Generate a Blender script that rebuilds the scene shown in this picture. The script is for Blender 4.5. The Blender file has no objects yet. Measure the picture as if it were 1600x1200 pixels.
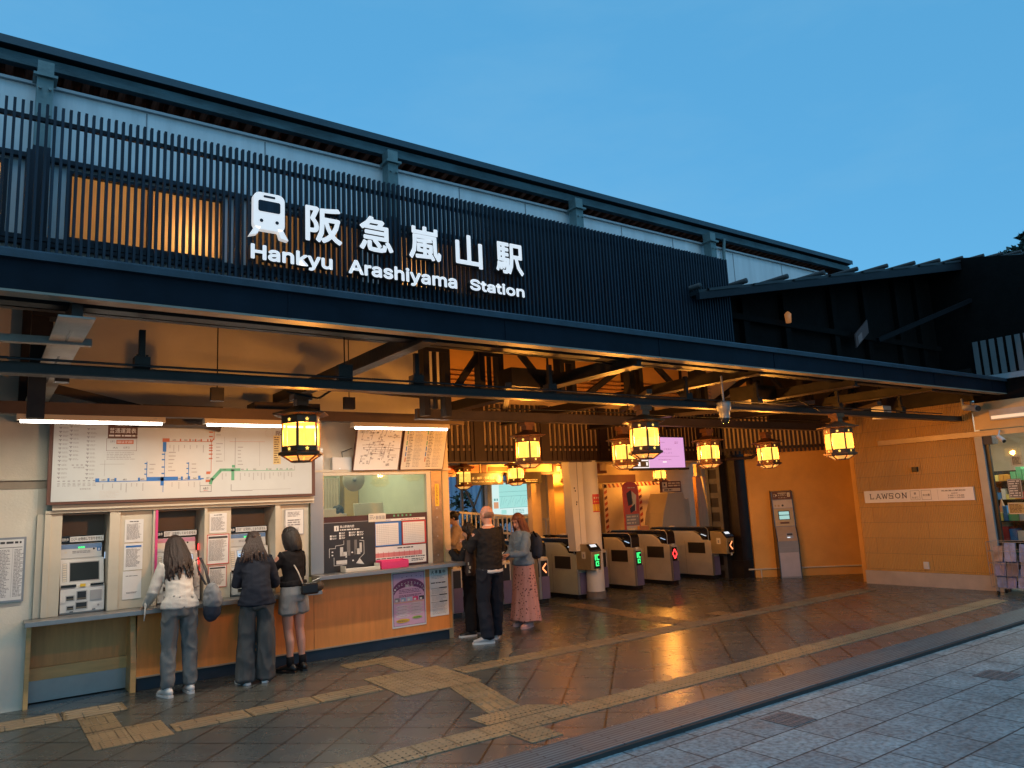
import bpy, bmesh, math, random
from mathutils import Vector, Matrix, Euler, noise
R = math.radians
S = bpy.context.scene
C = bpy.context.collection
# ---------------------------------------------------------------- camera, sky, sun, exposure
cam = bpy.data.objects.new('camera', bpy.data.cameras.new('camera')); C.objects.link(cam)
yaw, pitch, roll = R(35.722), R(9.0815), R(-2.8005)
fw = Vector((math.sin(yaw)*math.cos(pitch), math.cos(yaw)*math.cos(pitch), math.sin(pitch)))
rt = Vector((math.cos(yaw), -math.sin(yaw), 0)); upv = rt.cross(fw)
r2 = rt*math.cos(roll)+upv*math.sin(roll); u2 = -rt*math.sin(roll)+upv*math.cos(roll)
cam.matrix_world = Matrix(((r2.x, u2.x, -fw.x, 0), (r2.y, u2.y, -fw.y, 0), (r2.z, u2.z, -fw.z, 1.75), (0, 0, 0, 1)))
cam.data.sensor_width = 36; cam.data.lens = 36*1164.65/1600
cam.data.clip_start = .05; cam.data.clip_end = 3000
S.camera = cam
SUN_EL, SUN_ROT = R(12), R(200)
w = bpy.data.worlds.new('World'); S.world = w; w.use_nodes = True
nt = w.node_tree; bg = nt.nodes['Background']
sky = nt.nodes.new('ShaderNodeTexSky'); sky.sky_type = 'NISHITA'; sky.sun_disc = False
sky.sun_elevation = SUN_EL; sky.sun_rotation = SUN_ROT; sky.ozone_density = 3.0; sky.air_density = 1.0; sky.dust_density = .3
mul = nt.nodes.new('ShaderNodeMix'); mul.data_type = 'RGBA'; mul.blend_type = 'MULTIPLY'; mul.inputs[0].default_value = 1
mul.inputs[7].default_value = (.75, .98, 1.0, 1)
nt.links.new(sky.outputs[0], mul.inputs[6])
dusk = nt.nodes.new('ShaderNodeMix'); dusk.data_type = 'RGBA'; dusk.inputs[0].default_value = .62   # even blue of the dusk air
dusk.inputs[7].default_value = (.80, 3.45, 6.3, 1)
nt.links.new(mul.outputs[2], dusk.inputs[6])
cn = nt.nodes.new('ShaderNodeTexNoise'); cn.inputs['Scale'].default_value = 1.6; cn.inputs['Detail'].default_value = 7; cn.inputs['Roughness'].default_value = .6   # thin high cloud
ctc = nt.nodes.new('ShaderNodeTexCoord'); cmp_ = nt.nodes.new('ShaderNodeMapping'); cmp_.inputs['Scale'].default_value = (1, 1, 3)
nt.links.new(ctc.outputs['Generated'], cmp_.inputs[0]); nt.links.new(cmp_.outputs[0], cn.inputs['Vector'])
cr = nt.nodes.new('ShaderNodeMapRange'); cr.inputs[1].default_value = .42; cr.inputs[2].default_value = .72; cr.inputs[3].default_value = 0; cr.inputs[4].default_value = .42; nt.links.new(cn.outputs[0], cr.inputs[0])
cl = nt.nodes.new('ShaderNodeMix'); cl.data_type = 'RGBA'; nt.links.new(cr.outputs[0], cl.inputs[0]); nt.links.new(dusk.outputs[2], cl.inputs[6]); cl.inputs[7].default_value = (1.55, 3.45, 5.1, 1)
nt.links.new(cl.outputs[2], bg.inputs[0])
bg.inputs[1].default_value = .145
sun = bpy.data.objects.new('sun', bpy.data.lights.new('sun', 'SUN')); C.objects.link(sun)
sun.data.energy = .75; sun.data.angle = R(40); sun.data.color = (.66, .86, 1)
sun.rotation_euler = (R(24), 0, R(-20))
S.view_settings.view_transform = 'Standard'; S.view_settings.look = 'None'; S.view_settings.gamma = 1
S.view_settings.exposure = 0
S.cycles.max_bounces = 6; S.cycles.transparent_max_bounces = 12; S.cycles.glossy_bounces = 3; S.cycles.diffuse_bounces = 3
S.cycles.sample_clamp_indirect = 4; S.cycles.caustics_reflective = False; S.cycles.caustics_refractive = False

# ---------------------------------------------------------------- materials
def lin(r, g, b):
    return tuple(((c/255)/12.92 if c/255 < .04045 else ((c/255+.055)/1.055)**2.4) for c in (r, g, b))
MATS = {}
def mat(name, col, rough=.6, metal=0, var=.12, vs=4, bump=0, bs=40, emit=None, es=1, stretch=None, spec=.5, alpha=1, rvar=0):
    if name in MATS: return MATS[name]
    m = bpy.data.materials.new(name); m.use_nodes = True; n = m.node_tree.nodes; l = m.node_tree.links
    p = n['Principled BSDF']; p.inputs['Roughness'].default_value = rough; p.inputs['Metallic'].default_value = metal
    p.inputs['Specular IOR Level'].default_value = spec
    tc = n.new('ShaderNodeTexCoord'); mp = n.new('ShaderNodeMapping')
    if stretch: mp.inputs['Scale'].default_value = stretch
    l.new(tc.outputs['Object'], mp.inputs[0])
    if var:
        t = n.new('ShaderNodeTexNoise'); t.inputs['Scale'].default_value = vs; t.inputs['Detail'].default_value = 6; t.inputs['Roughness'].default_value = .65
        l.new(mp.outputs[0], t.inputs['Vector'])
        r = n.new('ShaderNodeValToRGB'); r.color_ramp.elements[0].position = .3; r.color_ramp.elements[1].position = .7
        r.color_ramp.elements[0].color = tuple(c*(1-var) for c in col)+(1,)
        r.color_ramp.elements[1].color = tuple(min(1, c*(1+var)) for c in col)+(1,)
        l.new(t.outputs[0], r.inputs[0]); l.new(r.outputs[0], p.inputs['Base Color'])
        if rvar:
            q = n.new('ShaderNodeMapRange'); q.inputs[3].default_value = rough-rvar; q.inputs[4].default_value = rough+rvar
            l.new(t.outputs[0], q.inputs[0]); l.new(q.outputs[0], p.inputs['Roughness'])
    else:
        p.inputs['Base Color'].default_value = tuple(col)+(1,)
    if bump:
        t2 = n.new('ShaderNodeTexNoise'); t2.inputs['Scale'].default_value = bs; t2.inputs['Detail'].default_value = 5
        l.new(mp.outputs[0], t2.inputs['Vector'])
        b = n.new('ShaderNodeBump'); b.inputs['Strength'].default_value = bump; b.inputs['Distance'].default_value = .02
        l.new(t2.outputs[0], b.inputs['Height']); l.new(b.outputs[0], p.inputs['Normal'])
    if emit:
        p.inputs['Emission Color'].default_value = tuple(emit)+(1,); p.inputs['Emission Strength'].default_value = es
    if alpha < 1:
        p.inputs['Alpha'].default_value = alpha
    MATS[name] = m; return m
def glass_mat(name, tint=(.97, .96, .90), gl=.05, rough=.02):
    m = bpy.data.materials.new(name); m.use_nodes = True; n = m.node_tree.nodes; l = m.node_tree.links
    n.remove(n['Principled BSDF']); o = n['Material Output']
    a = n.new('ShaderNodeBsdfTransparent'); a.inputs[0].default_value = tint+(1,)
    g = n.new('ShaderNodeBsdfGlossy'); g.inputs['Roughness'].default_value = rough
    x = n.new('ShaderNodeMixShader'); x.inputs[0].default_value = gl
    l.new(a.outputs[0], x.inputs[1]); l.new(g.outputs[0], x.inputs[2]); l.new(x.outputs[0], o.inputs[0])
    MATS[name] = m; return m
def lantern_glass(name, col, es, tr):
    m = bpy.data.materials.new(name); m.use_nodes = True; n = m.node_tree.nodes; l = m.node_tree.links
    n.remove(n['Principled BSDF']); o = n['Material Output']
    a = n.new('ShaderNodeBsdfTransparent'); a.inputs[0].default_value = (1, .9, .75, 1)
    e = n.new('ShaderNodeEmission'); e.inputs[0].default_value = col+(1,); e.inputs[1].default_value = es
    t = n.new('ShaderNodeTexNoise'); t.inputs['Scale'].default_value = 14
    tc = n.new('ShaderNodeTexCoord'); l.new(tc.outputs['Object'], t.inputs['Vector'])
    q = n.new('ShaderNodeMapRange'); q.inputs[3].default_value = es*.75; q.inputs[4].default_value = es*1.25
    l.new(t.outputs[0], q.inputs[0]); l.new(q.outputs[0], e.inputs[1])
    x = n.new('ShaderNodeMixShader'); x.inputs[0].default_value = 1-tr
    l.new(a.outputs[0], x.inputs[1]); l.new(e.outputs[0], x.inputs[2]); l.new(x.outputs[0], o.inputs[0])
    MATS[name] = m; return m
def frosted(name, col, tl=.9):
    m = bpy.data.materials.new(name); m.use_nodes = True; n = m.node_tree.nodes; l = m.node_tree.links
    n.remove(n['Principled BSDF']); o = n['Material Output']
    a = n.new('ShaderNodeBsdfTranslucent'); a.inputs[0].default_value = col+(1,)
    g = n.new('ShaderNodeBsdfPrincipled'); g.inputs['Roughness'].default_value = .3; g.inputs['Base Color'].default_value = (.3, .2, .14, 1)
    x = n.new('ShaderNodeMixShader'); x.inputs[0].default_value = tl
    l.new(g.outputs[0], x.inputs[1]); l.new(a.outputs[0], x.inputs[2]); l.new(x.outputs[0], o.inputs[0])
    MATS[name] = m; return m
def brick_mat(name, c1, c2, mortar, bw, bh, ms, rough, rot=0, offset=.5, bump=.3, nb=0, nbs=30, spec=.5, streak=0, rvar=.08, swap=False, var=.25, bias=0, fine=0, finescale=30, nbd=6):
    """tiles, blocks or panels from a Brick texture in object space"""
    m = bpy.data.materials.new(name); m.use_nodes = True; n = m.node_tree.nodes; l = m.node_tree.links
    p = n['Principled BSDF']; p.inputs['Specular IOR Level'].default_value = spec
    tc = n.new('ShaderNodeTexCoord'); mp = n.new('ShaderNodeMapping'); mp.inputs['Rotation'].default_value = (0, 0, rot)
    if swap:   # vertical wall: use (y, z)
        sx = n.new('ShaderNodeSeparateXYZ'); cx = n.new('ShaderNodeCombineXYZ'); l.new(tc.outputs['Object'], sx.inputs[0])
        l.new(sx.outputs[{'y': 1, 'x': 0}[swap]], cx.inputs[0]); l.new(sx.outputs[2], cx.inputs[1]); l.new(cx.outputs[0], mp.inputs[0])
    else: l.new(tc.outputs['Object'], mp.inputs[0])
    b = n.new('ShaderNodeTexBrick'); b.offset = offset; b.inputs['Scale'].default_value = 1
    b.inputs['Brick Width'].default_value = bw; b.inputs['Row Height'].default_value = bh; b.inputs['Mortar Size'].default_value = ms
    b.inputs['Mortar Smooth'].default_value = .3; b.inputs['Bias'].default_value = bias
    b.inputs['Color1'].default_value = c1+(1,); b.inputs['Color2'].default_value = c2+(1,); b.inputs['Mortar'].default_value = mortar+(1,)
    l.new(mp.outputs[0], b.inputs[0])
    t = n.new('ShaderNodeTexNoise'); t.inputs['Scale'].default_value = 2.2; t.inputs['Detail'].default_value = 8; t.inputs['Roughness'].default_value = .7
    l.new(tc.outputs['Object'], t.inputs['Vector'])
    r = n.new('ShaderNodeMapRange'); r.inputs[1].default_value = .3; r.inputs[2].default_value = .7; r.inputs[3].default_value = 1-var; r.inputs[4].default_value = 1+var
    l.new(t.outputs[0], r.inputs[0])
    mx = n.new('ShaderNodeMix'); mx.data_type = 'RGBA'; mx.blend_type = 'MULTIPLY'; mx.inputs[0].default_value = 1
    l.new(b.outputs[0], mx.inputs[6]); l.new(r.outputs[0], mx.inputs[7]); l.new(mx.outputs[2], p.inputs['Base Color'])
    if fine:   # pits, grit and gum spots
        tf = n.new('ShaderNodeTexNoise'); tf.inputs['Scale'].default_value = finescale; tf.inputs['Detail'].default_value = 4; l.new(tc.outputs['Object'], tf.inputs['Vector'])
        rf = n.new('ShaderNodeMapRange'); rf.inputs[1].default_value = .32; rf.inputs[2].default_value = .62; rf.inputs[3].default_value = 1-fine; rf.inputs[4].default_value = 1+fine*.4; l.new(tf.outputs[0], rf.inputs[0])
        mf = n.new('ShaderNodeMix'); mf.data_type = 'RGBA'; mf.blend_type = 'MULTIPLY'; mf.inputs[0].default_value = 1
        l.new(mx.outputs[2], mf.inputs[6]); l.new(rf.outputs[0], mf.inputs[7]); l.new(mf.outputs[2], p.inputs['Base Color'])
    rr = n.new('ShaderNodeMapRange'); rr.inputs[1].default_value = .3; rr.inputs[2].default_value = .7
    rr.inputs[3].default_value = rough-rvar; rr.inputs[4].default_value = rough+rvar
    l.new(t.outputs[0], rr.inputs[0]); l.new(rr.outputs[0], p.inputs['Roughness'])
    bp = n.new('ShaderNodeBump'); bp.inputs['Strength'].default_value = bump; bp.inputs['Distance'].default_value = .006; bp.invert = True
    l.new(b.outputs['Fac'], bp.inputs['Height'])
    if nb:
        t3 = n.new('ShaderNodeTexNoise'); t3.inputs['Scale'].default_value = nbs; t3.inputs['Detail'].default_value = nbd
        l.new(tc.outputs['Object'], t3.inputs['Vector'])
        b2 = n.new('ShaderNodeBump'); b2.inputs['Strength'].default_value = nb; b2.inputs['Distance'].default_value = .012
        l.new(t3.outputs[0], b2.inputs['Height']); l.new(bp.outputs[0], b2.inputs['Normal']); l.new(b2.outputs[0], p.inputs['Normal'])
    else: l.new(bp.outputs[0], p.inputs['Normal'])
    MATS[name] = m; return m

navy = mat('navy_metal', (.010, .020, .034), .55, .1, .45, 3, .1, 30, stretch=(7, 1, .35), spec=.3)
fascia = mat('fascia_navy', (.006, .010, .017), .5, .1, .35, 2, .1, 20, spec=.10)
navyl = mat('navy_metal_light', (.022, .040, .058), .5, .2, .3, 5, .1, 30)
dkst = mat('dark_steel', (.022, .017, .014), .5, .4, .35, 6, .15, 25)
brst = mat('brown_steel', (.05, .032, .022), .5, .3, .3, 6, .15, 25)
black = mat('black_paint', (.008, .008, .009), .4, 0, .2)
blackp = mat('black_plastic', (.012, .012, .014), .25, 0, .1)
cream = mat('cream_plaster', (.62, .56, .45), .75, 0, .10, 1.6, .12, 60)
cream2 = mat('cream_panel', (.57, .52, .41), .5, 0, .06, 3)
greyw = mat('grey_white_wall', (.74, .69, .57), .7, 0, .1, 1.2, .1, 50)
white_w = mat('white_upper_wall', (.66, .69, .71), .8, 0, .13, 2.5, .1, 50, stretch=(2.2, 1, .25))
orange_wall = mat('ochre_plaster', (.66, .36, .10), .75, 0, .14, 1.1, .25, 70)
wood = mat('orange_wood', (.78, .28, .065), .38, 0, .09, 3, .04, 20, stretch=(6, 1, .6))
woodl = mat('pale_wood', (.68, .40, .15), .45, 0, .12, 3, .05, 20, stretch=(1, 1, 8))
woodd = mat('dim_wood', (.60, .30, .10), .5, 0, .14, 3, .05, 20, stretch=(5, 1, .6))
alu = mat('brushed_aluminium', (.36, .35, .34), .4, .8, .06, 6, 0, rvar=.05)
steelc = mat('stainless', (.40, .38, .35), .34, .8, .08, 2, 0, stretch=(1, 1, .3), rvar=.06)
rustst = mat('worn_steel_post', (.26, .19, .13), .4, .6, .3, 4, .2, 30)
soffit_w = mat('red_brown_soffit', (.30, .085, .045), .7, 0, .5, 6, stretch=(12, 1, 1))
paper = mat('paper_white', (.74, .74, .72), .6, 0, .04)
paper2 = mat('paper_cream', (.66, .62, .52), .6, 0, .05)
ink = mat('ink_dark', (.05, .05, .055), .6, 0, 0)
inkg = mat('ink_grey', (.28, .28, .29), .6, 0, 0)
inkr = mat('ink_red', (.50, .05, .05), .6, 0, 0)
inkb = mat('ink_blue', (.02, .16, .50), .6, 0, 0)
inkg2 = mat('ink_green', (.10, .35, .20), .6, 0, 0)
inkbr = mat('ink_brown', (.11, .045, .03), .6, 0, 0)
inko = mat('ink_rust', (.50, .13, .06), .6, 0, 0)
whitep = mat('white_plastic', (.62, .62, .60), .35, 0, .04)
greyp = mat('grey_plastic', (.36, .36, .36), .4, 0, .06)
pinkp = mat('pink_plastic', (.75, .05, .18), .35, 0, .06)
magenta = mat('magenta_strip', (.62, .06, .22), .5, 0, .05)
pinkpaper = mat('pink_paper', (.70, .42, .58), .55, 0, .05)
purple = mat('purple_print', (.17, .04, .13), .55, 0, 0)
yellowi = mat('yellow_print', (.75, .50, .04), .55, 0, 0)
greeni = mat('green_print', (.35, .52, .10), .55, 0, 0)
redi = mat('red_paint', (.55, .04, .03), .5, 0, .1)
screen_off = mat('screen_dark', (.03, .04, .045), .12, 0, 0)
e_white = mat('tube_light', (1, 1, 1), .5, 0, 0, emit=(1, .93, .84), es=14)
e_letter = mat('lit_white_face', (.7, .7, .7), .5, 0, 0, emit=(1, .965, .94), es=.54)
e_green = mat('led_green', (0, .1, 0), .5, 0, 0, emit=(.05, 1, .22), es=1.6)
e_red = mat('led_red', (.1, 0, 0), .5, 0, 0, emit=(1, .03, .03), es=5)
e_org = mat('led_orange', (.1, 0, 0), .5, 0, 0, emit=(1, .28, .10), es=2.4)
e_pad = mat('reader_pad_lit', (.3, .3, .3), .4, 0, 0, emit=(.85, .93, 1), es=.9)
e_cyan = mat('screen_cyan', (.1, .1, .1), .3, 0, 0, emit=(.42, .78, .72), es=.75)
e_cyan2 = mat('lit_map_face', (.1, .1, .1), .4, 0, 0, emit=(.42, .88, .82), es=.85)
e_cyan3 = mat('lit_map_white', (.1, .1, .1), .4, 0, 0, emit=(.72, .98, .95), es=.9)
e_pink = mat('screen_pink', (.1, .1, .1), .3, 0, 0, emit=(.72, .36, .72), es=.95)
e_blue = mat('screen_blue', (.1, .1, .1), .3, 0, 0, emit=(.45, .65, .9), es=.9)
glass = glass_mat('clear_glass')
lglass = lantern_glass('lantern_pane', (1.0, .66, .11), 2.1, .5)
lglass2 = lantern_glass('lantern_lower_pane', (1.0, .50, .12), 1.0, .4)
shoji = frosted('frosted_orange', (1.0, .74, .50))

# ---------------------------------------------------------------- mesh builder
class MB:
    def __init__(s): s.v = []; s.f = []; s.mi = []; s.sm = []; s.mats = []
    def add(s, vs, fs, m, smooth=False):
        if m not in s.mats: s.mats.append(m)
        k = s.mats.index(m); b = len(s.v)
        s.v += [Vector(v) for v in vs]
        for f in fs: s.f.append([b+i for i in f]); s.mi.append(k); s.sm.append(smooth)
        return s
    def box(s, x0, y0, z0, x1, y1, z1, m):
        x0, x1 = sorted((x0, x1)); y0, y1 = sorted((y0, y1)); z0, z1 = sorted((z0, z1))
        return s.add([(x, y, z) for z in (z0, z1) for y in (y0, y1) for x in (x0, x1)],
            [(0, 2, 3, 1), (4, 5, 7, 6), (0, 1, 5, 4), (2, 6, 7, 3), (0, 4, 6, 2), (1, 3, 7, 5)], m)
    def obb(s, c, ax, ay, az, m):
        c = Vector(c); ax, ay, az = Vector(ax), Vector(ay), Vector(az)
        vs = [c+ax*i+ay*j+az*k for k in (-1, 1) for j in (-1, 1) for i in (-1, 1)]
        fs = [(0, 2, 3, 1), (4, 5, 7, 6), (0, 1, 5, 4), (2, 6, 7, 3), (0, 4, 6, 2), (1, 3, 7, 5)]
        if ax.cross(ay).dot(az) < 0: fs = [f[::-1] for f in fs]
        return s.add(vs, fs, m)
    def beam(s, p, q, w, h, m, up=(0, 0, 1)):
        p, q = Vector(p), Vector(q); d = q-p; L = d.length; d.normalize(); up = Vector(up)
        x = d.cross(up)
        if x.length < 1e-4: x = d.cross(Vector((1, 0, 0)))
        x.normalize(); z = x.cross(d)
        return s.obb((p+q)/2, d*L/2, x*w/2, z*h/2, m)
    def prism(s, poly, ax, a0, a1, m):
        """poly of 2D points; ax 'x': points are (y,z) etc"""
        def P(a, p): return {'x': (a, p[0], p[1]), 'y': (p[0], a, p[1]), 'z': (p[0], p[1], a)}[ax]
        n = len(poly); vs = [P(a0, p) for p in poly]+[P(a1, p) for p in poly]
        fs = [tuple(range(n)), tuple(range(2*n-1, n-1, -1))]+[(i, i+n, (i+1) % n+n, (i+1) % n) for i in range(n)]
        area = sum(poly[i][0]*poly[(i+1) % n][1]-poly[(i+1) % n][0]*poly[i][1] for i in range(n))
        flip = (area > 0) == (a1 > a0)
        if ax == 'y': flip = not flip
        if not flip: fs = [f[::-1] for f in fs]
        return s.add(vs, fs, m)
    def cyl(s, p, q, r, m, r2=None, n=12, smooth=True, cap=True):
        p, q = Vector(p), Vector(q); r2 = r if r2 is None else r2; d = (q-p).normalized()
        x = d.cross(Vector((0, 0, 1)))
        if x.length < 1e-4: x = Vector((1, 0, 0))
        x.normalize(); y = d.cross(x)
        vs = []
        for c, rr in ((p, r), (q, r2)): vs += [c+x*rr*math.cos(6.28318*i/n)+y*rr*math.sin(6.28318*i/n) for i in range(n)]
        s.add(vs, [(i, (i+1) % n, (i+1) % n+n, i+n) for i in range(n)], m, smooth)
        if cap: s.add(vs, [tuple(range(n))[::-1], tuple(range(n, 2*n))], m)
        return s
    def tube(s, pts, r, m, n=8):
        pts = [Vector(p) for p in pts]
        for a, b in zip(pts, pts[1:]): s.cyl(a, b, r, m, n=n)
        return s
    def lathe(s, c, prof, m, n=24, smooth=True, axis='z', a0=0):
        c = Vector(c); vs = []
        for r, z in prof:
            for i in range(n):
                a = 6.28318531*i/n+a0
                o = (r*math.cos(a), r*math.sin(a), z) if axis == 'z' else (r*math.cos(a), z, r*math.sin(a))
                vs.append(c+Vector(o))
        k = len(prof)
        fs = [(j*n+i, j*n+(i+1) % n, (j+1)*n+(i+1) % n, (j+1)*n+i) for j in range(k-1) for i in range(n)]
        return s.add(vs, fs, m, smooth)
    def quad(s, a, b, c, d, m): return s.add([a, b, c, d], [(0, 1, 2, 3)], m)
    def shell(s, verts, m, smooth=True): pass
    def build(s, name, parent=None, bev=0, shift=True, mods=None):
        me = bpy.data.meshes.new(name)
        off = Vector((0, 0, 0)); q = parent
        if shift:
            while q: off += q.location; q = q.parent
        me.from_pydata([tuple(v-off) for v in s.v], [], s.f)
        for m in s.mats: me.materials.append(m)
        me.polygons.foreach_set('material_index', s.mi); me.polygons.foreach_set('use_smooth', s.sm)
        me.update()
        o = bpy.data.objects.new(name, me); C.objects.link(o); o.parent = parent
        if bev:
            bm = o.modifiers.new('bevel', 'BEVEL'); bm.width = bev; bm.segments = 2; bm.limit_method = 'ANGLE'; bm.angle_limit = R(40)
        return o
def tag(o, label, cat, group=None, kind=None):
    o['label'] = label
    if cat: o['category'] = cat
    if group: o['group'] = group
    if kind: o['kind'] = kind
    return o
def thing(name, label, cat, loc=(0, 0, 0), group=None, kind=None):
    o = bpy.data.objects.new(name, None); C.objects.link(o); o.location = loc; o.empty_display_size = .1
    return tag(o, label, cat, group, kind)
def dup(root, loc, label, rotz=None):
    r = root.copy(); C.objects.link(r); r.location = loc; r['label'] = label
    if rotz is not None: r.rotation_euler = (0, 0, rotz)
    for ch in list(root.children):
        c = ch.copy(); C.objects.link(c); c.parent = r
        for g in ch.children:
            d = g.copy(); C.objects.link(d); d.parent = c
    return r
# ---------------------------------------------------------------- lettering
FC = {}
LATIN = None
try:
    import os
    _fp = os.path.join(bpy.utils.system_resource('DATAFILES'), 'fonts', 'Inter.woff2')   # Blender's own interface typeface
    if os.path.exists(_fp): LATIN = bpy.data.fonts.load(_fp)
except Exception: LATIN = None
def glyphs(s, bold=0):
    """triangulated flat glyph mesh of a string, normalised to its bounding box"""
    if (s, bold) in FC: return FC[(s, bold)]
    cu = bpy.data.curves.new('t', 'FONT'); cu.body = s; cu.size = 1; cu.resolution_u = 2
    if LATIN and all(ord(c) < 256 for c in s): cu.font = LATIN
    cu.offset = bold; cu.fill_mode = 'FRONT'
    o = bpy.data.objects.new('t', cu); C.objects.link(o)
    me = bpy.data.meshes.new_from_object(o.evaluated_get(bpy.context.evaluated_depsgraph_get()))
    vs = [v.co.copy() for v in me.vertices]; fs = [tuple(p.vertices) for p in me.polygons]
    bpy.data.objects.remove(o); bpy.data.curves.remove(cu); bpy.data.meshes.remove(me)
    if not vs: FC[(s, bold)] = ([], [], (0, 0, 1, 1)); return FC[(s, bold)]
    xs = [v.x for v in vs]; ys = [v.y for v in vs]
    FC[(s, bold)] = (vs, fs, (min(xs), min(ys), max(xs), max(ys))); return FC[(s, bold)]
class Pn:
    """print surface: origin, unit right, unit up; things drawn in metres on thin layers in front of it"""
    def __init__(s, mb, o, u, v, step=.0015):
        s.mb = mb; s.o = Vector(o); s.u = Vector(u).normalized(); s.v = Vector(v).normalized(); s.n = s.u.cross(s.v); s.st = step
    def P(s, a, b, l=1): return s.o+s.u*a+s.v*b+s.n*(l*s.st)
    def rect(s, a0, b0, a1, b1, m, l=1):
        s.mb.quad(s.P(a0, b0, l), s.P(a1, b0, l), s.P(a1, b1, l), s.P(a0, b1, l), m)
    def frame(s, a0, b0, a1, b1, w, m, l=1):
        s.rect(a0, b0, a1, b0+w, m, l); s.rect(a0, b1-w, a1, b1, m, l); s.rect(a0, b0+w, a0+w, b1-w, m, l); s.rect(a1-w, b0+w, a1, b1-w, m, l)
    def poly(s, pts, m, l=1):
        s.mb.add([s.P(a, b, l) for a, b in pts], [tuple(range(len(pts)))], m)
    def disc(s, a, b, r, m, l=1, n=20, ry=None):
        s.poly([(a+r*math.cos(6.283*i/n), b+(ry or r)*math.sin(6.283*i/n)) for i in range(n)], m, l)
    def line(s, a0, b0, a1, b1, w, m, l=1):
        d = Vector((a1-a0, b1-b0)); d.normalize(); p = Vector((-d.y, d.x))*w/2
        s.poly([(a0-p.x, b0-p.y), (a1-p.x, b1-p.y), (a1+p.x, b1+p.y), (a0+p.x, b0+p.y)], m, l)
    def text(s, t, a, b, w, h, m, l=2, bold=.01, keep=False, depth=0):
        vs, fs, (x0, y0, x1, y1) = glyphs(t, bold)
        if not vs: return
        sx, sy = w/max(1e-6, x1-x0), h/max(1e-6, y1-y0)
        if keep: sx = sy = min(sx, sy)
        s.mb.add([s.P(a+(v.x-x0)*sx, b+(v.y-y0)*sy, l) for v in vs], fs, m)
    def scrib(s, a0, b0, a1, b1, rows, m, l=2, seed=1, fill=.5, rag=.3, gap=.25):
        """rows of tiny word-like dashes, for print too small to read"""
        rng = random.Random(seed); rh = (b1-b0)/rows
        for i in range(rows):
            y = b1-(i+1)*rh; a = a0; end = a1-(a1-a0)*rng.random()*rag
            while a < end:
                w = rh*(.6+2.2*rng.random()); e = min(end, a+w)
                s.rect(a, y+rh*(.5-fill/2), e, y+rh*(.5+fill/2), m, l); a = e+rh*gap*(1+rng.random())
# ================================================================ GROUND
def struct(mb, name, label=None, **k):
    o = mb.build(name, **k); o['kind'] = 'structure'
    if label: o['label'] = label
    return o
stone_m = brick_mat('street_stone', lin(130, 147, 150), lin(110, 125, 129), lin(54, 60, 62), .64, .37, .008, .68, bump=.7, nb=1.0, nbs=26, var=.34, spec=.25, fine=.42, finescale=26)
tile_m = brick_mat('dark_floor_tiles', (.080, .090, .084), (.068, .078, .074), (.010, .010, .010), .41, .41, .010, .27, rot=R(45), offset=0, bump=1.0, nb=.055, nbs=4.5, nbd=1, var=.07, rvar=.03, spec=.6)
drain_m = brick_mat('drain_metal', (.10, .15, .165), (.08, .12, .135), (.02, .025, .03), .60, .040, .006, .55, spec=.25, bump=.3, nb=.1, nbs=40, var=.2)
tact_m = brick_mat('tactile_yellow', (.25, .185, .10), (.215, .16, .088), (.07, .055, .03), .30, .30, .006, .45, bump=.4, nb=.15, nbs=60, var=.22)
m = MB(); m.box(-300, -300, -.30, 400, 4.24, -.035, stone_m); m.box(-300, 4.24, -.30, 400, 400, -.04, stone_m)
struct(m, 'stone_pavement')
m = MB(); m.box(-8, 4.62, -.04, 34, 26, 0, tile_m); struct(m, 'station_floor')
m = MB(); m.box(-8, 4.25, -.04, 34, 4.618, .002, drain_m); m.box(-8, 4.215, -.04, 34, 4.249, -.004, mat('gutter_edge', (.045, .045, .045), .8, spec=.1))
struct(m, 'drain_channel')
m = MB()
iron = mat('iron_cover', (.10, .105, .11), .7, .0, .25, 20, .5, 40)
for (x, y, a, b) in ((5.15, 3.72, .30, .30), (3.75, 3.25, .34, .34), (7.6, 3.2, .34, .3)):
    m.box(x, y, -.034, x+a, y+b, -.030, iron)
    for i in range(7):
        for j in range(4): m.box(x+.03+i*(a-.04)/7, y+.02+j*(b-.02)/4, -.03, x+.03+(i+.6)*(a-.04)/7, y+.02+(j+.6)*(b-.02)/4, -.027, iron)
struct(m, 'utility_covers')
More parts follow.
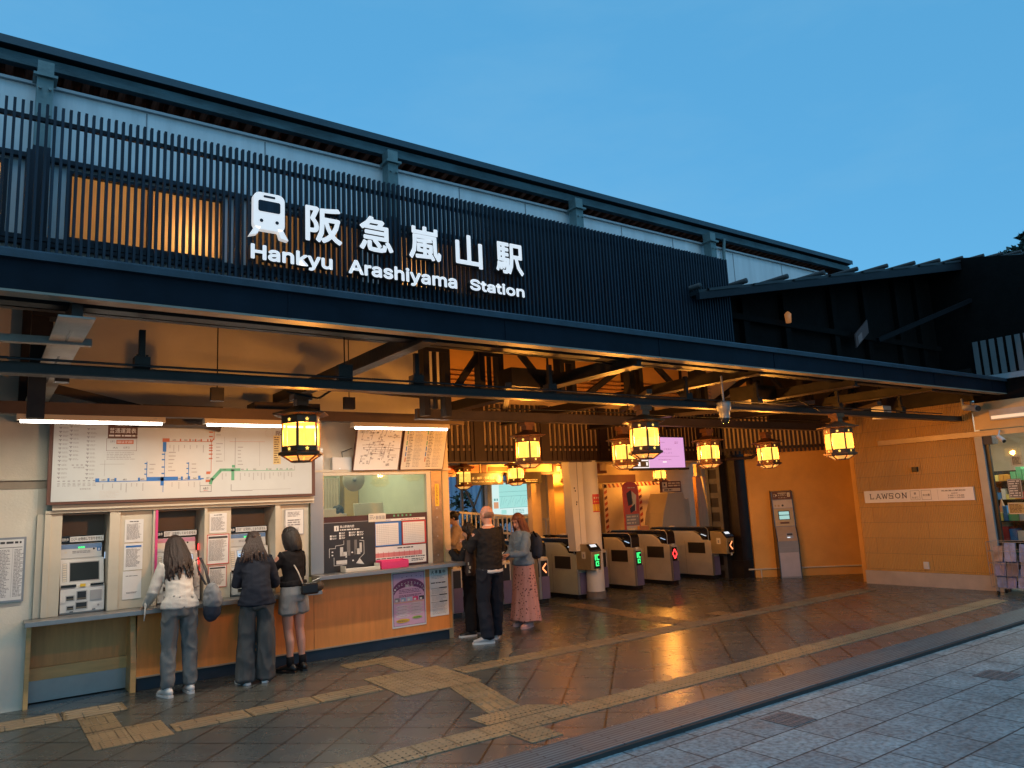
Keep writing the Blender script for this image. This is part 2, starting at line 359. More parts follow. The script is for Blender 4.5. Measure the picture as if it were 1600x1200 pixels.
# tactile paving laid from quads (corners in metres), with real bars and studs
m = MB(); rngt = random.Random(4)
def tact(q, kind, nu, nv, h=.006):
    """q = 4 corners (u0v0,u1v0,u1v1,u0v1); nu x nv tiles; bars run along u"""
    q = [Vector((a, b, 0)) for a, b in q]
    def P(u, v, z=h): return q[0]*(1-u)*(1-v)+q[1]*u*(1-v)+q[2]*u*v+q[3]*(1-u)*v+Vector((0, 0, z))
    for i in range(nu):
        for j in range(nv):
            e = .012; u0, u1, v0, v1 = (i+e)/nu, (i+1-e)/nu, (j+e)/nv, (j+1-e)/nv
            hh = h+rngt.uniform(-.0006, .0006)
            c = [P(u0, v0, hh), P(u1, v0, hh), P(u1, v1, hh), P(u0, v1, hh)]; g = [Vector((p.x, p.y, .0005)) for p in c]
            m.add(c+g, [(0, 1, 2, 3), (0, 4, 5, 1), (1, 5, 6, 2), (2, 6, 7, 3), (3, 7, 4, 0)], tact_m)
            if kind == 'bar':
                for k in range(4):
                    vc = v0+(v1-v0)*(k+.5)/4; dv = (v1-v0)*.078; du = (u1-u0)*.04
                    a = [P(u0+du, vc-dv, hh), P(u1-du, vc-dv, hh), P(u1-du, vc+dv, hh), P(u0+du, vc+dv, hh)]
                    t = [P(u0+2*du, vc-dv*.7, hh+.009), P(u1-2*du, vc-dv*.7, hh+.009), P(u1-2*du, vc+dv*.7, hh+.009), P(u0+2*du, vc+dv*.7, hh+.009)]
                    m.add(a+t, [(4, 5, 6, 7), (0, 1, 5, 4), (1, 2, 6, 5), (2, 3, 7, 6), (3, 0, 4, 7)], tact_m)
            else:
                for a in range(5):
                    for b in range(5):
                        c = P(u0+(u1-u0)*(a+.5)/5, v0+(v1-v0)*(b+.5)/5, hh)
                        n = 6; vs = [c+Vector((.011*math.cos(6.283*t/n), .011*math.sin(6.283*t/n), 0)) for t in range(n)]+[c+Vector((.006*math.cos(6.283*t/n), .006*math.sin(6.283*t/n), .005)) for t in range(n)]
                        m.add(vs, [tuple(range(n, 2*n))]+[(t, (t+1) % n, (t+1) % n+n, t+n) for t in range(n)], tact_m)
tact([(.6, 5.02), (12.3, 5.02), (12.4, 5.31), (.6, 5.31)], 'dot', 39, 1)
tact([(3.42, 5.32), (4.28, 5.32), (4.02, 5.60), (3.42, 5.60)], 'dot', 3, 1)
tact([(3.42, 4.72), (3.72, 4.72), (3.72, 5.01), (3.42, 5.01)], 'dot', 1, 1)
tact([(3.62, 5.61), (3.86, 6.66), (4.20, 6.66), (3.96, 5.61)], 'bar', 4, 1)
tact([(3.37, 6.67), (4.25, 6.67), (4.28, 7.66), (3.40, 7.66)], 'dot', 3, 3)
tact([(1.45, 7.05), (3.35, 7.05), (3.35, 7.35), (1.45, 7.35)], 'bar', 3, 1)
tact([(4.30, 7.07), (12.5, 7.10), (12.5, 7.40), (4.30, 7.37)], 'bar', 14, 1)
tact([(3.85, 7.68), (4.15, 7.68), (4.15, 8.24), (3.85, 8.24)], 'dot', 1, 2)
tact([(3.50, 8.25), (4.18, 8.25), (4.18, 8.55), (3.50, 8.55)], 'dot', 2, 1)
tact([(.84, 6.98), (1.43, 6.98), (1.43, 7.57), (.84, 7.57)], 'dot', 2, 2)
tact([(.84, 7.59), (1.13, 7.59), (1.13, 8.20), (.84, 8.20)], 'dot', 1, 2)
tact([(-3.0, 8.22), (1.27, 8.22), (1.27, 8.60), (-3.0, 8.60)], 'bar', 8, 1)
tact([(7.85, 7.42), (8.18, 10.2), (8.5, 10.15), (8.2, 7.42)], 'bar', 9, 1)
tact([(8.85, 7.42), (9.14, 7.42), (9.14, 7.72), (8.85, 7.72)], 'dot', 1, 1)
struct(m, 'tactile_paving')
m = MB(); plat_m = mat('platform_concrete', (.22, .19, .15), .7, 0, .2, 2)
m.box(4, 12.6, .001, 30, 13.9, .006, plat_m); struct(m, 'platform_path')
# a wooded hill beyond the roofs
m = MB(); rng = random.Random(9)
hill_m = mat('hill_ground', (.02, .03, .025), .95)
N = 40; vs = []
for i in range(N+1):
    for j in range(8):
        x = -200+i*14; y = 330+j*25; z = max(0, 34*math.sin(j/7*3.14)*(.7+.3*math.sin(i*.7)+.12*math.sin(i*2.3)))-1
        vs.append((x, y, z))
m.add(vs, [(i*8+j, (i+1)*8+j, (i+1)*8+j+1, i*8+j+1) for i in range(N) for j in range(7)], hill_m, True); struct(m, 'hills')

# ================================================================ STATION BUILDING
bld = thing('station_building', 'long dark station building with white upper wall, slender roof and lantern lit hall', 'building', (0, 9, 0))
def wsc(v, k=6.3/6.1): return v*k
# upper wall with window openings
wins = [(-1.1, .055), (.43, 1.565), (1.77, 2.80), (3.0, 4.05), (4.25, 5.22), (5.41, 6.30)]
m = MB(); z0, z1, wz0, wz1 = 3.36, 5.03, 3.84, 4.39
x = -4
for a, b in wins:
    m.box(x, 6.2, z0, a, 6.3, z1, white_w); m.box(a, 6.2, z0, b, 6.3, wz0, white_w); m.box(a, 6.2, wz1, b, 6.3, z1, white_w); x = b
m.box(x, 6.2, z0, 10.56, 6.3, z1, white_w)
m.build('upper_wall', bld)
m = MB(); m.box(-4, 6.17, 5.01, 10.56, 6.198, 5.032, mat('wall_trim', (.35, .38, .40), .6)); m.box(-4, 6.15, 4.42, 7.3, 6.198, 4.455, navy); m.box(-4, 6.15, 3.76, 7.0, 6.198, 3.80, navy)
m.build('wall_trim', bld)
winframe = navy
for a, b in wins:
    f = MB(); f.box(a, 6.18, wz0, a+.025, 6.26, wz1, winframe); f.box(b-.025, 6.18, wz0, b, 6.26, wz1, winframe)
    f.box(a+.025, 6.18, wz0, b-.025, 6.26, wz0+.025, winframe); f.box(a+.025, 6.18, wz1-.025, b-.025, 6.26, wz1, winframe)
    c = (a+b)/2; f.box(c-.018, 6.185, wz0+.025, c+.018, 6.25, wz1-.025, winframe)
    fo = f.build('window', bld)
    p = MB()
    for q0, q1 in ((a+.025, c-.018), (c+.018, b-.025)): p.quad((q0, 6.228, wz0+.025), (q1, 6.228, wz0+.025), (q1, 6.228, wz1-.025), (q0, 6.228, wz1-.025), shoji)
    p.build('pane', fo)
def lamp(name, loc, e, col, r=.05, kind='POINT', size=None, rot=None, parent=None):
    l = bpy.data.lights.new(name, kind); l.energy = e; l.color = col
    if kind == 'POINT': l.shadow_soft_size = r
    if kind == 'AREA': l.shape = 'RECTANGLE'; l.size, l.size_y = size
    o = bpy.data.objects.new(name, l); C.objects.link(o); o.location = loc
    if rot: o.rotation_euler = rot
    if parent: o.parent = parent; o.location = Vector(loc)-parent.location if False else Vector(loc)
    return o
for x, y, z, e in ((1.32, 6.41, 4.02, 2.6), (.75, 7.0, 4.2, 5.0), (-.08, 6.45, 4.1, 3.0), (2.3, 7.0, 4.2, 2.4), (3.38, 6.40, 3.96, 2.0), (3.9, 7.0, 4.2, 1.0), (4.75, 6.9, 4.1, .6), (5.9, 6.9, 4.1, .45)):
    lamp('interior_bulb', (x, y, z), e, (1, .58, .20), .03)
m = MB(); m.box(-4, 7.3, 3.8, 7.5, 7.36, 5.1, cream); m.box(-4, 6.31, 3.76, 7.5, 7.3, 3.81, dkst); m.build('loft_wall', bld)
# posts in front of the wall
green_st = mat('weathered_green_steel', (.14, .20, .205), .55, .3, .25, 5, .2, 30)
for x in (.245, 3.05, 5.37, 7.66):
    m = MB(); m.box(x-.055, 5.99, 3.45, x+.055, 6.12, 4.45, navy); m.box(x-.052, 6.0, 4.45, x+.052, 6.12, 5.12, green_st)
    m.box(x-.076, 5.97, 4.99, x+.076, 6.125, 5.01, green_st)
    for dz in (.1, .3): m.cyl((x-.03, 5.99, 4.6+dz), (x-.03, 5.975, 4.6+dz), .012, green_st, n=6); m.cyl((x+.03, 5.99, 4.6+dz), (x+.03, 5.975, 4.6+dz), .012, green_st, n=6)
    m.build('roof_post', bld)
m = MB(); m.box(.155, 5.98, 3.45, .27, 6.19, 4.41, navy); m.build('column', bld)
m = MB(); m.box(1.64, 6.1, 3.45, 1.70, 6.19, 4.40, navy); m.build('column', bld)
# main roof: thin slab whose eave stands just in front of the wall
roofm = mat('roof_metal', (.03, .045, .055), .5, .4, .3, 2, .1, 20)
eave1 = mat('eave_metal', (.040, .070, .090), .5, .3, .25, 1.5, .1, 20)
eave2 = mat('eave_beam_weathered', (.05, .095, .11), .6, .2, .45, 3, .3, 20, stretch=(1, 1, 3))
X0, X1 = -4, 11.16
m = MB(); m.prism([(6.10, 5.292), (6.10, 5.245), (6.16, 5.235), (6.9, 5.33), (11, 6.05), (11, 6.11)], 'x', X0, X1, roofm); m.build('roof', bld)
m = MB(); m.prism([(6.085, 5.30), (6.085, 5.238), (6.097, 5.238), (6.097, 5.30)], 'x', X0, X1+.01, eave1); m.build('eave_flashing', bld)
m = MB(); m.prism([(6.13, 5.212), (6.13, 5.128), (6.20, 5.128), (6.20, 5.212)], 'x', X0, X1-.05, eave2)
m.prism([(6.20, 5.128), (6.13, 5.128), (6.13, 5.212), (6.7, 5.29), (6.7, 5.05), (6.45, 5.05)], 'x', X1-.05, X1-.02, eave2); m.build('eave_beam', bld)
m = MB(); m.box(X0, 6.46, 5.0, X1-.06, 6.50, 5.30, soffit_w)
x = X0
while x < X1-.1: m.prism([(6.21, 5.135), (6.21, 5.20), (6.455, 5.24), (6.455, 5.10)], 'x', x, x+.05, soffit_w); x += .125
m.box(X0, 6.30, 5.03, X1-.5, 6.46, 5.04, soffit_w)
m.build('soffit', bld)
# canopy over the hall front: fascia, gutter lip, soffit lip
m = MB(); m.box(-4, 5.0, 3.105, 13.62, 5.045, 3.30, fascia); m.box(-4, 4.965, 3.285, 13.62, 5.05, 3.302, navyl)
m.prism([(4.965, 3.302), (4.965, 3.33), (4.985, 3.345), (5.05, 3.345), (5.05, 3.302)], 'x', -4, 13.62, navyl)
x = -2.0
while x < 13.5: m.box(x, 4.995, 3.105, x+.02, 4.999, 3.285, fascia); x += 1.85
m.build('gutter_fascia', bld)
m = MB(); m.box(-4, 5.0, 3.088, 13.6, 5.12, 3.103, mat('soffit_lip', (.24, .20, .15), .5, 0, .15)); m.build('soffit_lip', bld)
m = MB(); m.prism([(5.05, 3.33), (5.05, 3.345), (6.28, 3.50), (6.28, 3.47)], 'x', -4, 13.62, roofm)
m.box(-4, 6.205, 3.3, 7.3, 6.28, 3.355, dkst)
m.build('canopy_roof', bld)
ceil_m = mat('hall_ceiling', (.20, .13, .07), .8, 0, .15)
m = MB(); m.box(-4, 6.52, 5.0, 13.9, 12.5, 5.06, ceil_m); m.box(10.56, 6.3, 3.5, 10.66, 7.0, 5.0, dkst); m.box(13.6, 5.5, 4.9, 15.5, 12.5, 5.0, dkst); m.build('hall_ceiling', bld)
# walls round the ticket hall (front plane y = 9)
m = MB()
m.box(-4, 9.05, 0, .499, 9.25, 2.13, greyw); m.box(.499, 9.05, 1.85, .62, 9.25, 2.13, cream2); m.build('left_wall', bld)
m = MB(); m.box(-4, 12.42, 0, 5.3, 12.5, 5.0, cream); m.box(-4.1, 6.3, 0, -4, 12.5, 5.0, cream); m.build('rear_wall', bld)
m = MB(); m.box(-4, 9.03, 2.222, .62, 9.25, 5.0, cream); m.box(.62, 9.05, 1.90, 3.38, 9.25, 5.0, cream)
m.box(3.38, 9.05, 2.27, 5.34, 9.25, 5.0, cream); m.box(-4, 9.04, 2.13, .60, 9.25, 2.22, mat('band_brown', (.32, .26, .19), .6))
m.box(5.24, 9.05, 0, 5.34, 9.30, 2.27, mat('jamb_cream', (.62, .45, .25), .5)); m.box(5.30, 9.3, 0, 5.34, 11.6, 5.0, cream)
m.build('counter_wall', bld)
m = MB(); m.box(-4, 9.01, 2.214, .60, 9.05, 2.232, cream2); m.build('moulding', bld); m = MB(); m.box(3.38, 8.98, 2.245, 5.34, 9.06, 2.272, cream2); m.build('moulding', bld)
# slat screen backing, brown plaster wall over the gates with horizontal pipes
m = MB(); m.box(5.34, 10.62, 2.72, 15.5, 10.70, 5.0, orange_wall); m.box(13.08, 10.6, 0, 14.2, 10.7, 2.71, dkst); m.build('gate_wall', bld)
m = MB()
for z in (3.66, 3.74, 3.82, 3.90, 3.98): m.cyl((5.34, 10.55, z), (12.9, 10.55, z), .022, woodd, n=8)
for x in (6.9, 8.6, 10.3, 12.0): m.box(x, 10.56, 3.4, x+.03, 10.62, 5.0, dkst)
m.build('wall_pipes', bld)
# oblique ochre wall behind the intercom
A, B = Vector((12.8, 10.3, 0)), Vector((14.8, 8.55, 0)); dAB = (B-A).normalized(); nAB = Vector((dAB.y, -dAB.x, 0))
m = MB(); m.obb((A+B)/2+Vector((0, 0, 2.4))-nAB*.06+dAB*.545, dAB*1.43, nAB*.055, Vector((0, 0, 2.4)), orange_wall)
m.build('ochre_wall', bld)
m = MB(); q = A+nAB*.03
m.cyl(q+dAB*.3+Vector((0, 0, .17)), q+dAB*2.7+Vector((0, 0, .17)), .016, cream, n=8)
m.tube([q+dAB*.55+Vector((0, .0, .0)), q+dAB*.55+Vector((0, 0, .17))], .014, cream); m.build('wall_conduit', bld)
m = MB(); m.box(13.5, 7.72, 0, 16, 7.9, 4.5, orange_wall); m.box(13.3, 7.705, 3.0, 13.5, 9.5, 4.8, dkst); m.box(13.37, 5.5, 3.06, 13.45, 7.70, 3.6, dkst); m.build('side_wall', bld)
# columns at the gates
m = MB(); m.box(12.80, 10.42, 0, 13.06, 10.80, 3.4, dkst)
rv = mat('riveted_grey', (.10, .095, .085), .5, .5, .25, 6, .2, 30)
for k, z in enumerate((.75, 1.05, 1.35, 1.65, 1.95, 2.25, .45, .15)):
    m.box(12.785, 10.45, z, 12.80, 10.78, z+.11, rv)
    for yy in (10.50, 10.73):
        for zz in (.03, .08): m.cyl((12.785, yy, z+zz), (12.775, yy, z+zz), .012, rv, n=6)
m.box(12.77, 10.42, 0, 12.785, 10.50, 2.5, rv); m.box(12.77, 10.72, 0, 12.785, 10.80, 2.5, rv)
m.box(12.95, 10.15, 0, 13.25, 10.41, 3.3, dkst); m.prism([(12.9, 0), (13.40, 0), (13.3, .35), (12.92, .35)], 'y', 10.12, 10.42, dkst)
m.build('steel_column', bld)
colw = mat('column_white', (.66, .62, .55), .55, 0, .06, 2)
m = MB(); m.lathe((9.13, 10.42, 0), [(.16, .13), (.155, 2.45)], colw, 32); m.lathe((9.13, 10.42, 0), [(0, .135), (.175, .13), (.175, 0)], mat('column_base', (.16, .14, .12), .6), 32)
m.prism([(8.72, .85), (9.0, .85), (8.98, 2.45), (8.66, 2.45)], 'y', 10.42, 10.62, colw); m.build('white_column', bld)
m = MB(); m.box(8.84, 10.416, .85, 8.85, 10.422, 2.45, inkg); 
for (a, z) in ((8.75, 1.95), (8.77, 1.9), (8.79, 1.7), (8.78, 1.66)): m.box(a, 10.414, z, a+.02, 10.42, z+.03, ink)
m.build('column_seam', bld)
# steel frame under the canopy
fr = thing('canopy_steel_frame', 'dark riveted steel beams and trusses under the canopy carrying the lanterns', 'steel frame', (0, 7, 2.7))
m = MB(); m.box(-4, 5.72, 2.745, 13.3, 5.78, 2.815, dkst); m.box(-4, 5.69, 2.735, 13.3, 5.81, 2.744, brst); m.build('front_beam', fr)
m = MB(); m.box(4.0, 7.42, 2.75, 12.6, 7.48, 2.86, brst); m.box(4.0, 7.39, 2.742, 12.6, 7.51, 2.749, brst); m.build('rear_beam', fr)
m = MB(); m.box(-4, 7.95, 2.76, 4.95, 8.06, 2.87, mat('tan_beam', (.085, .05, .03), .6, 0, .2)); m.build('lighting_beam', fr)
m = MB(); m.box(-4, 5.3, 3.11, 13.5, 5.42, 3.20, dkst); m.box(-4, 5.2, 3.2, 13.5, 5.5, 3.215, dkst); m.build('edge_beam', fr)
plate = mat('galvanised_plate', (.36, .36, .33), .5, .3, .25, 4, .15, 30)
def ybeam(x, y1, mt, w=.17, z=3.02):
    m = MB(); m.box(x-w/2, 5.14, z, x+w/2, y1, z+.012, mt); m.box(x-.03, 5.14, z+.012, x+.03, y1, z+.14, dkst)
    for k in range(3): m.box(x-.008, 5.5+k*.9, z-.002, x+.008, 5.85+k*.9, z-.001, black)
    m.build('cross_beam', fr)
ybeam(.44, 9.0, plate, .20, 3.0)
for x in (5.25, 9.15): ybeam(x, 9.0 if x < 6 else 10.4, brst)
for x in (7.2, 11.2, 2.9): ybeam(x, 10.4 if x > 5 else 9.0, brst, .12, 3.06)
# truss along the hall
m = MB()
tr_y = 7.0
m.beam((3.85, tr_y, 3.56), (13.2, tr_y, 3.56), .10, .09, dkst); m.beam((3.85, tr_y, 3.03), (13.2, tr_y, 3.03), .10, .06, dkst)
m.build('truss_chord', fr)
xs = [4.0, 4.72, 5.85, 7.02, 8.3, 9.6, 10.9, 12.2]
for i, x in enumerate(xs):
    m = MB()
    hw = .13 if i in (0, 1) else .09
    for sx in (-1, 1): m.box(x+sx*hw-.035, tr_y-.06, 2.72 if i == 0 else 3.0, x+sx*hw+.035, tr_y+.06, 3.6, dkst)
    if i < 2 or i > 2: m.box(x-.012, tr_y-.03, 2.8 if i == 0 else 3.0, x+.012, tr_y+.03, 3.6, dkst)
    m.box(x-hw, tr_y-.065, 3.42, x+hw, tr_y-.055, 3.6, dkst)
    m.build('truss_post', fr)
for k, (a, b) in enumerate(zip(xs[:-1], xs[1:])):
    m = MB()
    if k == 0: m.beam((b-.1, tr_y, 3.5), (a+.28, tr_y, 3.06), .05, .07, dkst)
    elif k % 2: m.beam((a+.45, tr_y, 3.5), (b-.25, tr_y, 3.06), .05, .07, dkst)
    else: m.beam((b-.1, tr_y, 3.5), (a+.35, tr_y, 3.06), .05, .07, dkst)
    m.build('truss_brace', fr)
m = MB(); m.box(.28, 6.95, 2.6, .40, 7.05, 3.6, dkst); m.box(.46, 6.95, 2.9, .56, 7.05, 3.6, dkst); m.box(.28, 6.9, 3.42, .60, 7.08, 3.52, dkst); m.build('corner_post', fr); m = MB(); m.box(.28, 8.9, 2.8, .55, 9.02, 4.6, dkst); m.build('wall_post', fr)
m = MB(); m.beam((-.1, 5.9, 3.0), (.6, 5.9, 3.01), .06, .05, plate); m.build('bracket', fr)
m = MB(); m.beam((.55, 8.6, 3.1), (2.2, 8.75, 2.75), .05, .09, brst); m.box(1.35, 8.45, 2.74, 2.15, 8.75, 2.95, brst); m.beam((2.7, 7.6, 3.1), (4.4, 7.6, 3.03), .04, .06, dkst)
m.box(2.45, 8.3, 2.85, 3.2, 8.6, 3.0, brst); m.build('bracket', fr)
for x, y, za in ((1.85, 7.5, 2.87), (2.43, 5.75, 2.82), (3.26, 7.6, 2.85)):
    m = MB(); m.cyl((x, y, za), (x, y, 3.95), .006, dkst, n=6); m.box(x-.06, y-.03, za, x+.06, y+.03, za+.13, dkst); m.build('hanging_rod', fr)
m = MB()
for (p, q) in (((6.0, 5.75, 2.9), (7.2, 7.45, 2.95)), ((9.15, 5.75, 2.9), (8.2, 7.45, 2.9)), ((10.8, 5.75, 2.95), (12.0, 7.45, 2.9)), ((4.2, 5.9, 2.9), (5.2, 7.4, 2.9))):
    m = MB(); m.beam(p, q, .06, .05, brst); m.build('diagonal_brace', fr)
m = MB(); m.tube([(5.5, 6.9, 3.5), (5.5, 6.9, 3.25), (5.35, 6.9, 3.12), (5.0, 6.9, 3.08)], .014, dkst)
m.box(4.75, 6.6, 3.03, 5.35, 6.86, 3.24, dkst); m.build('junction_box', fr); m = MB(); m.box(8.6, 6.3, 3.0, 9.1, 6.7, 3.2, dkst); m.build('junction_box', fr)
# ================================================================ LATTICE SCREEN on the facade
la = thing('lattice_screen', 'dark vertical slat lattice along the facade above the canopy', 'lattice', (1.6, 5.6, 3.5))
m = MB(); x = -3.0; k = 0; rng = random.Random(2)
while x < 7.33:
    dz = rng.uniform(-.003, .003)
    m.box(x, 5.578, 3.42, x+.0172, 5.62, 4.572+dz, navy); x += .0463
m.build('slats', la)
for z in (4.465, 3.62):
    m = MB(); m.box(-3.0, 5.622, z, 7.33, 5.65, z+.03, navy); m.build('rail', la)
m = MB(); m.box(7.335, 5.6, 3.42, 7.352, 6.28, 4.57, navy); m.build('end_panel', la)
# ================================================================ FACADE SIGN
sg = thing('station_sign', 'white raised station name lettering with train symbol on the dark lattice', 'sign', (2.8, 5.55, 3.9))
side_m = mat('letter_side', (.03, .03, .032), .5)
def raised(name, s, x0, z0, x1, z1, th, y=5.50, d=.055):
    """solid rounded strokes: the thin glyph repeated round a small circle, all copies fused by overlap"""
    vs, fs, (a0, b0, a1, b1) = glyphs(s, 0)
    m = MB(); sx, sz = (x1-x0-2*th)/(a1-a0), (z1-z0-2*th)/(b1-b0)
    ed = {}
    for f in fs:
        for i in range(len(f)):
            a, b = f[i], f[(i+1) % len(f)]
            if (b, a) in ed: del ed[(b, a)]
            else: ed[(a, b)] = 1
    K = 12; offs = [(0, 0)]+[(th*math.cos(6.2832*k/K), th*math.sin(6.2832*k/K)) for k in range(K)]
    if th > .009: offs += [(th*.5*math.cos(6.2832*k/6), th*.5*math.sin(6.2832*k/6)) for k in range(6)]
    for k, (ox, oz) in enumerate(offs):
        yy = y-.00015*k
        fr_ = [(x0+th+(v.x-a0)*sx+ox, yy, z0+th+(v.y-b0)*sz+oz) for v in vs]
        m.add(fr_, fs, e_letter)
        bk = [(p[0], y+d, p[2]) for p in fr_]; n = len(fr_)
        fr2 = [(p[0], p[1]+.0025, p[2]) for p in fr_]
        m.add(fr2+bk, [(a, a+n, b+n, b) for a, b in ed], side_m)
    return m.build(name, sg)
def ref(zl, x, zr): pass
for s, x0, x1 in (('阪', 2.01, 2.32), ('急', 2.47, 2.78), ('嵐', 2.93, 3.25), ('山', 3.40, 3.69), ('駅', 3.84, 4.16)):
    raised('lettering', s, x0, 3.885, x1, 4.195, .0085)
for s, x0, x1, z0 in (('Hankyu', 1.585, 2.235, 3.64), ('Arashiyama', 2.37, 3.405, 3.635), ('Station', 3.54, 4.155, 3.675)):
    raised('lettering', s, x0, z0, x1, 3.79 if s != 'Station' else 3.785, .0068)
m = MB()   # train pictogram: outline pieces as solid shapes
def rr(x0, z0, x1, z1, r, n=5):
    pts = []
    for cx, cz, a in ((x1-r, z0+r, -90), (x1-r, z1-r, 0), (x0+r, z1-r, 90), (x0+r, z0+r, 180)):
        pts += [(cx+r*math.cos(R(a+90*i/n)), cz+r*math.sin(R(a+90*i/n))) for i in range(n+1)]
    return pts
m.prism(rr(1.605, 3.915, 1.845, 4.215, .05), 'y', 5.555, 5.50, e_letter)
m.prism([(1.62, 3.935), (1.66, 3.935), (1.635, 3.875), (1.575, 3.855)], 'y', 5.555, 5.50, e_letter); m.prism([(1.79, 3.935), (1.83, 3.935), (1.875, 3.855), (1.815, 3.865)], 'y', 5.555, 5.50, e_letter)
m.build('train_symbol', sg)
m = MB(); m.prism(rr(1.64, 4.06, 1.81, 4.15, .015), 'y', 5.499, 5.497, navy); m.prism(rr(1.68, 4.175, 1.77, 4.193, .006), 'y', 5.499, 5.497, navy)
for cx in (1.665, 1.785): m.prism([(cx+.014*math.cos(i*.5236), 3.985+.014*math.sin(i*.5236)) for i in range(12)], 'y', 5.499, 5.497, navy)
m.build('train_window', sg)
# ================================================================ NEIGHBOUR BUILDING with tiled gable roof (right)
nb = thing('tiled_roof_building', 'black timber building with tiled gable roof and ribbed ochre shop wall', 'building', (13.3, 6.5, 0))
def vz(x): return 4.06+(x-6.6)*(6.04-4.06)/(16.26-6.6)
tile_r = mat('roof_tile', (.012, .016, .020), .6, 0, .3, 8, .1, 20)
m = MB()
XA, XB = 6.62, 17.5
m.add([(XA, 5.45, vz(XA)), (XB, 5.45, vz(XB)), (XB, 6.26, vz(XB)), (XA, 6.26, vz(XA)), (XA, 5.45, vz(XA)-.05), (XB, 5.45, vz(XB)-.05), (XB, 6.26, vz(XB)-.05), (XA, 6.26, vz(XA)-.05)],
      [(0, 1, 2, 3), (7, 6, 5, 4), (0, 4, 5, 1), (3, 2, 6, 7), (0, 3, 7, 4), (1, 5, 6, 2)], tile_r)
x = XA+.15
while x < XB:   # stepped tile courses showing along the verge, with half-round caps
    z = vz(x); L = .62
    m.add([(x, 5.42, z+.0), (x+L, 5.42, vz(x+L)+.006), (x+L, 6.2, vz(x+L)+.006), (x, 6.2, z), (x+L, 5.42, vz(x+L)), (x+L, 6.2, vz(x+L)), (x, 5.42, z-.03), (x+L, 5.42, vz(x+L)-.03)],
          [(0, 1, 2, 3), (1, 4, 5, 2), (0, 6, 7, 1)], tile_r)
    m.lathe((x-.14, 5.46, z+.015), [(.0, -.03), (.034, -.03), (.034, .6)], tile_r, 12, axis='y'); x += .86
x = 10.8
m.add([(10.8, 6.2, vz(10.8)), (XB, 6.2, vz(XB)), (XB, 13, vz(XB)), (10.8, 13, vz(10.8))], [(0, 1, 2, 3)], tile_r)
m.build('roof', nb)
m = MB(); m.add([(XA-.02, 5.43, vz(XA)-.04), (XB, 5.43, vz(XB)-.04), (XB, 5.43, vz(XB)-.19), (XA-.02, 5.43, vz(XA)-.12), (XA-.02, 5.48, vz(XA)-.04), (XB, 5.48, vz(XB)-.04), (XB, 5.48, vz(XB)-.19), (XA-.02, 5.48, vz(XA)-.12)],
    [(3, 2, 1, 0), (4, 5, 6, 7), (0, 1, 5, 4), (2, 3, 7, 6), (0, 4, 7, 3)], mat('bargeboard', (.010, .013, .018), .6, 0, .3, spec=.2)); m.build('bargeboard', nb)
timber = mat('black_timber', (.005, .004, .0035), .8, 0, .4, 5, .2, 20, spec=.12)
m = MB(); m.add([(7.40, 5.98, 3.42), (13.38, 5.98, 3.42), (13.38, 5.98, vz(13.38)-.06), (7.40, 5.98, vz(7.4)-.06), (7.40, 6.2, 3.42), (13.38, 6.2, 3.42), (13.38, 6.2, vz(13.38)-.06), (7.40, 6.2, vz(7.4)-.06)],
    [(0, 1, 2, 3), (7, 6, 5, 4), (0, 3, 7, 4)], timber); m.build('gable_wall', nb)
m = MB()
for x in (8.0, 8.9, 10.1, 11.0, 12.0, 12.7): m.box(x, 5.9, 3.40, x+.12, 5.978, vz(x)-.1, timber)
m.box(7.4, 5.88, 3.95, 13.3, 5.90, 4.03, timber)
m.beam((13.9, 5.3, 4.9), (10.9, 5.7, 3.9), .05, .07, mat('brace_grey', (.006, .007, .009), .7, spec=.12)); m.build('timber_post', nb)
m = MB(); m.prism([(9, 3.3), (9, 5.5), (5.45, 5.5), (4.4, 5.25), (1.0, 4.6), (1.0, 3.3)], 'x', 13.40, 13.55, timber); m.build('upper_wall', nb)
slat_w = mat('pale_slat', (.14, .15, .155), .6, 0, .1)
m = MB()
y = 5.42
while y > 3.0: m.box(13.355, y-.075, 3.44, 13.375, y, 4.02, slat_w); y -= .125
m.box(13.376, 2.5, 3.6, 13.39, 5.44, 3.65, timber); m.box(13.376, 2.5, 3.9, 13.39, 5.44, 3.95, timber); m.build('slat_panel', nb)
m = MB(); m.box(13.25, 1.5, 3.33, 13.55, 5.50, 3.42, mat('sill_pale', (.34, .36, .38), .6)); m.box(13.3, 1.5, 3.0, 13.5, 5.5, 3.325, timber); m.build('sill', nb)
shopwall = brick_mat('ribbed_ochre_tile', (.72, .40, .095), (.68, .37, .088), (.38, .20, .055), 1.9, .272, .003, .42, offset=.5, bump=.45, swap='y', var=.07)
# fine vertical ribs
_m = shopwall.node_tree; _w = _m.nodes.new('ShaderNodeTexWave'); _w.bands_direction = 'Y'; _w.inputs['Scale'].default_value = 11; _w.inputs['Distortion'].default_value = .25; _w.inputs['Detail'].default_value = 1; _w.inputs['Detail Scale'].default_value = .6
_t = _m.nodes.new('ShaderNodeTexCoord'); _m.links.new(_t.outputs['Object'], _w.inputs['Vector'])
_b = _m.nodes.new('ShaderNodeBump'); _b.inputs['Strength'].default_value = .9; _b.inputs['Distance'].default_value = .02
_p = _m.nodes['Principled BSDF']; _old = _p.inputs['Normal'].links[0].from_socket
_m.links.new(_w.outputs[0], _b.inputs['Height']); _m.links.new(_old, _b.inputs['Normal']); _m.links.new(_b.outputs[0], _p.inputs['Normal'])
m = MB(); m.box(13.3, 5.56, .24, 13.5, 7.70, 3.05, shopwall); m.build('shop_wall', nb)
m = MB(); m.box(13.285, 5.54, -.03, 13.5, 7.72, .238, mat('wall_base', (.45, .38, .30), .7, 0, .15, 3)); m.build('wall_base', nb)
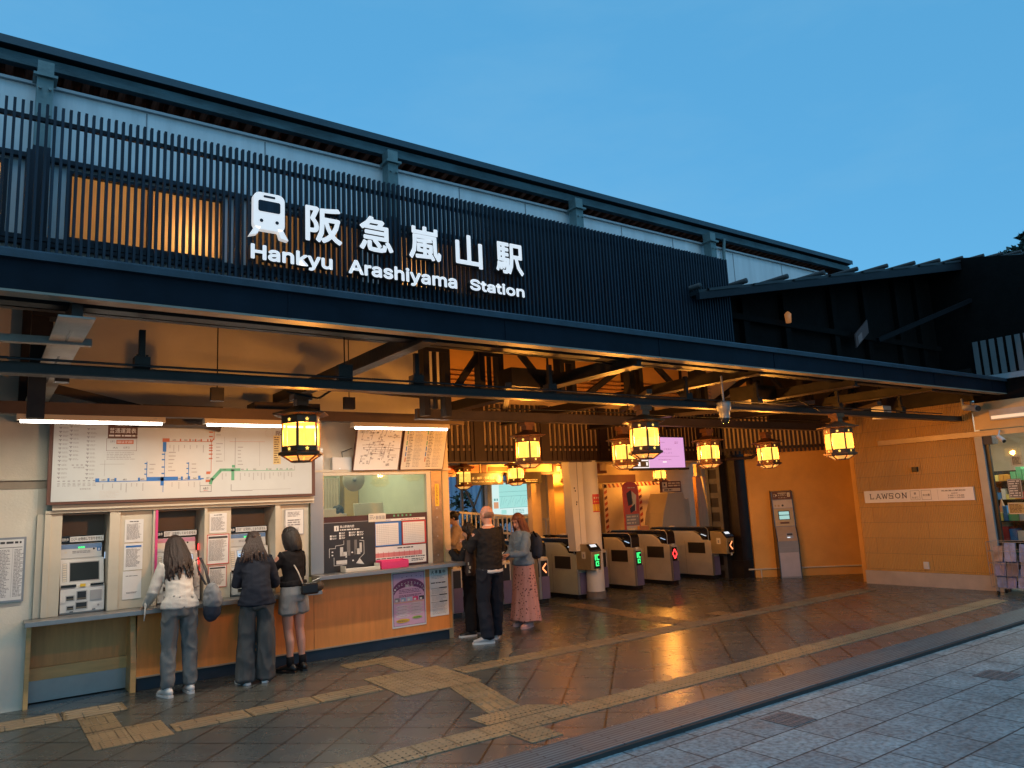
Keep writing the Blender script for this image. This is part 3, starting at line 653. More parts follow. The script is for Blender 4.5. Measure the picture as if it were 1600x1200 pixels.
tan = mat('tan_metal', (.52, .36, .18), .4, .1, .1)
m = MB(); m.box(13.22, 1.5, 2.455, 13.29, 7.16, 2.54, tan); m.box(13.25, 1.5, 2.56, 13.29, 5.52, 3.0, tan); m.build('band', nb)
m = MB(); m.box(13.24, 5.44, -.03, 13.48, 5.555, 2.45, mat('door_post_grey', (.30, .31, .32), .5, .3, .1, 3)); m.box(13.26, 5.30, 2.32, 13.48, 5.44, 2.45, ink); m.build('door_post', nb)
m = MB(); m.box(13.20, 1.5, 2.69, 13.246, 5.26, 2.86, mat('light_box', (.5, .42, .32), .5)); m.box(13.195, 1.5, 2.71, 13.199, 5.24, 2.76, mat('box_lit', (.5, .4, .3), .4, 0, 0, emit=(1, .72, .45), es=.7)); m.build('light_box', nb)
m = MB(); m.box(13.33, 1.5, .05, 13.335, 5.43, 2.40, glass); m.box(13.30, 5.38, -.03, 13.36, 5.435, 2.45, black); m.build('shop_window', nb)
m = MB(); m.box(13.5, 7.5, -.03, 18, 7.6, 3.0, cream); m.box(17.9, 1.5, -.03, 18, 7.5, 3.0, cream); m.box(13.5, 1.5, 2.9, 18, 7.5, 2.98, cream); m.box(13.48, 1.4, -.03, 18, 7.5, .02, cream); m.box(13.3, 1.3, -.03, 18, 1.4, 3, timber); m.build('shop_interior', nb)
lamp('shop_light', (15.0, 4.3, 2.85), 170, (1, .95, .85), kind='AREA', size=(2.6, 4))
# goods inside the shop
goods = [mat('goods_%d' % i, c, .5, 0, .1) for i, c in enumerate(((.6, .6, .58), (.05, .2, .5), (.6, .3, .05), (.5, .05, .05), (.1, .1, .1), (.1, .4, .2), (.7, .6, .2), (.4, .5, .6)))]
for k, xx in enumerate((14.0, 15.0)):
    t = thing('shop_shelf', ('low' if k == 0 else 'tall')+' shelf crowded with small packets '+('just inside the shop window' if k == 0 else 'deeper inside the lit shop'), 'shelf', (xx, 4.4, 0), 'shelves inside the shop')
    m = MB(); H = 1.25 if k == 0 else 1.9; shz = [.1+i*.32 for i in range(4 if k == 0 else 6)]
    m.box(xx, 2, .02, xx+.03, 7.0, H, blackp)
    for z in shz: m.box(xx-.32, 2, z, xx, 7.0, z+.02, blackp)
    m.build('rack', t)
    m = MB(); rng = random.Random(k)
    for z in shz:
        y = 2.05
        while y < 6.9:
            w_ = rng.uniform(.05, .16); h_ = rng.uniform(.08, .24)
            m.box(xx-.3, y, z+.02, xx-.08, y+w_-.01, z+.02+h_, rng.choice(goods)); y += w_
    o = m.build('packets', t); o['kind'] = 'stuff'

# cables and conduits strung through the frame
for i, pts in enumerate((((-2, 5.66, 2.83), (1.0, 5.66, 2.825), (3.2, 5.66, 2.83), (6, 5.66, 2.825), (12.5, 5.66, 2.83)), ((1.1, 5.5, 3.16), (2.6, 5.5, 3.13), (4.1, 5.5, 3.15), (5.4, 5.5, 3.10)), ((4.9, 7.35, 2.88), (6.4, 7.36, 2.9), (8.2, 7.35, 2.88), (11.8, 7.36, 2.9)), ((2.1, 6.2, 2.78), (2.3, 6.0, 2.70), (2.4, 5.85, 2.78)), ((5.7, 5.8, 2.72), (5.95, 6.1, 2.84), (6.3, 6.5, 2.98)), ((8.7, 5.4, 2.72), (9.0, 5.9, 2.95), (9.1, 6.8, 3.0)))):
    m = MB(); m.tube(pts, .009, black, 6); m.build('cable', fr)
for x in (-.9, .9, 3.1, 4.6, 6.6, 7.9, 9.7, 11.4):
    m = MB(); m.box(x-.05, 5.70, 2.815, x+.05, 5.80, 2.90, dkst); m.cyl((x-.03, 5.715, 2.90), (x-.03, 5.715, 2.915), .010, dkst, n=6); m.cyl((x+.03, 5.715, 2.90), (x+.03, 5.715, 2.915), .010, dkst, n=6); m.box(x-.02, 5.73, 2.9, x+.02, 5.77, 3.1, dkst); m.build('beam_hanger', fr)

m = MB()
for x in (-1.2, .95, 1.9, 3.9, 4.75, 6.2, 7.1, 8.3, 9.4): m.box(x, 6.194, 3.4, x+.008, 6.199, 5.0, mat('seam_grey', (.22, .24, .26), .7))
o = m.build('wall_joints', bld)
small_ = MB(); small_.tube([(8.05, 6.12, 5.14), (8.05, 6.15, 4.95), (8.05, 6.15, 4.2)], .022, green_st); small_.build('downpipe', bld)
# ================================================================ TICKET COUNTER
def panel(m, x0, z0, y, w=None, h=None): return Pn(m, (x0, y, z0), (1, 0, 0), (0, 0, 1))
tc_ = thing('ticket_counter', 'long orange wood ticket counter with aluminium shelf and dark blue plinth', 'counter', (1.4, 9, 0))
m = MB()
m.box(1.445, 8.97, .14, 3.36, 9.02, .82, wood); m.box(3.365, 8.97, .14, 5.24, 9.02, .975, wood); m.box(3.36, 8.975, .14, 3.364, 9.0, .975, mat('joint_dark', (.12, .05, .02), .6)); m.box(5.245, 8.97, .14, 5.28, 10.2, .975, wood)
m.build('front_panel', tc_)
m = MB(); m.box(1.46, 9.03, 0, 5.26, 9.2, .139, mat('plinth_blue', (.03, .045, .065), .5, 0, .2)); m.build('plinth', tc_)
m = MB(); m.box(1.445, 8.955, .135, 5.285, 8.97, .15, mat('edge_strip', (.35, .28, .2), .5)); m.build('edge_strip', tc_)
m = MB(); m.box(.43, 8.74, .822, 3.38, 9.42, .848, alu); m.box(.43, 8.735, .80, 3.38, 8.75, .846, alu); m.build('shelf', tc_, bev=.003)
m = MB(); m.box(3.34, 8.72, .985, 5.36, 9.30, 1.01, alu); m.box(3.34, 8.715, .962, 5.36, 8.73, 1.008, alu); m.box(3.345, 8.73, .84, 3.36, 9.0, .984, alu); m.build('raised_shelf', tc_, bev=.003)
m = MB(); m.box(.50, 9.28, .30, 1.39, 9.32, .82, woodd); m.box(.50, 9.24, .22, 1.39, 9.30, .34, woodl); m.build('knee_panel', tc_)
m = MB(); m.box(.50, 9.26, .01, 1.39, 9.275, .22, alu); m.build('kick_plate', tc_)
m = MB(); m.box(.46, 9.0, 0, .50, 9.32, .82, woodl); m.build('side_board', tc_); m = MB(); m.prism([(8.97, 0), (9.3, 0), (9.3, .82), (9.1, .82), (8.97, .3)], 'x', 1.39, 1.443, woodl); m.build('side_board', tc_)
# surround of the machine recesses
tw = thing('ticket_machine_wall', 'cream boxed wall with three recesses holding the ticket machines under the fare map', 'machine wall', (1.9, 9.2, .85))
m = MB()
for a, b, y in ((.50, .565, 9.0), (.565, .62, 8.97), (.62, .72, 8.995), (1.15, 1.25, 8.98), (1.25, 1.57, 9.02), (1.57, 1.62, 8.98), (2.10, 2.13, 8.98), (2.13, 2.40, 9.02), (2.90, 2.96, 8.98), (2.96, 3.32, 9.02)):
    m.box(a, y, .85, b, 9.45, 1.868, cream2)
m.box(.565, 8.96, 1.87, 3.37, 9.05, 1.90, cream2); m.box(.62, 8.93, 1.90, 3.36, 9.05, 1.955, cream2)
m.build('surround', tw, bev=.003)
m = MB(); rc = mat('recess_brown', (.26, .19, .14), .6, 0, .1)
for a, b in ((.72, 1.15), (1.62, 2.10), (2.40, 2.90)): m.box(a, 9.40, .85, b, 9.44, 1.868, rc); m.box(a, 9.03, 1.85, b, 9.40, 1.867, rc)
m.build('recess_back', tw)
m = MB(); m.box(1.592, 8.972, 1.0, 1.618, 8.979, 1.865, magenta); m.build('pink_strip', tw)
# ---------------------------------------------------------------- ticket machines
def machine(x, w, label, band, led, on, side):
    t = thing('ticket_machine', label, 'ticket machine', (x, 9.13, .849), 'ticket machines in the wall recesses')
    x0, x1 = x-w/2+.01, x+w/2-.01; z = .849; Y = 9.13
    m = MB()
    m.prism([(Y-.06, z), (Y-.08, z+.02), (Y-.06, z+.26), (Y+.0, z+.29), (Y+.24, z+.29), (Y+.24, z)], 'x', x0, x1, whitep)
    m.prism([(Y+.0, z+.291), (Y+.08, z+.545), (Y+.24, z+.545), (Y+.24, z+.291)], 'x', x0, x1, whitep)
    m.prism([(Y+.085, z+.546), (Y+.105, z+.70), (Y+.24, z+.70), (Y+.24, z+.546)], 'x', x0, x1-.02, whitep); m.build('body', t, bev=.004)
    m = MB(); d = Vector((0, .08, .254)).normalized(); p = Pn(m, (x0, Y, z+.291), (1, 0, 0), d)
    W = x1-x0
    p.rect(W*.22, .035, W*.88, .225, screen_off if not on else e_blue, 2); p.frame(W*.20, .025, W*.90, .235, .01, greyp, 1)
    if on: p.rect(W*.24, .19, W*.86, .22, paper, 3); p.scrib(W*.25, .05, W*.85, .18, 5, inkb, 3, 4)
    for i in range(8): p.rect(W*.06, .035+i*.024, W*.14, .053+i*.024, paper2, 2); p.frame(W*.05, .032+i*.024, W*.15, .055+i*.024, .003, inkg, 3)
    m.build('touch_screen', t)
    m = MB(); d = Vector((0, .02, .154)).normalized(); p = Pn(m, (x0, Y+.085, z+.546), (1, 0, 0), d); W -= .02
    p.rect(0, .105, W, .152, band, 1); p.rect(W*.03, .008, W*.98, .012, greyp, 1)
    p.scrib(W*.28, .055, W*.85, .085, 2, inkg, 2, 6); p.rect(W*.1, .06, W*.15, .08, paper2, 2); p.disc(W*.80, .095, .010, black, 3)
    if side == 'blue': p.rect(W*.88, .07, W*.98, .11, inkb, 2); p.disc(W*.93, .086, .009, paper, 3); p.rect(W*.92, .09, W*.935, .103, paper, 3)
    m.build('header_panel', t)
    m = MB(); p = Pn(m, (x0, Y+.085, z+.546), (1, 0, 0), d)
    for i in range(3): p.rect(W*.42+i*W*.055, .108, W*.42+i*W*.055+W*.045, .124, e_green, 3)
    m.build('led_display', t)
    # sign strip with the notice that this ticket kind is not sold here
    m = MB(); m.box(x0-.005, Y+.10, z+.712, x1, Y+.115, z+.785, blackp); p = Pn(m, (x0, Y+.10, z+.712), (1, 0, 0), (0, 0, 1)); W = x1-x0
    p.rect(W*.2, .008, W*.985, .064, paper, 1); p.text('回数券', W*.02, .022, W*.15, .03, paper, 1); p.scrib(W*.22, .016, W*.37, .056, 3, inkg, 2, 3)
    p.text('は発売しておりません', W*.39, .020, W*.57, .034, ink, 2); m.build('notice_strip', t)
    # lower block details
    m = MB(); d = Vector((0, .02, .24)).normalized(); p = Pn(m, (x0, Y-.08, z+.02), (1, 0, 0), d, .004)
    m.obb(p.P(W*.18, .262, 1), (W*.17, 0, 0), (0, .012, .002), (0, .0, .010), blackp); m.obb(p.P(W*.82, .262, 1), (W*.15, 0, 0), (0, .012, 0), (0, 0, .010), blackp)
    m.obb(p.P(W*.5, .262, 1), (W*.06, 0, 0), (0, .012, 0), (0, 0, .014), yellowi)
    for a, b, c, e in ((.14, .12, .30, .16), (.38, .12, .58, .20), (.16, .025, .30, .06), (.36, .03, .60, .09)):
        p.rect(W*a, b, W*c, e, black, 1); p.rect(W*a, b+.008, W*c, b+.016, mat('slot_brown', (.2, .16, .1), .4), 2); p.frame(W*a-.008, b-.008, W*c+.008, e+.008, .006, greyp, 2)
    p.rect(W*.0, .10, W*.12, .19, whitep, 3)
    m.obb(p.P(W*.80, .155, 1), (W*.13, 0, 0), (0, .012, 0), (0, 0, .05), greyp); p.disc(W*.78, .05, .014, whitep, 3); p.disc(W*.86, .05, .010, inkg, 3); p.disc(W*.93, .05, .008, whitep, 3)
    p.rect(W*.22, .0, W*.30, .010, black, 1); p.rect(W*.72, .006, W*.80, .016, black, 1)
    m.build('coin_unit', t)
    if side:
        m = MB(); e = e_red if side == 'red' else e_blue
        for zz in ((.62, .46, .34) if side == 'red' else (.60,)): m.box(x1+.001, Y+.05, z+zz-.07, x1+.008, Y+.06, z+zz, e)
        m.build('side_lamp', t)
    return t
bluep = mat('header_blue', (.14, .25, .45), .4); machine(.935, .42, 'white ticket machine with dark blank screen, nobody in front of it', bluep, 1, False, 'blue')
machine(1.86, .46, 'white ticket machine with pink header band and red side lamps behind the long haired woman', mat('header_pink', (.55, .22, .36), .4), 1, True, 'red')
machine(2.65, .48, 'white ticket machine with blue header in front of the woman in navy sweater', bluep, 1, True, None)
# ---------------------------------------------------------------- notices
def sheet(name, label, x0, z0, x1, z1, y, draw, cat='notice', th=.004, base=None, border=None):
    m = MB(); m.box(x0, y, z0, x1, y+th, z1, base or paper); p = Pn(m, (x0, y, z0), (1, 0, 0), (0, 0, 1)); W, H = x1-x0, z1-z0
    if border: p.frame(0, 0, W, H, border[0], border[1], 1)
    draw(p, W, H); o = m.build(name); tag(o, label, cat); return o
def d1(seed, head=None, qr=False):
    def f(p, W, H):
        if head: p.rect(W*.08, H*.86, W*.92, H*.93, head, 2)
        else: p.scrib(W*.25, H*.88, W*.75, H*.94, 1, ink, 2, seed, .6, 0)
        p.scrib(W*.1, H*.12, W*.9, H*.82, max(5, int(H/.016)), inkg, 2, seed, .45)
    return f
sheet('notice', 'white printed notice, top of the three sheets beside the first ticket machine', 1.30, 1.535, 1.48, 1.775, 9.013, d1(1))
sheet('notice', 'notice with blue heading, middle of the three sheets beside the first ticket machine', 1.30, 1.245, 1.48, 1.52, 9.013, d1(2, inkb))
sheet('notice', 'mostly blank white sheet, lowest of the three beside the first ticket machine', 1.295, .945, 1.475, 1.235, 9.013, lambda p, W, H: (p.scrib(W*.15, H*.8, W*.85, H*.85, 1, inkg, 2, 3), p.scrib(W*.2, H*.2, W*.8, H*.26, 2, inkg, 2, 3)))
sheet('notice', 'plain white notice, top sheet beside the pink ticket machine', 2.16, 1.58, 2.35, 1.80, 9.013, d1(4))
sheet('notice', 'red bordered notice between the pink and blue ticket machines', 2.135, 1.23, 2.38, 1.565, 9.013, d1(5, ink), border=(.009, inkr))
sheet('notice', 'small red edged notice, lowest sheet between the two occupied machines', 2.155, .975, 2.355, 1.215, 9.013, d1(6, ink), border=(.006, inkr))
sheet('notice', 'framed pale notice on cream panel right of the last ticket machine', 3.02, 1.50, 3.26, 1.81, 9.008, lambda p, W, H: (p.scrib(W*.15, H*.7, W*.85, H*.9, 4, inkg, 2, 3), p.scrib(W*.15, H*.35, W*.85, H*.62, 3, inkg, 2, 8), p.scrib(W*.2, H*.1, W*.8, H*.28, 4, inkg, 2, 9)), border=(.012, greyp))
m = MB(); m.box(-.35, 9.02, 1.03, .42, 9.045, 1.655, alu); p = Pn(m, (-.35, 9.02, 1.03), (1, 0, 0), (0, 0, 1)); p.rect(.02, .02, .75, .605, paper, 1)
p.scrib(.35, .56, .73, .59, 1, ink, 2, 2, .7, 0); p.rect(.05, .525, .74, .53, ink, 2)
for i in range(6):
    p.rect(.06+i*.12, .05, .062+i*.12, .52, inkg, 2); p.scrib(.075+i*.12, .05, .165+i*.12, .51, 34, inkg, 2, i, .5, .5)
tag(m.build('timetable_board'), 'white framed timetable board on grey wall left of the counter', 'timetable')
# fare map
m = MB(); m.box(.565, 8.885, 1.957, 3.355, 8.93, 2.93, inkbr); m.box(.60, 8.878, 1.985, 3.31, 8.885, 2.91, mat('map_face', (.52, .56, .56), .35, 0, .03)); fm = thing('fare_map', 'wide white railway fare map board with coloured lines above the machines', 'map board', (1.96, 8.9, 1.96))
m.build('board', fm)
m = MB(); p = Pn(m, (.60, 8.878, 1.965), (1, 0, 0), (0, 0, 1), .0012)
p.rect(.489, .67, .773, .93, inkbr, 1); p.text('阪急線', .56, .80, .16, .05, paper, 2); p.text('普通運賃表', .505, .725, .255, .055, paper, 2); p.scrib(.50, .685, .77, .712, 1, paper, 2, 3, .6, 0)
p.frame(.479, .536, .769, .668, .003, inkbr, 1); p.rect(.572, .609, .737, .653, inko, 1); p.scrib(.58, .615, .73, .648, 2, paper, 2, 1, .3, 0); p.text('170', .515, .625, .045, .022, inkg, 1); p.text('大人', .54, .56, .05, .02, ink, 1); p.text('170', .64, .56, .06, .022, inkg, 1)
p.scrib(.485, .44, .76, .525, 5, inkg, 1, 4, .3)
def hl(x0, x1, z, w, c): p.rect(x0, z-w/2, x1, z+w/2, c, 1)
def vl(x, z0, z1, w, c): p.rect(x-w/2, z0, x+w/2, z1, c, 1)
hl(.388, 1.435, .214, .008, inkb)
for a, b in ((.388, .425), (.50, .52), (.565, .585), (.79, .81)): hl(a, b, .232, .036, inkb)
hl(.873, 1.19, .236, .036, inkb); hl(1.22, 1.24, .236, .036, inkb); hl(1.29, 1.315, .238, .036, inkb); hl(1.40, 1.425, .24, .04, inkb); hl(1.425, 1.46, .225, .014, inkb)
vl(1.046, .528, .634, .036, inkb); vl(1.03, .16, .25, .034, inkb); vl(1.05, .25, .528, .006, inkb); vl(1.04, .088, .16, .006, inkb)
for z in (.50, .44, .36, .29): hl(1.02, 1.05, z, .014, inkb)
vl(.874, .25, .42, .008, inkb); vl(1.298, .25, .41, .008, inkb)
for z in (.40, .34, .285): hl(.85, .874, z, .012, inkb); hl(1.275, 1.298, z, .012, inkb)
hl(1.023, 1.095, .655, .04, inko); hl(1.09, 1.54, .642, .006, inko)
for x in (1.20, 1.30, 1.36, 1.42, 1.49, 1.52): hl(x, x+.014, .655, .03, inko)
vl(1.537, .29, .655, .006, inko); vl(1.565, .66, .93, .006, inko); p.line(1.537, .64, 1.565, .68, .012, inko)
for z in (.60, .57, .54, .50, .45, .75, .80, .70): hl(1.51, 1.55, z, .014, inko)
hl(1.485, 1.53, .29, .03, inko); hl(1.48, 1.53, .20, .028, inko)
p.line(1.53, .16, 1.55, .23, .034, inkg2); p.line(1.545, .21, 1.64, .315, .036, inkg2); hl(1.63, 1.86, .32, .032, inkg2); hl(1.86, 2.498, .307, .006, inkg2); vl(1.776, .2, .32, .034, inkg2); vl(1.80, .33, .69, .006, inkg); hl(1.765, 1.80, .36, .03, inkg2)
vl(2.498, .307, .36, .004, inkg); 
for x in (1.93, 2.16, 2.28, 2.40): hl(x, x+.012, .322, .02, inkg2)
vl(1.759, .08, .155, .008, inkg); hl(1.759, 2.0, .08, .008, inkg); hl(2.0, 2.45, .085, .003, inkg)
p.frame(1.421, .077, 1.544, .15, .004, ink, 1); p.text('410', 1.455, .105, .055, .025, ink, 1); p.scrib(1.46, .088, 1.51, .098, 1, inkr, 1)
hl(.425, .657, .396, .003, inkg); vl(.47, .27, .44, .003, inkg); hl(1.736, 2.141, .645, .003, inko); vl(2.08, .36, .64, .003, inkg); vl(1.68, .42, .70, .003, inkg)
for cx, cz in ((2.19, .75), (1.09, .86)):
    for i in range(16): p.line(cx+.045*math.cos(i*.393), cz+.045*math.sin(i*.393), cx+.045*math.cos(i*.393+.39), cz+.045*math.sin(i*.393+.39), .004, mat('faint_ink', (.5, .48, .46), .6))
p.text('阪急', 2.27, .72, .17, .06, inkbr, 1)
p.rect(2.24, .38, 2.33, .72, mat('sticker_yellow', (.62, .50, .22), .6), 1); p.scrib(2.25, .39, 2.32, .71, 12, inkbr, 2, 4, .4)
rng = random.Random(7)
def labelled(x, z, n, vert):   # station names beside the lines
    for i in range(n):
        if vert: p.rect(x-.004, z-.012*i-.008, x+.004, z-.012*i, inkg, 2)
        else: p.rect(x+i*.012, z-.005, x+i*.012+.009, z+.005, inkg, 2)
for x in (.46, .55, .63, .68, .73, .78, .84): labelled(x, .19, rng.randint(3, 8), True)
for x in (1.13, 1.2, 1.3, 1.36, 1.42): labelled(x, .19, rng.randint(4, 7), True)
for x in (1.10, 1.14, 1.19, 1.25, 1.31, 1.38, 1.45): labelled(x, .60, rng.randint(3, 9), True)
for x in (1.66, 1.70, 1.86, 1.91, 1.96, 2.01, 2.06, 2.10, 2.14, 2.2, 2.24, 2.3, 2.33, 2.37, 2.42, 2.46): labelled(x, .28, rng.randint(3, 7), True)
for z in (.48, .44, .40, .36, .32, .52): labelled(1.09, z, rng.randint(3, 6), False); labelled(1.59, z+.1, rng.randint(3, 6), False); labelled(1.83, z+.06, rng.randint(3, 6), False)
for z in (.39, .34, .30): labelled(.90, z, rng.randint(3, 7), False); labelled(1.33, z, rng.randint(3, 6), False)
for z in (.72, .78, .84): labelled(1.59, z, 4, False)
for x in (.46, .55, .66, .83, 1.0, 1.2, 1.28, 1.36, 1.50): p.text(rng.choice(['640', '540', '480', '410']), x-.015, .225, .036, .016, ink, 2)
for x in (1.14, 1.26, 1.34, 1.40, 1.68, 1.77, 1.88, 2.02, 2.2, 2.33, 2.45): p.text(rng.choice(['640', '400', '330', '280']), x-.015, .65 if x < 1.5 else .315, .034, .015, ink, 2)
for (x, z0, z1) in ((.06, .236, .87), (.155, .42, .80), (.31, .25, .86)):
    z = z1
    while z > z0:
        p.rect(x-.014, z-.012, x+.012, z-.002, inkg, 1); p.rect(x-.003, z-.022, x+.003, z-.014, ink, 1); p.scrib(x+.02, z-.02, x+.075, z, 2, inkg, 1, int(z*999), .4); z -= .0425
z = 0
for i in range(8): p.rect(.05+i*.045, .222, .072+i*.045, .232, inkg, 1); p.scrib(.05+i*.045, .17, .08+i*.045, .21, 3, inkg, 1, i, .4)
for i in range(4): p.rect(.17+i*.04, .385, .19+i*.04, .395, inkg, 1)
p.text('神戸線方面', .185, .355, .1, .018, inkg, 1); p.text('宝塚線方面', .25, .135, .1, .018, inkg, 1); p.scrib(.43, .04, .62, .12, 6, mat('faint_ink', (.5, .48, .46)), 1, 3, .3)
m.build('lettering', fm)
# leaning upper boards over the booth window
def lean(name, label, x0, x1, draw, base):
    m = MB(); o = Vector((x0, 8.94, 2.262)); v = Vector((0, -.20, .60)).normalized()
    p = Pn(m, o, (1, 0, 0), v); W, H = x1-x0, .60
    m.obb(o+v*H/2+Vector((W/2, 0, 0))-p.n*.015, (W/2+.012, 0, 0), v*(H/2+.012), p.n*.013, inkbr); p.rect(0, 0, W, H, base, 0.5); draw(p, W, H)
    return tag(m.build(name), label, 'map board')
def dr_net(p, W, H):
    r = random.Random(3); p.scrib(.03, H-.12, .25, H-.02, 6, inkg, 2, 3, .4)
    for i in range(46):
        a = .06+r.random()*(W-.16); b = .06+r.random()*(H-.16); L = .03+r.random()*.09
        if i % 2: p.line(a, b, a+L, b, .004, inkbr, 2)
        else: p.line(a, b, a+L*.2, b+L, .004, inkbr, 2)
    for i in range(60): a = .05+r.random()*(W-.12); b = .05+r.random()*(H-.14); p.scrib(a, b, a+.03, b+.02, 2, ink, 3, i, .5)
    for b in (.30, .27, .33): p.line(.1, b, W*.85, b, .003, inkbr, 2)
def dr_tab(p, W, H):
    for k in range(2):
        a = .02+k*W*.47; p.text('運賃', a+.16, H-.05, .06, .02, ink, 2)
        for i, c in enumerate((inkg2, inkg, inkg2, inkb, inkb, inko)): p.rect(a+.02, H-.12-i*.075, a+.035, H-.06-i*.075, c, 2)
        p.scrib(a+.05, .03, a+.12, H-.07, 24, ink, 2, k, .35); p.scrib(a+.14, .03, a+.26, H-.07, 26, inkg, 2, k+5, .3)
        for b in (.15, .26, .40): p.line(a+.02, b, a+.27, b, .002, inkg, 2)
lean('network_map_board', 'leaning white board with thin dark railway network above booth window', 3.88, 4.50, dr_net, paper)
lean('fare_table_board', 'leaning cream board with two columned fare table above booth window', 4.545, 5.18, dr_tab, paper2)
m = MB(); m.box(3.615, 8.97, 2.27, 3.87, 9.05, 2.43, whitep); m.box(3.70, 8.966, 2.285, 3.72, 8.97, 2.29, e_pad); m.tube([(3.76, 9.0, 2.43), (3.76, 9.02, 2.5), (3.9, 9.03, 2.55)], .004, black)
tag(m.build('wall_speaker', bev=.008), 'small white box speaker on the wall left of the leaning maps', 'speaker')
# ---------------------------------------------------------------- ticket booth window
bo = thing('ticket_booth', 'staffed ticket booth with wide glass window between stainless posts', 'booth', (4.3, 9.6, 0))
greenw = mat('booth_wall', (.50, .50, .33), .7, 0, .08); greenl = mat('booth_light', (.62, .66, .52), .6, 0, .05)
m = MB(); m.box(3.36, 12.2, 0, 6.2, 12.3, 3.1, greenw); m.box(5.26, 9.35, 0, 5.298, 12.2, 3.1, greenl); m.box(3.3, 9.3, 0, 3.36, 12.3, 3.1, greenw)
m.box(3.3, 9.26, 3.1, 5.3, 12.3, 3.15, greenl); m.box(3.3, 9.3, 0, 5.3, 12.2, .02, woodd); m.build('booth_room', bo)
m = MB(); m.box(3.335, 8.985, 1.012, 3.50, 9.06, 2.55, steelc); m.build('left_post', bo, bev=.004)
m = MB(); m.box(5.02, 8.985, 1.012, 5.19, 9.06, 2.24, rustst); p = Pn(m, (5.02, 8.985, 1.012), (1, 0, 0), (0, 0, 1)); p.rect(.06, .75, .12, 1.05, yellowi, 1); p.scrib(.075, .77, .105, 1.03, 14, inkbr, 2, 3, .5)
for z in (.1, .35, .6, .72): p.disc(.08, z, .012, steelc, 2)
m.build('right_post', bo, bev=.004)
m = MB(); m.box(3.50, 8.99, 2.20, 5.02, 9.05, 2.243, cream2); m.box(4.955, 8.99, 1.012, 5.018, 9.05, 2.20, cream2); m.build('window_frame', bo)
m = MB(); m.box(3.50, 9.03, 1.69, 4.954, 9.035, 2.199, glass); m.build('pane', bo)
m = MB(); m.box(3.503, 9.0, 1.012, 4.953, 9.03, 1.69, mat('board_brown', (.06, .02, .015), .35)); 
p = Pn(m, (3.503, 9.0, 1.012), (1, 0, 0), (0, 0, 1)); dk = mat('map_black', (.03, .028, .028), .35)
p.rect(0, 0, .68, .60, dk, 1); p.line(0, .605, .68, .605, .006, inkg, 1); p.rect(.135, .50, .195, .565, paper, 2); p.text('i', .158, .51, .014, .042, ink, 3); p.text('嵐山駅構内図', .21, .535, .19, .032, paper, 2); p.scrib(.21, .50, .47, .522, 1, paper, 2, 4, .6, 0)
for a, b in ((.08, .40), (.08, .43), (.20, .46), (.20, .43), (.20, .40), (.33, .46), (.33, .43), (.44, .46), (.44, .43)): p.rect(a, b, a+.022, b+.022, paper, 2); p.scrib(a+.03, b, a+.09, b+.022, 2, paper, 2, int(a*99), .5)
gy = mat('plan_grey', (.16, .155, .15), .5); lg = mat('plan_light', (.55, .55, .53), .5)
p.rect(.30, .19, .345, .38, gy, 2); p.rect(.40, .20, .435, .38, gy, 2)
for pts in ([(.07, .18), (.07, .29), (.15, .29), (.15, .32), (.26, .33), (.26, .38)], [(.13, .18), (.13, .08), (.30, .09)], [(.47, .37), (.53, .36), (.53, .2), (.46, .14)]):
    for (a, b), (c, d) in zip(pts, pts[1:]): p.line(a, b, c, d, .006, lg, 2)
p.rect(.21, .19, .25, .30, lg, 2); p.rect(.24, .19, .31, .24, lg, 2); p.rect(.42, .2, .48, .27, lg, 2); p.rect(.47, .22, .50, .34, lg, 2); p.rect(.16, .095, .30, .14, lg, 2); p.poly([(.42, .09), (.53, .07), (.47, .15)], lg, 2)
for a, b in ((.10, .24), (.10, .2), (.28, .17), (.36, .22), (.37, .12), (.5, .39)): p.rect(a, b, a+.02, b+.015, paper, 2)
p.rect(.69, .585, 1.45-.03, .615, paper, 1); p.scrib(.71, .59, 1.0, .608, 1, inkb, 2, 2); p.scrib(1.06, .59, 1.36, .608, 1, inkr, 2, 3)
p.rect(.69, .27, 1.06, .578, inkb, 1); p.rect(.695, .285, 1.02, .56, paper, 2); p.rect(1.075, .27, 1.43, .578, inkr, 1); p.rect(1.085, .285, 1.405, .56, paper, 2)
for k in range(2):
    for i in range(11): p.line(.70+k*.39, .30+i*.023, 1.01+k*.385, .30+i*.023, .0018, inkg, 3)
    for i in range(6): p.line(.72+k*.39+i*.03, .29, .72+k*.39+i*.03, .55, .0015, inkg, 3)
p.rect(.69, .03, 1.42, .262, paper, 1); p.rect(.69, .13, 1.36, .185, mat('rose_print', (.62, .22, .22), .6), 2)
for i in range(9): p.rect(.72+i*.075, .13, .725+i*.075, .20, inkr, 3)
p.scrib(.70, .10, 1.40, .125, 1, ink, 2, 5, .5, 0); p.scrib(1.0, .22, 1.3, .25, 1, ink, 2, 6); p.scrib(1.2, .05, 1.4, .09, 2, ink, 2, 8)
for i in range(5): p.rect(.95+i*.06, .640, .975+i*.06, .665, inkg2, 1)
m.build('information_panel', bo)
lamp('booth_light', (4.2, 10.6, 3.05), 34, (1, .97, .70), kind='AREA', size=(1.2, 1.8))
m = MB(); m.box(3.55, 11.4, .0, 4.1, 12.0, 2.3, greenw); m.box(3.6, 11.38, 1.7, 3.95, 11.40, 2.25, greenl); m.build('cupboard', bo)
m = MB()
for i in range(7): m.lathe((4.55+i*.05, 11.85, .6), [(.035, 0), (.03, 1.0), (.035, 1.7)], mat('curtain_tan', (.45, .36, .26), .8), 8)
m.build('curtain', bo)
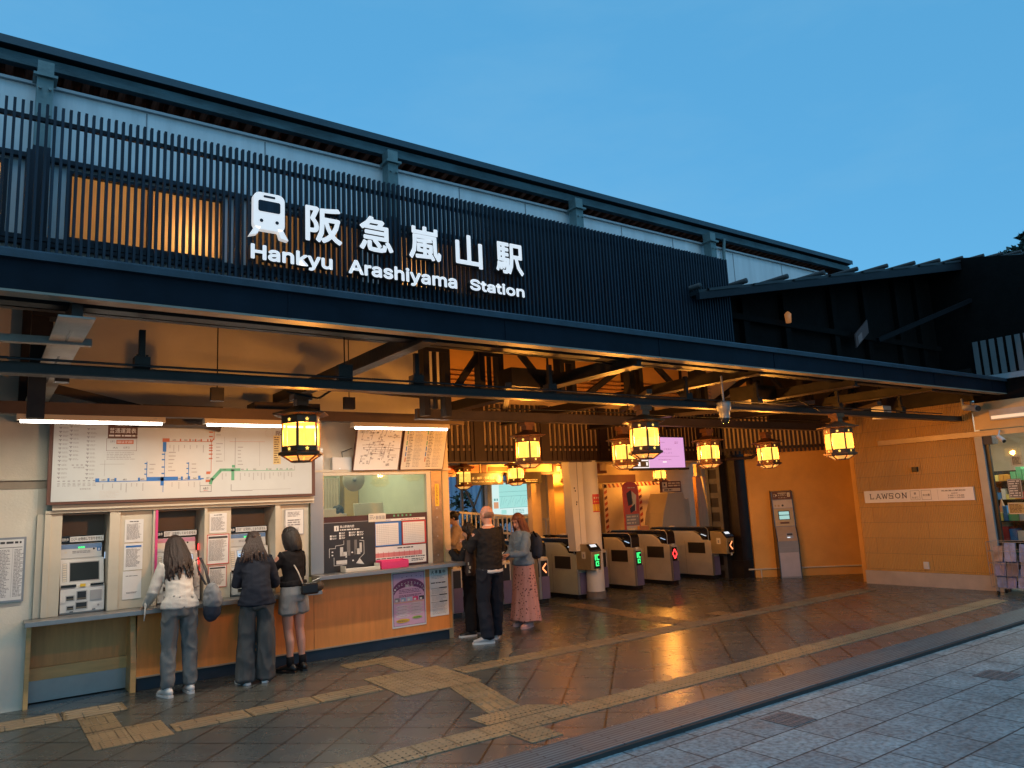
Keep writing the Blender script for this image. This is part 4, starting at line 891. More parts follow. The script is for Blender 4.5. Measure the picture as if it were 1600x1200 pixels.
m = MB(); m.box(5.0, 11.9, 1.0, 5.25, 12.19, 2.6, mat('ochre_board', (.5, .34, .12), .7)); m.box(4.95, 12.1, .1, 5.0, 12.18, 2.6, greenl); m.box(5.6, 12.17, 1.6, 6.0, 12.19, 2.3, mat('dusk_view', (.10, .16, .25), .5)); m.build('booth_board', bo)
m = MB(); m.box(5.05, 12.14, 1.7, 5.10, 12.18, 1.9, black); m.box(4.0, 12.15, 1.6, 4.45, 12.19, 2.5, mat('night_pane', (.10, .17, .26), .3)); m.box(4.22, 12.13, 1.6, 4.24, 12.15, 2.5, greenl); m.build('rear_window', bo)
def small(name, label, cat, fn, bev=0):
    m = MB(); fn(m); return tag(m.build(name, bev=bev), label, cat)
small('desk', 'pale office desk inside the ticket booth behind the information panel', 'desk', lambda m: (m.box(3.6, 10.3, 1.38, 5.1, 10.9, 1.42, cream2), m.box(3.65, 10.4, .02, 3.7, 10.85, 1.38, cream2), m.box(5.0, 10.4, .02, 5.05, 10.85, 1.38, cream2)))
small('monitor', 'cream computer monitor seen from behind on booth desk', 'monitor', lambda m: (m.prism([(10.42, 1.50), (10.48, 1.86), (10.52, 1.86), (10.47, 1.50)], 'x', 4.55, 5.02, cream2), m.box(4.75, 10.48, 1.42, 4.83, 10.56, 1.6, cream2), m.box(4.65, 10.42, 1.42, 4.93, 10.62, 1.435, cream2)), .01)
small('printer', 'small white desk printer on the booth desk, left of the monitor', 'printer', lambda m: (m.box(3.95, 10.35, 1.42, 4.22, 10.6, 1.80, whitep), m.box(4.0, 10.34, 1.62, 4.17, 10.349, 1.64, ink), m.box(4.23, 10.4, 1.42, 4.40, 10.58, 1.72, whitep)), .012)
small('wall_fan', 'round cream fan hanging inside the ticket booth', 'fan', lambda m: (m.lathe((4.45, 10.25, 2.20), [(0, -.03), (.16, -.03), (.17, 0), (.16, .03), (0, .03)], cream2, 28, axis='y'), m.cyl((4.45, 10.3, 2.3), (4.45, 10.3, 3.1), .02, cream2), m.lathe((4.45, 10.2, 2.2), [(0, 0), (.03, 0), (.03, .03)], greyp, 16, axis='y')))
small('sticker_card', 'cream card with small print squares stuck on the booth panel edge', 'card', lambda m: (lambda p: (m.box(4.10, 8.988, 1.60, 4.32+.02, 8.996, 1.705, paper2), [p.scrib(.10+i*.045, .03, .135+i*.045, .075, 5, inkg, 1, i, .8, 0) for i in range(3)], p.scrib(.01, .03, .09, .09, 3, inkg, 1, 2)))(Pn(m, (4.10, 8.988, 1.60), (1, 0, 0), (0, 0, 1))))
small('leaflet_tray', 'cream leaflet tray lying on aluminium shelf under the station plan', 'tray', lambda m: (m.box(3.70, 8.80, 1.012, 4.16, 8.96, 1.02, paper2), m.prism([(8.80, 1.02), (8.80, 1.055), (8.81, 1.055), (8.81, 1.02)], 'x', 3.70, 4.16, paper2), m.box(3.70, 8.81, 1.02, 3.71, 8.96, 1.09, paper2), m.box(4.15, 8.81, 1.02, 4.16, 8.96, 1.09, paper2), m.box(3.72, 8.82, 1.02, 4.14, 8.95, 1.05, paper)), .003)
small('form_tray', 'bright pink plastic tray on the shelf beside the cream one', 'tray', lambda m: (m.box(4.18, 8.80, 1.012, 4.56, 8.97, 1.03, pinkp), m.box(4.18, 8.80, 1.03, 4.56, 8.812, 1.10, pinkp), m.box(4.18, 8.958, 1.03, 4.56, 8.97, 1.115, pinkp), m.box(4.18, 8.812, 1.03, 4.192, 8.958, 1.11, pinkp), m.box(4.548, 8.812, 1.03, 4.56, 8.958, 1.11, pinkp), m.box(4.25, 8.83, 1.03, 4.45, 8.94, 1.04, paper)), .003)
# posters on the counter front
def dposter(p, W, H):
    p.rect(W*.03, H*.03, W*.97, H*.97, purple, 1); p.rect(W*.045, H*.035, W*.955, H*.962, pinkpaper, 2)
    n = 18; cx, cz, rx, rz = W*.5, H*.62, W*.50, H*.24
    outer = [(min(W*.955, max(W*.045, cx+rx*1.0*math.cos(math.pi*i/n))), cz+rz*math.sin(math.pi*i/n)) for i in range(n+1)]
    inner = [(cx+rx*.86*math.cos(math.pi*(n-i)/n), cz-H*.035+rz*.55*math.sin(math.pi*(n-i)/n)) for i in range(n+1)]
    for i in range(n): p.poly([outer[i], outer[i+1], inner[n-i-1], inner[n-i]], purple, 3)
    for i, ch in enumerate('レールウェイフェスティバル'):
        a = math.pi*(1-(i+.9)/14.2); s = W*.052
        p.text(ch, cx+rx*.90*math.cos(a)-s/2, cz-H*.01+rz*.74*math.sin(a)-s/2, s, s, paper, 4)
    p.text('嵐山', W*.38, H*.705, W*.24, H*.055, paper, 4)
    for i in range(5): p.disc(W*(.3+.14*i), H*(.905-.004*abs(i-2)**2), W*.013, purple, 4, 8)
    p.scrib(W*.2, H*.6, W*.9, H*.68, 3, purple, 4, 3, .4, .2); p.scrib(W*.2, H*.535, W*.9, H*.58, 2, purple, 4, 4, .5, .2)
    r = random.Random(5)
    for i, c in enumerate((inkg, mat('photo_blue', (.3, .45, .6)), mat('photo_sky', (.45, .55, .7)), pinkp, ink)):
        a = W*(.07+.18*i); p.rect(a, H*.46, a+W*.15, H*.53, c, 4); p.rect(a+.01, H*.465, a+W*.09, H*.50, paper, 5)
    p.rect(W*.05, H*.43, W*.95, H*.455, mat('peach', (.7, .4, .33)), 4)
    for i in range(8): p.disc(W*(.3 if i % 2 else .7), H*(.40-.028*i), W*.21, mat('pale_pink', (.68, .56, .60)), 4, ry=H*.03); p.scrib(W*(.15 if i % 2 else .55), H*(.39-.028*i), W*(.45 if i % 2 else .9), H*(.405-.028*i), 1, purple, 5, i, .3)
    p.disc(W*.3, H*.12, W*.2, yellowi, 6, ry=H*.035); p.disc(W*.72, H*.155, W*.15, greeni, 6, ry=H*.025); p.scrib(W*.15, H*.105, W*.45, H*.135, 2, purple, 7, 2); p.scrib(W*.62, H*.145, W*.82, H*.165, 1, ink, 7, 3)
sheet('festival_poster', 'pink and purple railway festival poster taped to counter front', 4.39, .245, 4.88, .945, 8.963, dposter, 'poster', base=paper)
def dnote(p, W, H):
    p.scrib(W*.06, H*.66, W*.9, H*.70, 1, ink, 2, 1); 
    for i, ch in enumerate('大募集中'): p.text(ch, W*(.08+.21*i), H*.86, W*.15, H*.08, ink, 2, .02)
    p.scrib(W*.1, H*.76, W*.9, H*.84, 3, inkg, 2, 4, .3)
    for b in (.56, .42, .28): p.rect(W*.05, H*b, W*.9, H*(b+.012), inkg, 2); p.rect(W*.5, H*b, W*.92, H*(b+.022), ink, 3); p.scrib(W*.1, H*(b-.11), W*.9, H*(b-.01), 5, inkg, 2, int(b*99), .3)
    p.scrib(W*.1, H*.04, W*.9, H*.16, 5, inkg, 2, 9, .3)
sheet('notice_sheet', 'long white notice with bold black characters right of the pink poster', 4.945, .325, 5.225, .955, 8.963, dnote)
# ================================================================ TUBE LIGHTS
fixm = mat('fixture_beige', (.70, .60, .46), .5, 0, .05)
def tube_light(x0, x1, label):
    t = thing('tube_light', label, 'tube light', ((x0+x1)/2, 8, 2.76), 'tube lights over the ticket counter'); y = 8.0
    m = MB(); m.prism([(y-.06, 2.705), (y-.035, 2.758), (y+.035, 2.758), (y+.06, 2.705)], 'x', x0, x1, fixm)
    for x in (x0+.08, x1-.08): m.cyl((x, y-.052, 2.74), (x, y-.06, 2.742), .006, whitep, n=6)
    m.build('housing', t); m = MB(); m.cyl((x0+.03, y-.025, 2.69), (x1-.03, y-.025, 2.69), .012, e_white, n=10); m.build('lamp_tube', t)
    lamp('tube_glow', ((x0+x1)/2, y-.025, 2.67), 20, (1, .87, .70), kind='AREA', size=(x1-x0-.08, .05))
tube_light(.246, 1.478, 'long lit tube light over the left end of the fare map')
tube_light(1.845, 3.08, 'lit tube light over the fare map partly hidden by the nearest lantern')
tube_light(3.463, 4.738, 'lit tube light over the two leaning boards')
# ================================================================ LANTERNS
iron_l = mat('lantern_iron_lit', (.14, .055, .02), .45, .4, .3, 20, .15, 60)  # brown glow of the lantern's own light is put into the iron's base colour
def hexp(r, z, a0=0): return [Vector((r*math.cos(R(a0+60*k)), r*math.sin(R(a0+60*k)), z)) for k in range(6)]
def make_lantern(loc, label, drop, grp):
    t = thing('hanging_lantern', label, 'lantern', loc, grp); o = Vector(loc)
    RR = .168
    m = MB()
    def ring(r0, z0, r1, z1, mt=iron_l):
        a, b = hexp(r0, z0), hexp(r1, z1); m.add([o+v for v in a+b], [(k, (k+1) % 6, (k+1) % 6+6, k+6) for k in range(6)], mt)
    ring(.20, .168, .245, .182); ring(.245, .182, .245, .190); ring(.245, .190, .13, .225); ring(.13, .225, .035, .27); m.add([o+v for v in hexp(.20, .168)], [(5, 4, 3, 2, 1, 0)], iron_l)
    m.cyl(o+Vector((0, 0, .26)), o+Vector((0, 0, drop-.06)), .022, iron_l, n=8); m.box(o.x-.05, o.y-.05, o.z+drop-.10, o.x+.05, o.y+.05, o.z+drop-.05, iron_l); m.box(o.x-.08, o.y-.06, o.z+drop-.05, o.x+.08, o.y+.06, o.z+drop, iron_l)
    m.box(o.x-.065, o.y-.01, o.z+drop-.16, o.x+.065, o.y+.01, o.z+drop-.14, iron_l)
    m.build('cap', t)
    m = MB(); ring(.182, -.165, .195, -.160); ring(.195, -.160, .195, -.14); ring(.195, -.14, .165, -.13)
    a = hexp(.165, -.165); b = hexp(.085, -.215)
    for k in range(6): m.beam(o+a[k], o+b[k], .012, .012, iron_l)
    for k in range(6): m.beam(o+b[k], o+b[(k+1) % 6], .014, .012, iron_l); m.beam(o+a[k], o+a[(k+1) % 6], .014, .012, iron_l)
    m.add([o+v+Vector((0, 0, -.002)) for v in b], [(5, 4, 3, 2, 1, 0)], iron_l)
    m.build('base_ring', t)
    m = MB(); H = hexp(RR, 0); low = MB(); panes = []; fl = MB()
    for k in range(6):
        p0, p1 = H[k], H[(k+1) % 6]; u = (p1-p0).normalized(); L = (p1-p0).length
        P = Pn(m, o+p0, u, (0, 0, 1)); n = P.n
        if n.dot(p0) < 0: P.n = -n; n = -n
        def bar(a0, a1, z0, z1):
            c = o+p0+u*(a0+a1)/2+Vector((0, 0, (z0+z1)/2))-n*.006; m.obb(c, u*(a1-a0)/2, n*.006, Vector((0, 0, (z1-z0)/2)), iron_l)
        bar(0, .013, -.14, .168); bar(L-.013, L, -.14, .168); bar(.013, L-.013, .104, .168); bar(.013, L-.013, -.14, -.088)
        g = MB(); g.add([o+p0+u*a+Vector((0, 0, z))-n*.009 for a, z in ((.013, -.088), (L-.013, -.088), (L-.013, .104), (.013, .104))], [(0, 1, 2, 3)], lglass); g.build('pane', t)
        F = Pn(fl, o+p0, u, (0, 0, 1)); F.n = n
        for zc in (.134, -.112):   # five-petalled cut-outs
            pts = [(L/2+(.019 if q % 2 == 0 else .0105)*math.cos(R(90+36*q)), zc+(.019 if q % 2 == 0 else .0105)*math.sin(R(90+36*q))) for q in range(10)]
            F.poly(pts, lanfl, 1)
        c = [a[k], a[(k+1) % 6], b[(k+1) % 6], b[k]]; low.add([o+v*.985 for v in c], [(0, 3, 2, 1)], lglass2)
    m.build('body_frame', t); fl.build('flower_cutouts', t); low.build('lower_panes', t)
    l = bpy.data.lights.new('lantern_bulb', 'POINT'); l.energy = LAN_W; l.color = (1, .41, .065); l.shadow_soft_size = .045
    lo = bpy.data.objects.new('lantern_bulb', l); C.objects.link(lo); lo.parent = t; lo.location = (0, 0, .0)
    return t
LAN_W = 185
lanfl = mat('cutout_glow', (.2, .1, .02), .5, 0, 0, emit=(1, .60, .10), es=1.6)
g1 = 'lanterns hanging from the beams over the hall'
L0 = make_lantern((2.22, 6.20, 2.40), 'large hexagonal iron lantern in front of the fare map, nearest of all', .36, g1)
rl_ = random.Random(8)
def lan(x, y, z, lab):
    t = dup(L0, (x, y, z), lab); t.rotation_euler = (R(rl_.uniform(-1.2, 1.2)), R(rl_.uniform(-1.2, 1.2)), R(rl_.uniform(-5, 5))); return t
lan(5.86, 5.74, 2.37, 'lantern overlapping the lit pink screen, highest of the middle ones')
lan(8.79, 5.25, 2.31, 'lantern in front of the ochre corner next to the shop wall')
lan(5.59, 7.50, 2.39, 'lantern over the people waiting, left of the white column')
lan(7.15, 7.41, 2.35, 'lantern just left of the pink screen, lower of the overlapping pair')
lan(8.81, 7.35, 2.34, 'lantern between the pink screen and dark steel column')
lan(10.24, 7.35, 2.32, 'lantern above the intercom kiosk')
lan(7.47, 12.10, 2.27, 'small far lantern past the gates, in front of the hanging dark sign')
lan(8.40, 11.70, 2.30, 'far lantern seen directly beneath a nearer one')
lan(13.9, 13.2, 2.27, 'far lantern peeping out below the pink screen')
lan(9.86, 11.9, 2.29, 'far lantern mostly hidden behind the white column')
# ================================================================ TICKET GATES
gst = mat('gate_stainless', (.52, .49, .43), .38, .35, .1, 3, .05, 50); gst2 = mat('gate_grey_panel', (.42, .46, .38), .4, .2, .08)
gpur = mat('gate_violet', (.16, .13, .22), .4, .2, .1)
def gate(x, y, label, glyph, cant=False, body=None, L=1.75):
    body = body or gst
    t = thing('ticket_gate', label, 'ticket gate', (x, y, 0), 'automatic ticket gates'); w = .115
    m = MB(); m.box(x-w+.01, y+.03, 0, x+w-.01, y+L-.03, .075, blackp); m.build('plinth', t)
    m = MB(); yn = y+(.0 if not cant else .0)
    m.prism([(y, .078), (y, .76), (y+.06, .80), (y+.22, .80), (y+.30, .90), (y+.48, .985), (y+1.25, .985), (y+1.42, .90), (y+1.5, .80), (y+L, .80), (y+L, .078)], 'x', x-w, x+w, body)
    m.build('body', t, bev=.008)
    m = MB(); m.box(x-w-.003, y+.16, .52, x-w-.0005, y+.62, .75, mat('flap_black', (.02, .018, .016), .3)); m.box(x-w-.006, y+.15, .745, x-w-.001, y+.63, .755, gst); m.box(x-w-.006, y+.15, .515, x-w-.001, y+.63, .523, gst); m.box(x-w-.006, y+.145, .515, x-w-.001, y+.155, .755, gst); m.build('flap_door', t)
    m = MB(); m.box(x-w-.001, y+.70, .1, x-w-.0005, y+.705, .78, ink); m.box(x-w-.002, y+.9, .3, x-w-.0005, y+1.0, .42, body); m.build('service_panel', t)
    # black bow rail
    m = MB()
    pts = [(y+.05, .78), (y+.05, .98), (y+.075, 1.035), (y+.13, 1.065), (y+L-.1, 1.065), (y+L-.04, 1.03), (y+L-.03, .80)]
    inn = [(y+.085, .78), (y+.085, .965), (y+.10, 1.0), (y+.14, 1.02), (y+L-.12, 1.02), (y+L-.08, 1.0), (y+L-.07, .80)]
    for (a, b), (c, d) in zip(list(zip(pts, inn)), list(zip(pts, inn))[1:]): m.prism([a, c, d, b], 'x', x-w+.005, x+w-.005, blackp)
    m.prism([(y+.10, .80), (y+.10, 1.02), (y+L-.1, 1.02), (y+L-.1, .80)], 'x', x-.02, x+.05, blackp); m.build('rail', t)
    m = MB()
    for (a, b) in zip(pts[:5], pts[1:5]): m.cyl((x-w+.004, a[0]-.001, a[1]+.001), (x-w+.004, b[0]-.001, b[1]+.001), .006, steelc, n=6)
    m.build('rail_trim', t)
    m = MB(); m.lathe((x, y+1.15, 1.066), [(.075, 0), (.065, .018), (.0, .026)], whitep, 16); m.build('sensor_dome', t)
    m = MB(); m.prism([(y+.10, .80), (y+.16, .87), (y+.36, .93), (y+.36, .80)], 'x', x-w+.02, x+w-.02, blackp); m.add([(x-.06, y+.17, .876), (x+.06, y+.17, .876), (x+.06, y+.30, .915), (x-.06, y+.30, .915)], [(0, 1, 2, 3)], e_blue if not cant else e_pad); m.build('card_display', t)
    if cant:
        yf = y-.40
        m = MB(); m.prism([(yf, .52), (yf-.02, .84), (yf+.10, .96), (yf+.40, .98), (yf+.40, .52)], 'x', x-w, x+w, mat('reader_gold', (.36, .29, .16), .35, .4)); m.build('reader_head', t, bev=.01)
        m = MB(); m.add([(x-.07, yf-.003, .885), (x+.07, yf-.003, .885), (x+.07, yf+.075, .962), (x-.07, yf+.075, .962)], [(0, 1, 2, 3)], e_pad); m.prism([(yf-.025, .84), (yf-.02, .87), (yf+.085, .97), (yf+.10, .962), (yf-.005, .845)], 'x', x-w-.004, x+w+.004, blackp); m.build('reader_pad', t)
        m = MB(); m.box(x-w-.003, yf+.14, .72, x-w-.0005, yf+.24, .84, paper2); m.box(x-w-.004, yf+.17, .74, x-w-.003, yf+.21, .80, inkg); m.build('sticker', t)
        yn = yf-.012; z0 = .56
    else: yn = y-.003; z0 = .47
    m = MB(); m.box(x-.055, yn-.003, z0-.01, x+.085, yn, z0+.26, black)
    m.build('nose_panel', t); m = MB(); m.box(x-w-.002, y-.012, .085, x-w+.05, y-.001, .76 if not cant else .5, steelc); m.build('edge_trim', t); m = MB(); m.box(x-w+.06, y-.009, .085, x+w, y-.001, .46, gpur); m.build('violet_cover', t)
    if glyph:
        m = MB(); p = Pn(m, (x-.055, yn-.004, z0), (1, 0, 0), (0, 0, 1)); c = {'IC': e_green, '<': e_org, 'X': e_red}[glyph]
        if glyph == 'IC': p.rect(.02, .13, .045, .23, c); p.rect(.06, .13, .12, .15, c); p.rect(.06, .21, .12, .23, c); p.rect(.06, .15, .08, .21, c); p.rect(.035, .03, .11, .05, c); p.rect(.035, .09, .11, .11, c); p.rect(.035, .05, .055, .09, c); p.rect(.085, .06, .11, .08, c)
        elif glyph == '<': p.line(.11, .21, .03, .13, .025, c); p.line(.03, .13, .11, .05, .025, c, 2)
        else: p.line(.07, .22, .015, .13, .022, c); p.line(.015, .13, .07, .04, .022, c, 2); p.line(.07, .22, .125, .13, .022, c, 3); p.line(.125, .13, .07, .04, .022, c, 4)
        m.build('led_symbol', t)
    m = MB(); m.box(x-.05, y-.006, .765, x+.02, y-.001, .80, paper2) if not cant else m.box(x-.02, yn-.005, .49, x+.03, yn-.001, .54, paper2); m.build('number_plate', t)
    return t
gate(6.27, 10.50, 'leftmost ticket gate, beside the end of the wooden counter', None)
gate(7.38, 10.72, 'ticket gate mostly hidden behind the bald man and woman in pink skirt', None)
gate(8.15, 10.66, 'ticket gate with glowing orange arrow just behind the denim jacket', '<')
gate(8.93, 10.55, 'pale green ticket gate with overhanging reader in front of the white column', 'IC', True, gst2)
gate(9.83, 10.98, 'ticket gate hidden behind the white column, only its violet edge showing', None)
gate(10.42, 10.62, 'ticket gate with green lit symbol just right of the white column', 'IC')
gate(11.40, 10.60, 'ticket gate with red diamond light on its nose', 'X')
gate(12.58, 10.55, 'rightmost ticket gate with overhanging reader beside the dark steel column', '<', True)
# ================================================================ SLAT SCREENS inside the hall
slatd = mat('slat_brown', (.035, .016, .010), .6, 0, .3, 6)
ss = thing('slat_screen', 'dark hanging slat screen over the ticket gates with warm light between slats', 'slat screen', (9, 10.3, 2.45))
m = MB(); x = 5.36; n = 0
while x < 12.75:
    if n % 13 != 12: m.box(x, 10.30, 2.46, x+.054, 10.317, 3.42, slatd)
    else: m.box(x-.04, 10.29, 2.46, x+.10, 10.36, 3.42, slatd)
    x += .106; n += 1
m.build('slats', ss)
m = MB(); m.box(5.35, 10.319, 2.45, 12.75, 10.33, 2.63, slatd); m.build('lower_board', ss)
m = MB(); m.box(5.35, 10.319, 2.67, 12.75, 10.33, 2.72, slatd); m.box(5.35, 10.319, 3.22, 12.75, 10.33, 3.30, slatd); m.build('rail', ss)
m = MB(); m.box(5.35, 10.345, 2.60, 12.75, 10.37, 3.60, mat('backing_tan', (.72, .52, .30), .7)); m.build('backing_board', ss)
m = MB(); m.box(5.3, 10.27, 2.428, 12.8, 10.34, 2.447, mat('screen_edge', (.10, .07, .06), .35, .3)); m.build('bottom_edge', ss)
s2 = thing('angled_slat_screen', 'angled slat screen above the ochre wall, over the intercom kiosk', 'slat screen', (A.x, A.y, 2.5))
m = MB(); d_ = dAB; n_ = nAB
for i in range(26):
    c = A+n_*.35+d_*(-.1+i*.085)
    m.obb(c+Vector((0, 0, 2.95)), d_*.022, n_*.01, Vector((0, 0, .43)), slatd)
m.build('slats', s2)
m = MB()
for z in (2.62, 3.3): m.obb(A+n_*.325+d_*1.0+Vector((0, 0, z)), d_*1.2, n_*.005, Vector((0, 0, .03)), slatd)
m.build('rail', s2)
m = MB(); m.obb(A+n_*.30+d_*1.2+Vector((0, 0, 3.0)), d_*1.2, n_*.008, Vector((0, 0, .38)), mat('backing_tan', (.62, .47, .30))); m.build('backing_board', s2)
small('drain_pipe', 'dark bent pipe running beneath the angled slat screen', 'pipe', lambda m: m.tube([(12.0, 9.6, 2.40), (12.5, 9.35, 2.42), (12.75, 9.2, 2.62), (12.9, 9.15, 2.75)], .03, slatd))
# ================================================================ INTERCOM KIOSK (front faces the oblique direction)
kk = thing('intercom_kiosk', 'slim leaning intercom kiosk with small lit screen against the ochre wall', 'kiosk', (13.42, 9.37, 0)); kk.rotation_euler = (0, 0, math.atan2(d_.y, d_.x))
gold = mat('kiosk_gold', (.42, .28, .13), .4, .3, .06); kg = mat('kiosk_grey', (.24, .23, .24), .4, .2); kl = mat('kiosk_lilac', (.40, .39, .45), .45)
# local: x right, -y towards the viewer
prof = [(0, 0), (0, .72), (.09, 1.02), (.17, 1.72), (.24, 1.74), (.26, 0)]
m = MB(); m.prism([(a-.012, b) for a, b in prof[:4]]+[(.26, 1.75), (.27, 0)], 'x', -.215, -.20, blackp); m.prism([(a-.012, b) for a, b in prof[:4]]+[(.26, 1.75), (.27, 0)], 'x', .20, .215, blackp)
m.prism(prof, 'x', -.20, .20, kg); m.build('cabinet', kk, shift=False)
def kp(m, i, f0, f1):
    a, b = Vector((0, prof[i][0], prof[i][1])), Vector((0, prof[i+1][0], prof[i+1][1])); v = (b-a)
    return Pn(m, Vector((-.19, 0, 0))+a+v*f0, (1, 0, 0), v), v.length
m = MB(); p, Ln = kp(m, 0, 0, 1); p.rect(.005, .03, .375, .50, kl, 1); p.rect(0, .60, .38, .605, inkg, 1); m.build('lower_panel', kk, shift=False)
m = MB(); p, Ln = kp(m, 1, 0, 1); p.rect(.0, .005, .38, Ln-.01, mat('kiosk_mid', (.34, .28, .22), .4), 1); p.rect(.18, .06, .31, .17, steelc, 2); p.rect(.19, .12, .30, .16, ink, 3); p.rect(.19, .07, .25, .09, e_pad, 3); m.build('card_slot_panel', kk, shift=False)
m = MB(); p, Ln = kp(m, 2, 0, 1); p.rect(0, .005, .38, .36, gold, 1); p.rect(0, .37, .38, .53, mat('kiosk_pale', (.50, .44, .38), .4), 1); p.rect(.10, .05, .28, .085, inkbr, 2); p.disc(.19, .42, .022, ink, 2); p.rect(.03, .40, .06, .44, gold, 2); p.rect(.09, .40, .13, .44, gold, 2); p.rect(.0, .545, .39, Ln-.002, inkbr, 1)
p.text('よびだし', .12, .615, .17, .038, paper, 2, .012); p.text('インターホン', .12, .568, .17, .026, paper, 2, .012); p.rect(.305, .59, .36, .68, paper2, 2); p.text('1', .325, .605, .014, .055, ink, 3); p.frame(.03, .60, .075, .66, .004, paper, 2); p.disc(.085, .63, .014, paper, 2); p.rect(.12, .665, .29, .68, paper2, 2); m.build('front_panel', kk, shift=False)
m = MB(); p, Ln = kp(m, 2, 0, 1); p.rect(.08, .13, .31, .31, black, 2); p.rect(.095, .14, .295, .215, e_cyan, 3); p.rect(.095, .23, .295, .295, e_cyan, 3); m.build('screen', kk, shift=False)
# ================================================================ SHOP SIGN on the ribbed wall (plane x = 13.3, right = -y)
m = MB(); P0 = Vector((13.27, 7.56, 1.44)); U = Vector((0, -1, 0)); V = Vector((0, 0, 1))
m.box(13.27, 5.69, 1.44, 13.298, 7.56, 1.655, mat('sign_cream', (.80, .77, .72), .45, 0, .03)); p = Pn(m, P0, U, V); p.n = Vector((-1, 0, 0)); p.mb = m
def slab(ch, a, w=.088, b=.065, h=.095, t=.015):
    s = .008; M_ = ink; e = t*.5
    def serif(x): p.rect(x-t*1.2, b, x+t*1.2, b+s, M_, 2)
    def serift(x): p.rect(x-t*1.2, b+h-s, x+t*1.2, b+h, M_, 2)
    if ch == 'L': p.rect(a+w*.2, b, a+w*.2+t, b+h, M_); serift(a+w*.2+e); serif(a+w*.2+e); p.rect(a+w*.2, b, a+w*.85, b+t*.8, M_, 3); p.rect(a+w*.85-s, b, a+w*.85, b+h*.35, M_, 3)
    if ch == 'A': p.line(a+w*.15, b, a+w*.5, b+h, t*.8, M_, 1); p.line(a+w*.85, b, a+w*.5, b+h, t, M_, 2); p.rect(a+w*.28, b+h*.3, a+w*.72, b+h*.42, M_, 3); serif(a+w*.13); serif(a+w*.87)
    if ch == 'W': [p.line(a+w*x0, b+h*y0, a+w*x1, b+h*y1, t*.85, M_, 1+i % 3) for i, (x0, y0, x1, y1) in enumerate(((.05, 1, .28, 0), (.28, 0, .5, .9), (.5, .9, .72, 0), (.72, 0, .95, 1)))]; serift(a+w*.05); serift(a+w*.95); 
    if ch == 'S': p.rect(a+w*.15, b, a+w*.85, b+t*.8, M_); p.rect(a+w*.15, b+h-t*.8, a+w*.85, b+h, M_); p.rect(a+w*.15, b+h*.44, a+w*.85, b+h*.44+t*.9, M_, 2); p.rect(a+w*.15, b+h*.5, a+w*.15+t, b+h, M_, 3); p.rect(a+w*.85-t, b, a+w*.85, b+h*.5, M_, 3); p.rect(a+w*.12, b, a+w*.12+s, b+h*.3, M_, 3); p.rect(a+w*.86, b+h*.7, a+w*.86+s, b+h, M_, 3)
    if ch == 'O':
        for i in range(18):
            a0, a1 = i*.349, (i+1)*.349; p.line(a+w*.5+w*.38*math.cos(a0), b+h/2+h*.43*math.sin(a0), a+w*.5+w*.38*math.cos(a1), b+h/2+h*.43*math.sin(a1), t, M_, 1+i % 2)
    if ch == 'N': p.rect(a+w*.15, b, a+w*.15+t, b+h, M_); p.rect(a+w*.85-t, b, a+w*.85, b+h, M_); p.line(a+w*.18, b+h, a+w*.82, b, t, M_, 2); serift(a+w*.18); serif(a+w*.2); serift(a+w*.82)
for i, ch in enumerate('LAWSON'): slab(ch, .09+i*.118, .108)
p.frame(.84, .03, 1.00, .19, .004, ink, 1); p.text('酒', .90, .12, .04, .04, ink, 2); p.text('たばこ', .865, .055, .11, .032, ink, 2); p.frame(1.03, .03, 1.19, .19, .004, ink, 1); p.text('お土産', 1.05, .09, .12, .04, ink, 2)
p.rect(1.30, .02, 1.303, .20, inkg, 1); p.text('阪急嵐山駅前店', 1.37, .155, .38, .026, ink, 2); p.scrib(1.52, .115, 1.62, .13, 1, ink, 2, 3, .6, 0); p.text('7:00～19:00', 1.46, .075, .26, .022, ink, 2); p.text('7:00～20:00', 1.46, .04, .26, .022, ink, 2)
tag(m.build('shop_sign'), 'long cream shop name sign with black lettering on ribbed ochre wall', 'sign')
small('wall_lamp_box', 'small black square box on the ribbed wall above the sign', 'wall box', lambda m: m.box(13.24, 6.54, 1.955, 13.298, 6.63, 2.035, black), .004)
small('outlet_cover', 'small white cover plate low on the ribbed ochre wall', 'outlet', lambda m: (m.box(13.28, 6.57, .30, 13.298, 6.66, .42, whitep), m.box(13.276, 6.59, .33, 13.28, 6.64, .39, paper2)), .004)
# spot lamps and cameras at the shop corner
small('spotlight', 'small white spotlight clamped above the shop window', 'spotlight', lambda m: (m.cyl((13.12, 5.15, 2.42), (13.05, 5.05, 2.34), .035, whitep, n=16), m.cyl((13.2, 5.15, 2.52), (13.12, 5.14, 2.44), .012, whitep), m.cyl((13.046, 5.045, 2.336), (13.044, 5.042, 2.333), .028, black, n=16)))
small('security_camera', 'white bullet camera at the end of the canopy above the shop wall', 'camera', lambda m: (m.cyl((12.98, 5.52, 2.93), (12.86, 5.28, 2.88), .05, whitep, n=16), m.cyl((12.858, 5.277, 2.879), (12.85, 5.26, 2.876), .043, black, n=16), m.cyl((13.0, 5.55, 2.95), (13.1, 5.6, 3.08), .018, whitep)))
small('hanging_speaker', 'white box speaker hanging from canopy near its right end', 'speaker', lambda m: (m.box(11.56, 6.1, 2.79, 11.80, 6.3, 2.99, whitep), m.cyl((11.68, 6.2, 2.99), (11.68, 6.2, 3.4), .02, dkst), m.box(11.62, 6.09, 2.83, 11.66, 6.1, 2.9, greyp)), .01)
cm = thing('dome_camera', 'grey dome camera hanging on a rod in front of the slat screens', 'camera', (7.06, 5.45, 2.7))
m = MB(); m.cyl((7.06, 5.6, 2.80), (7.06, 5.6, 3.11), .012, greyp); m.build('rod', cm)
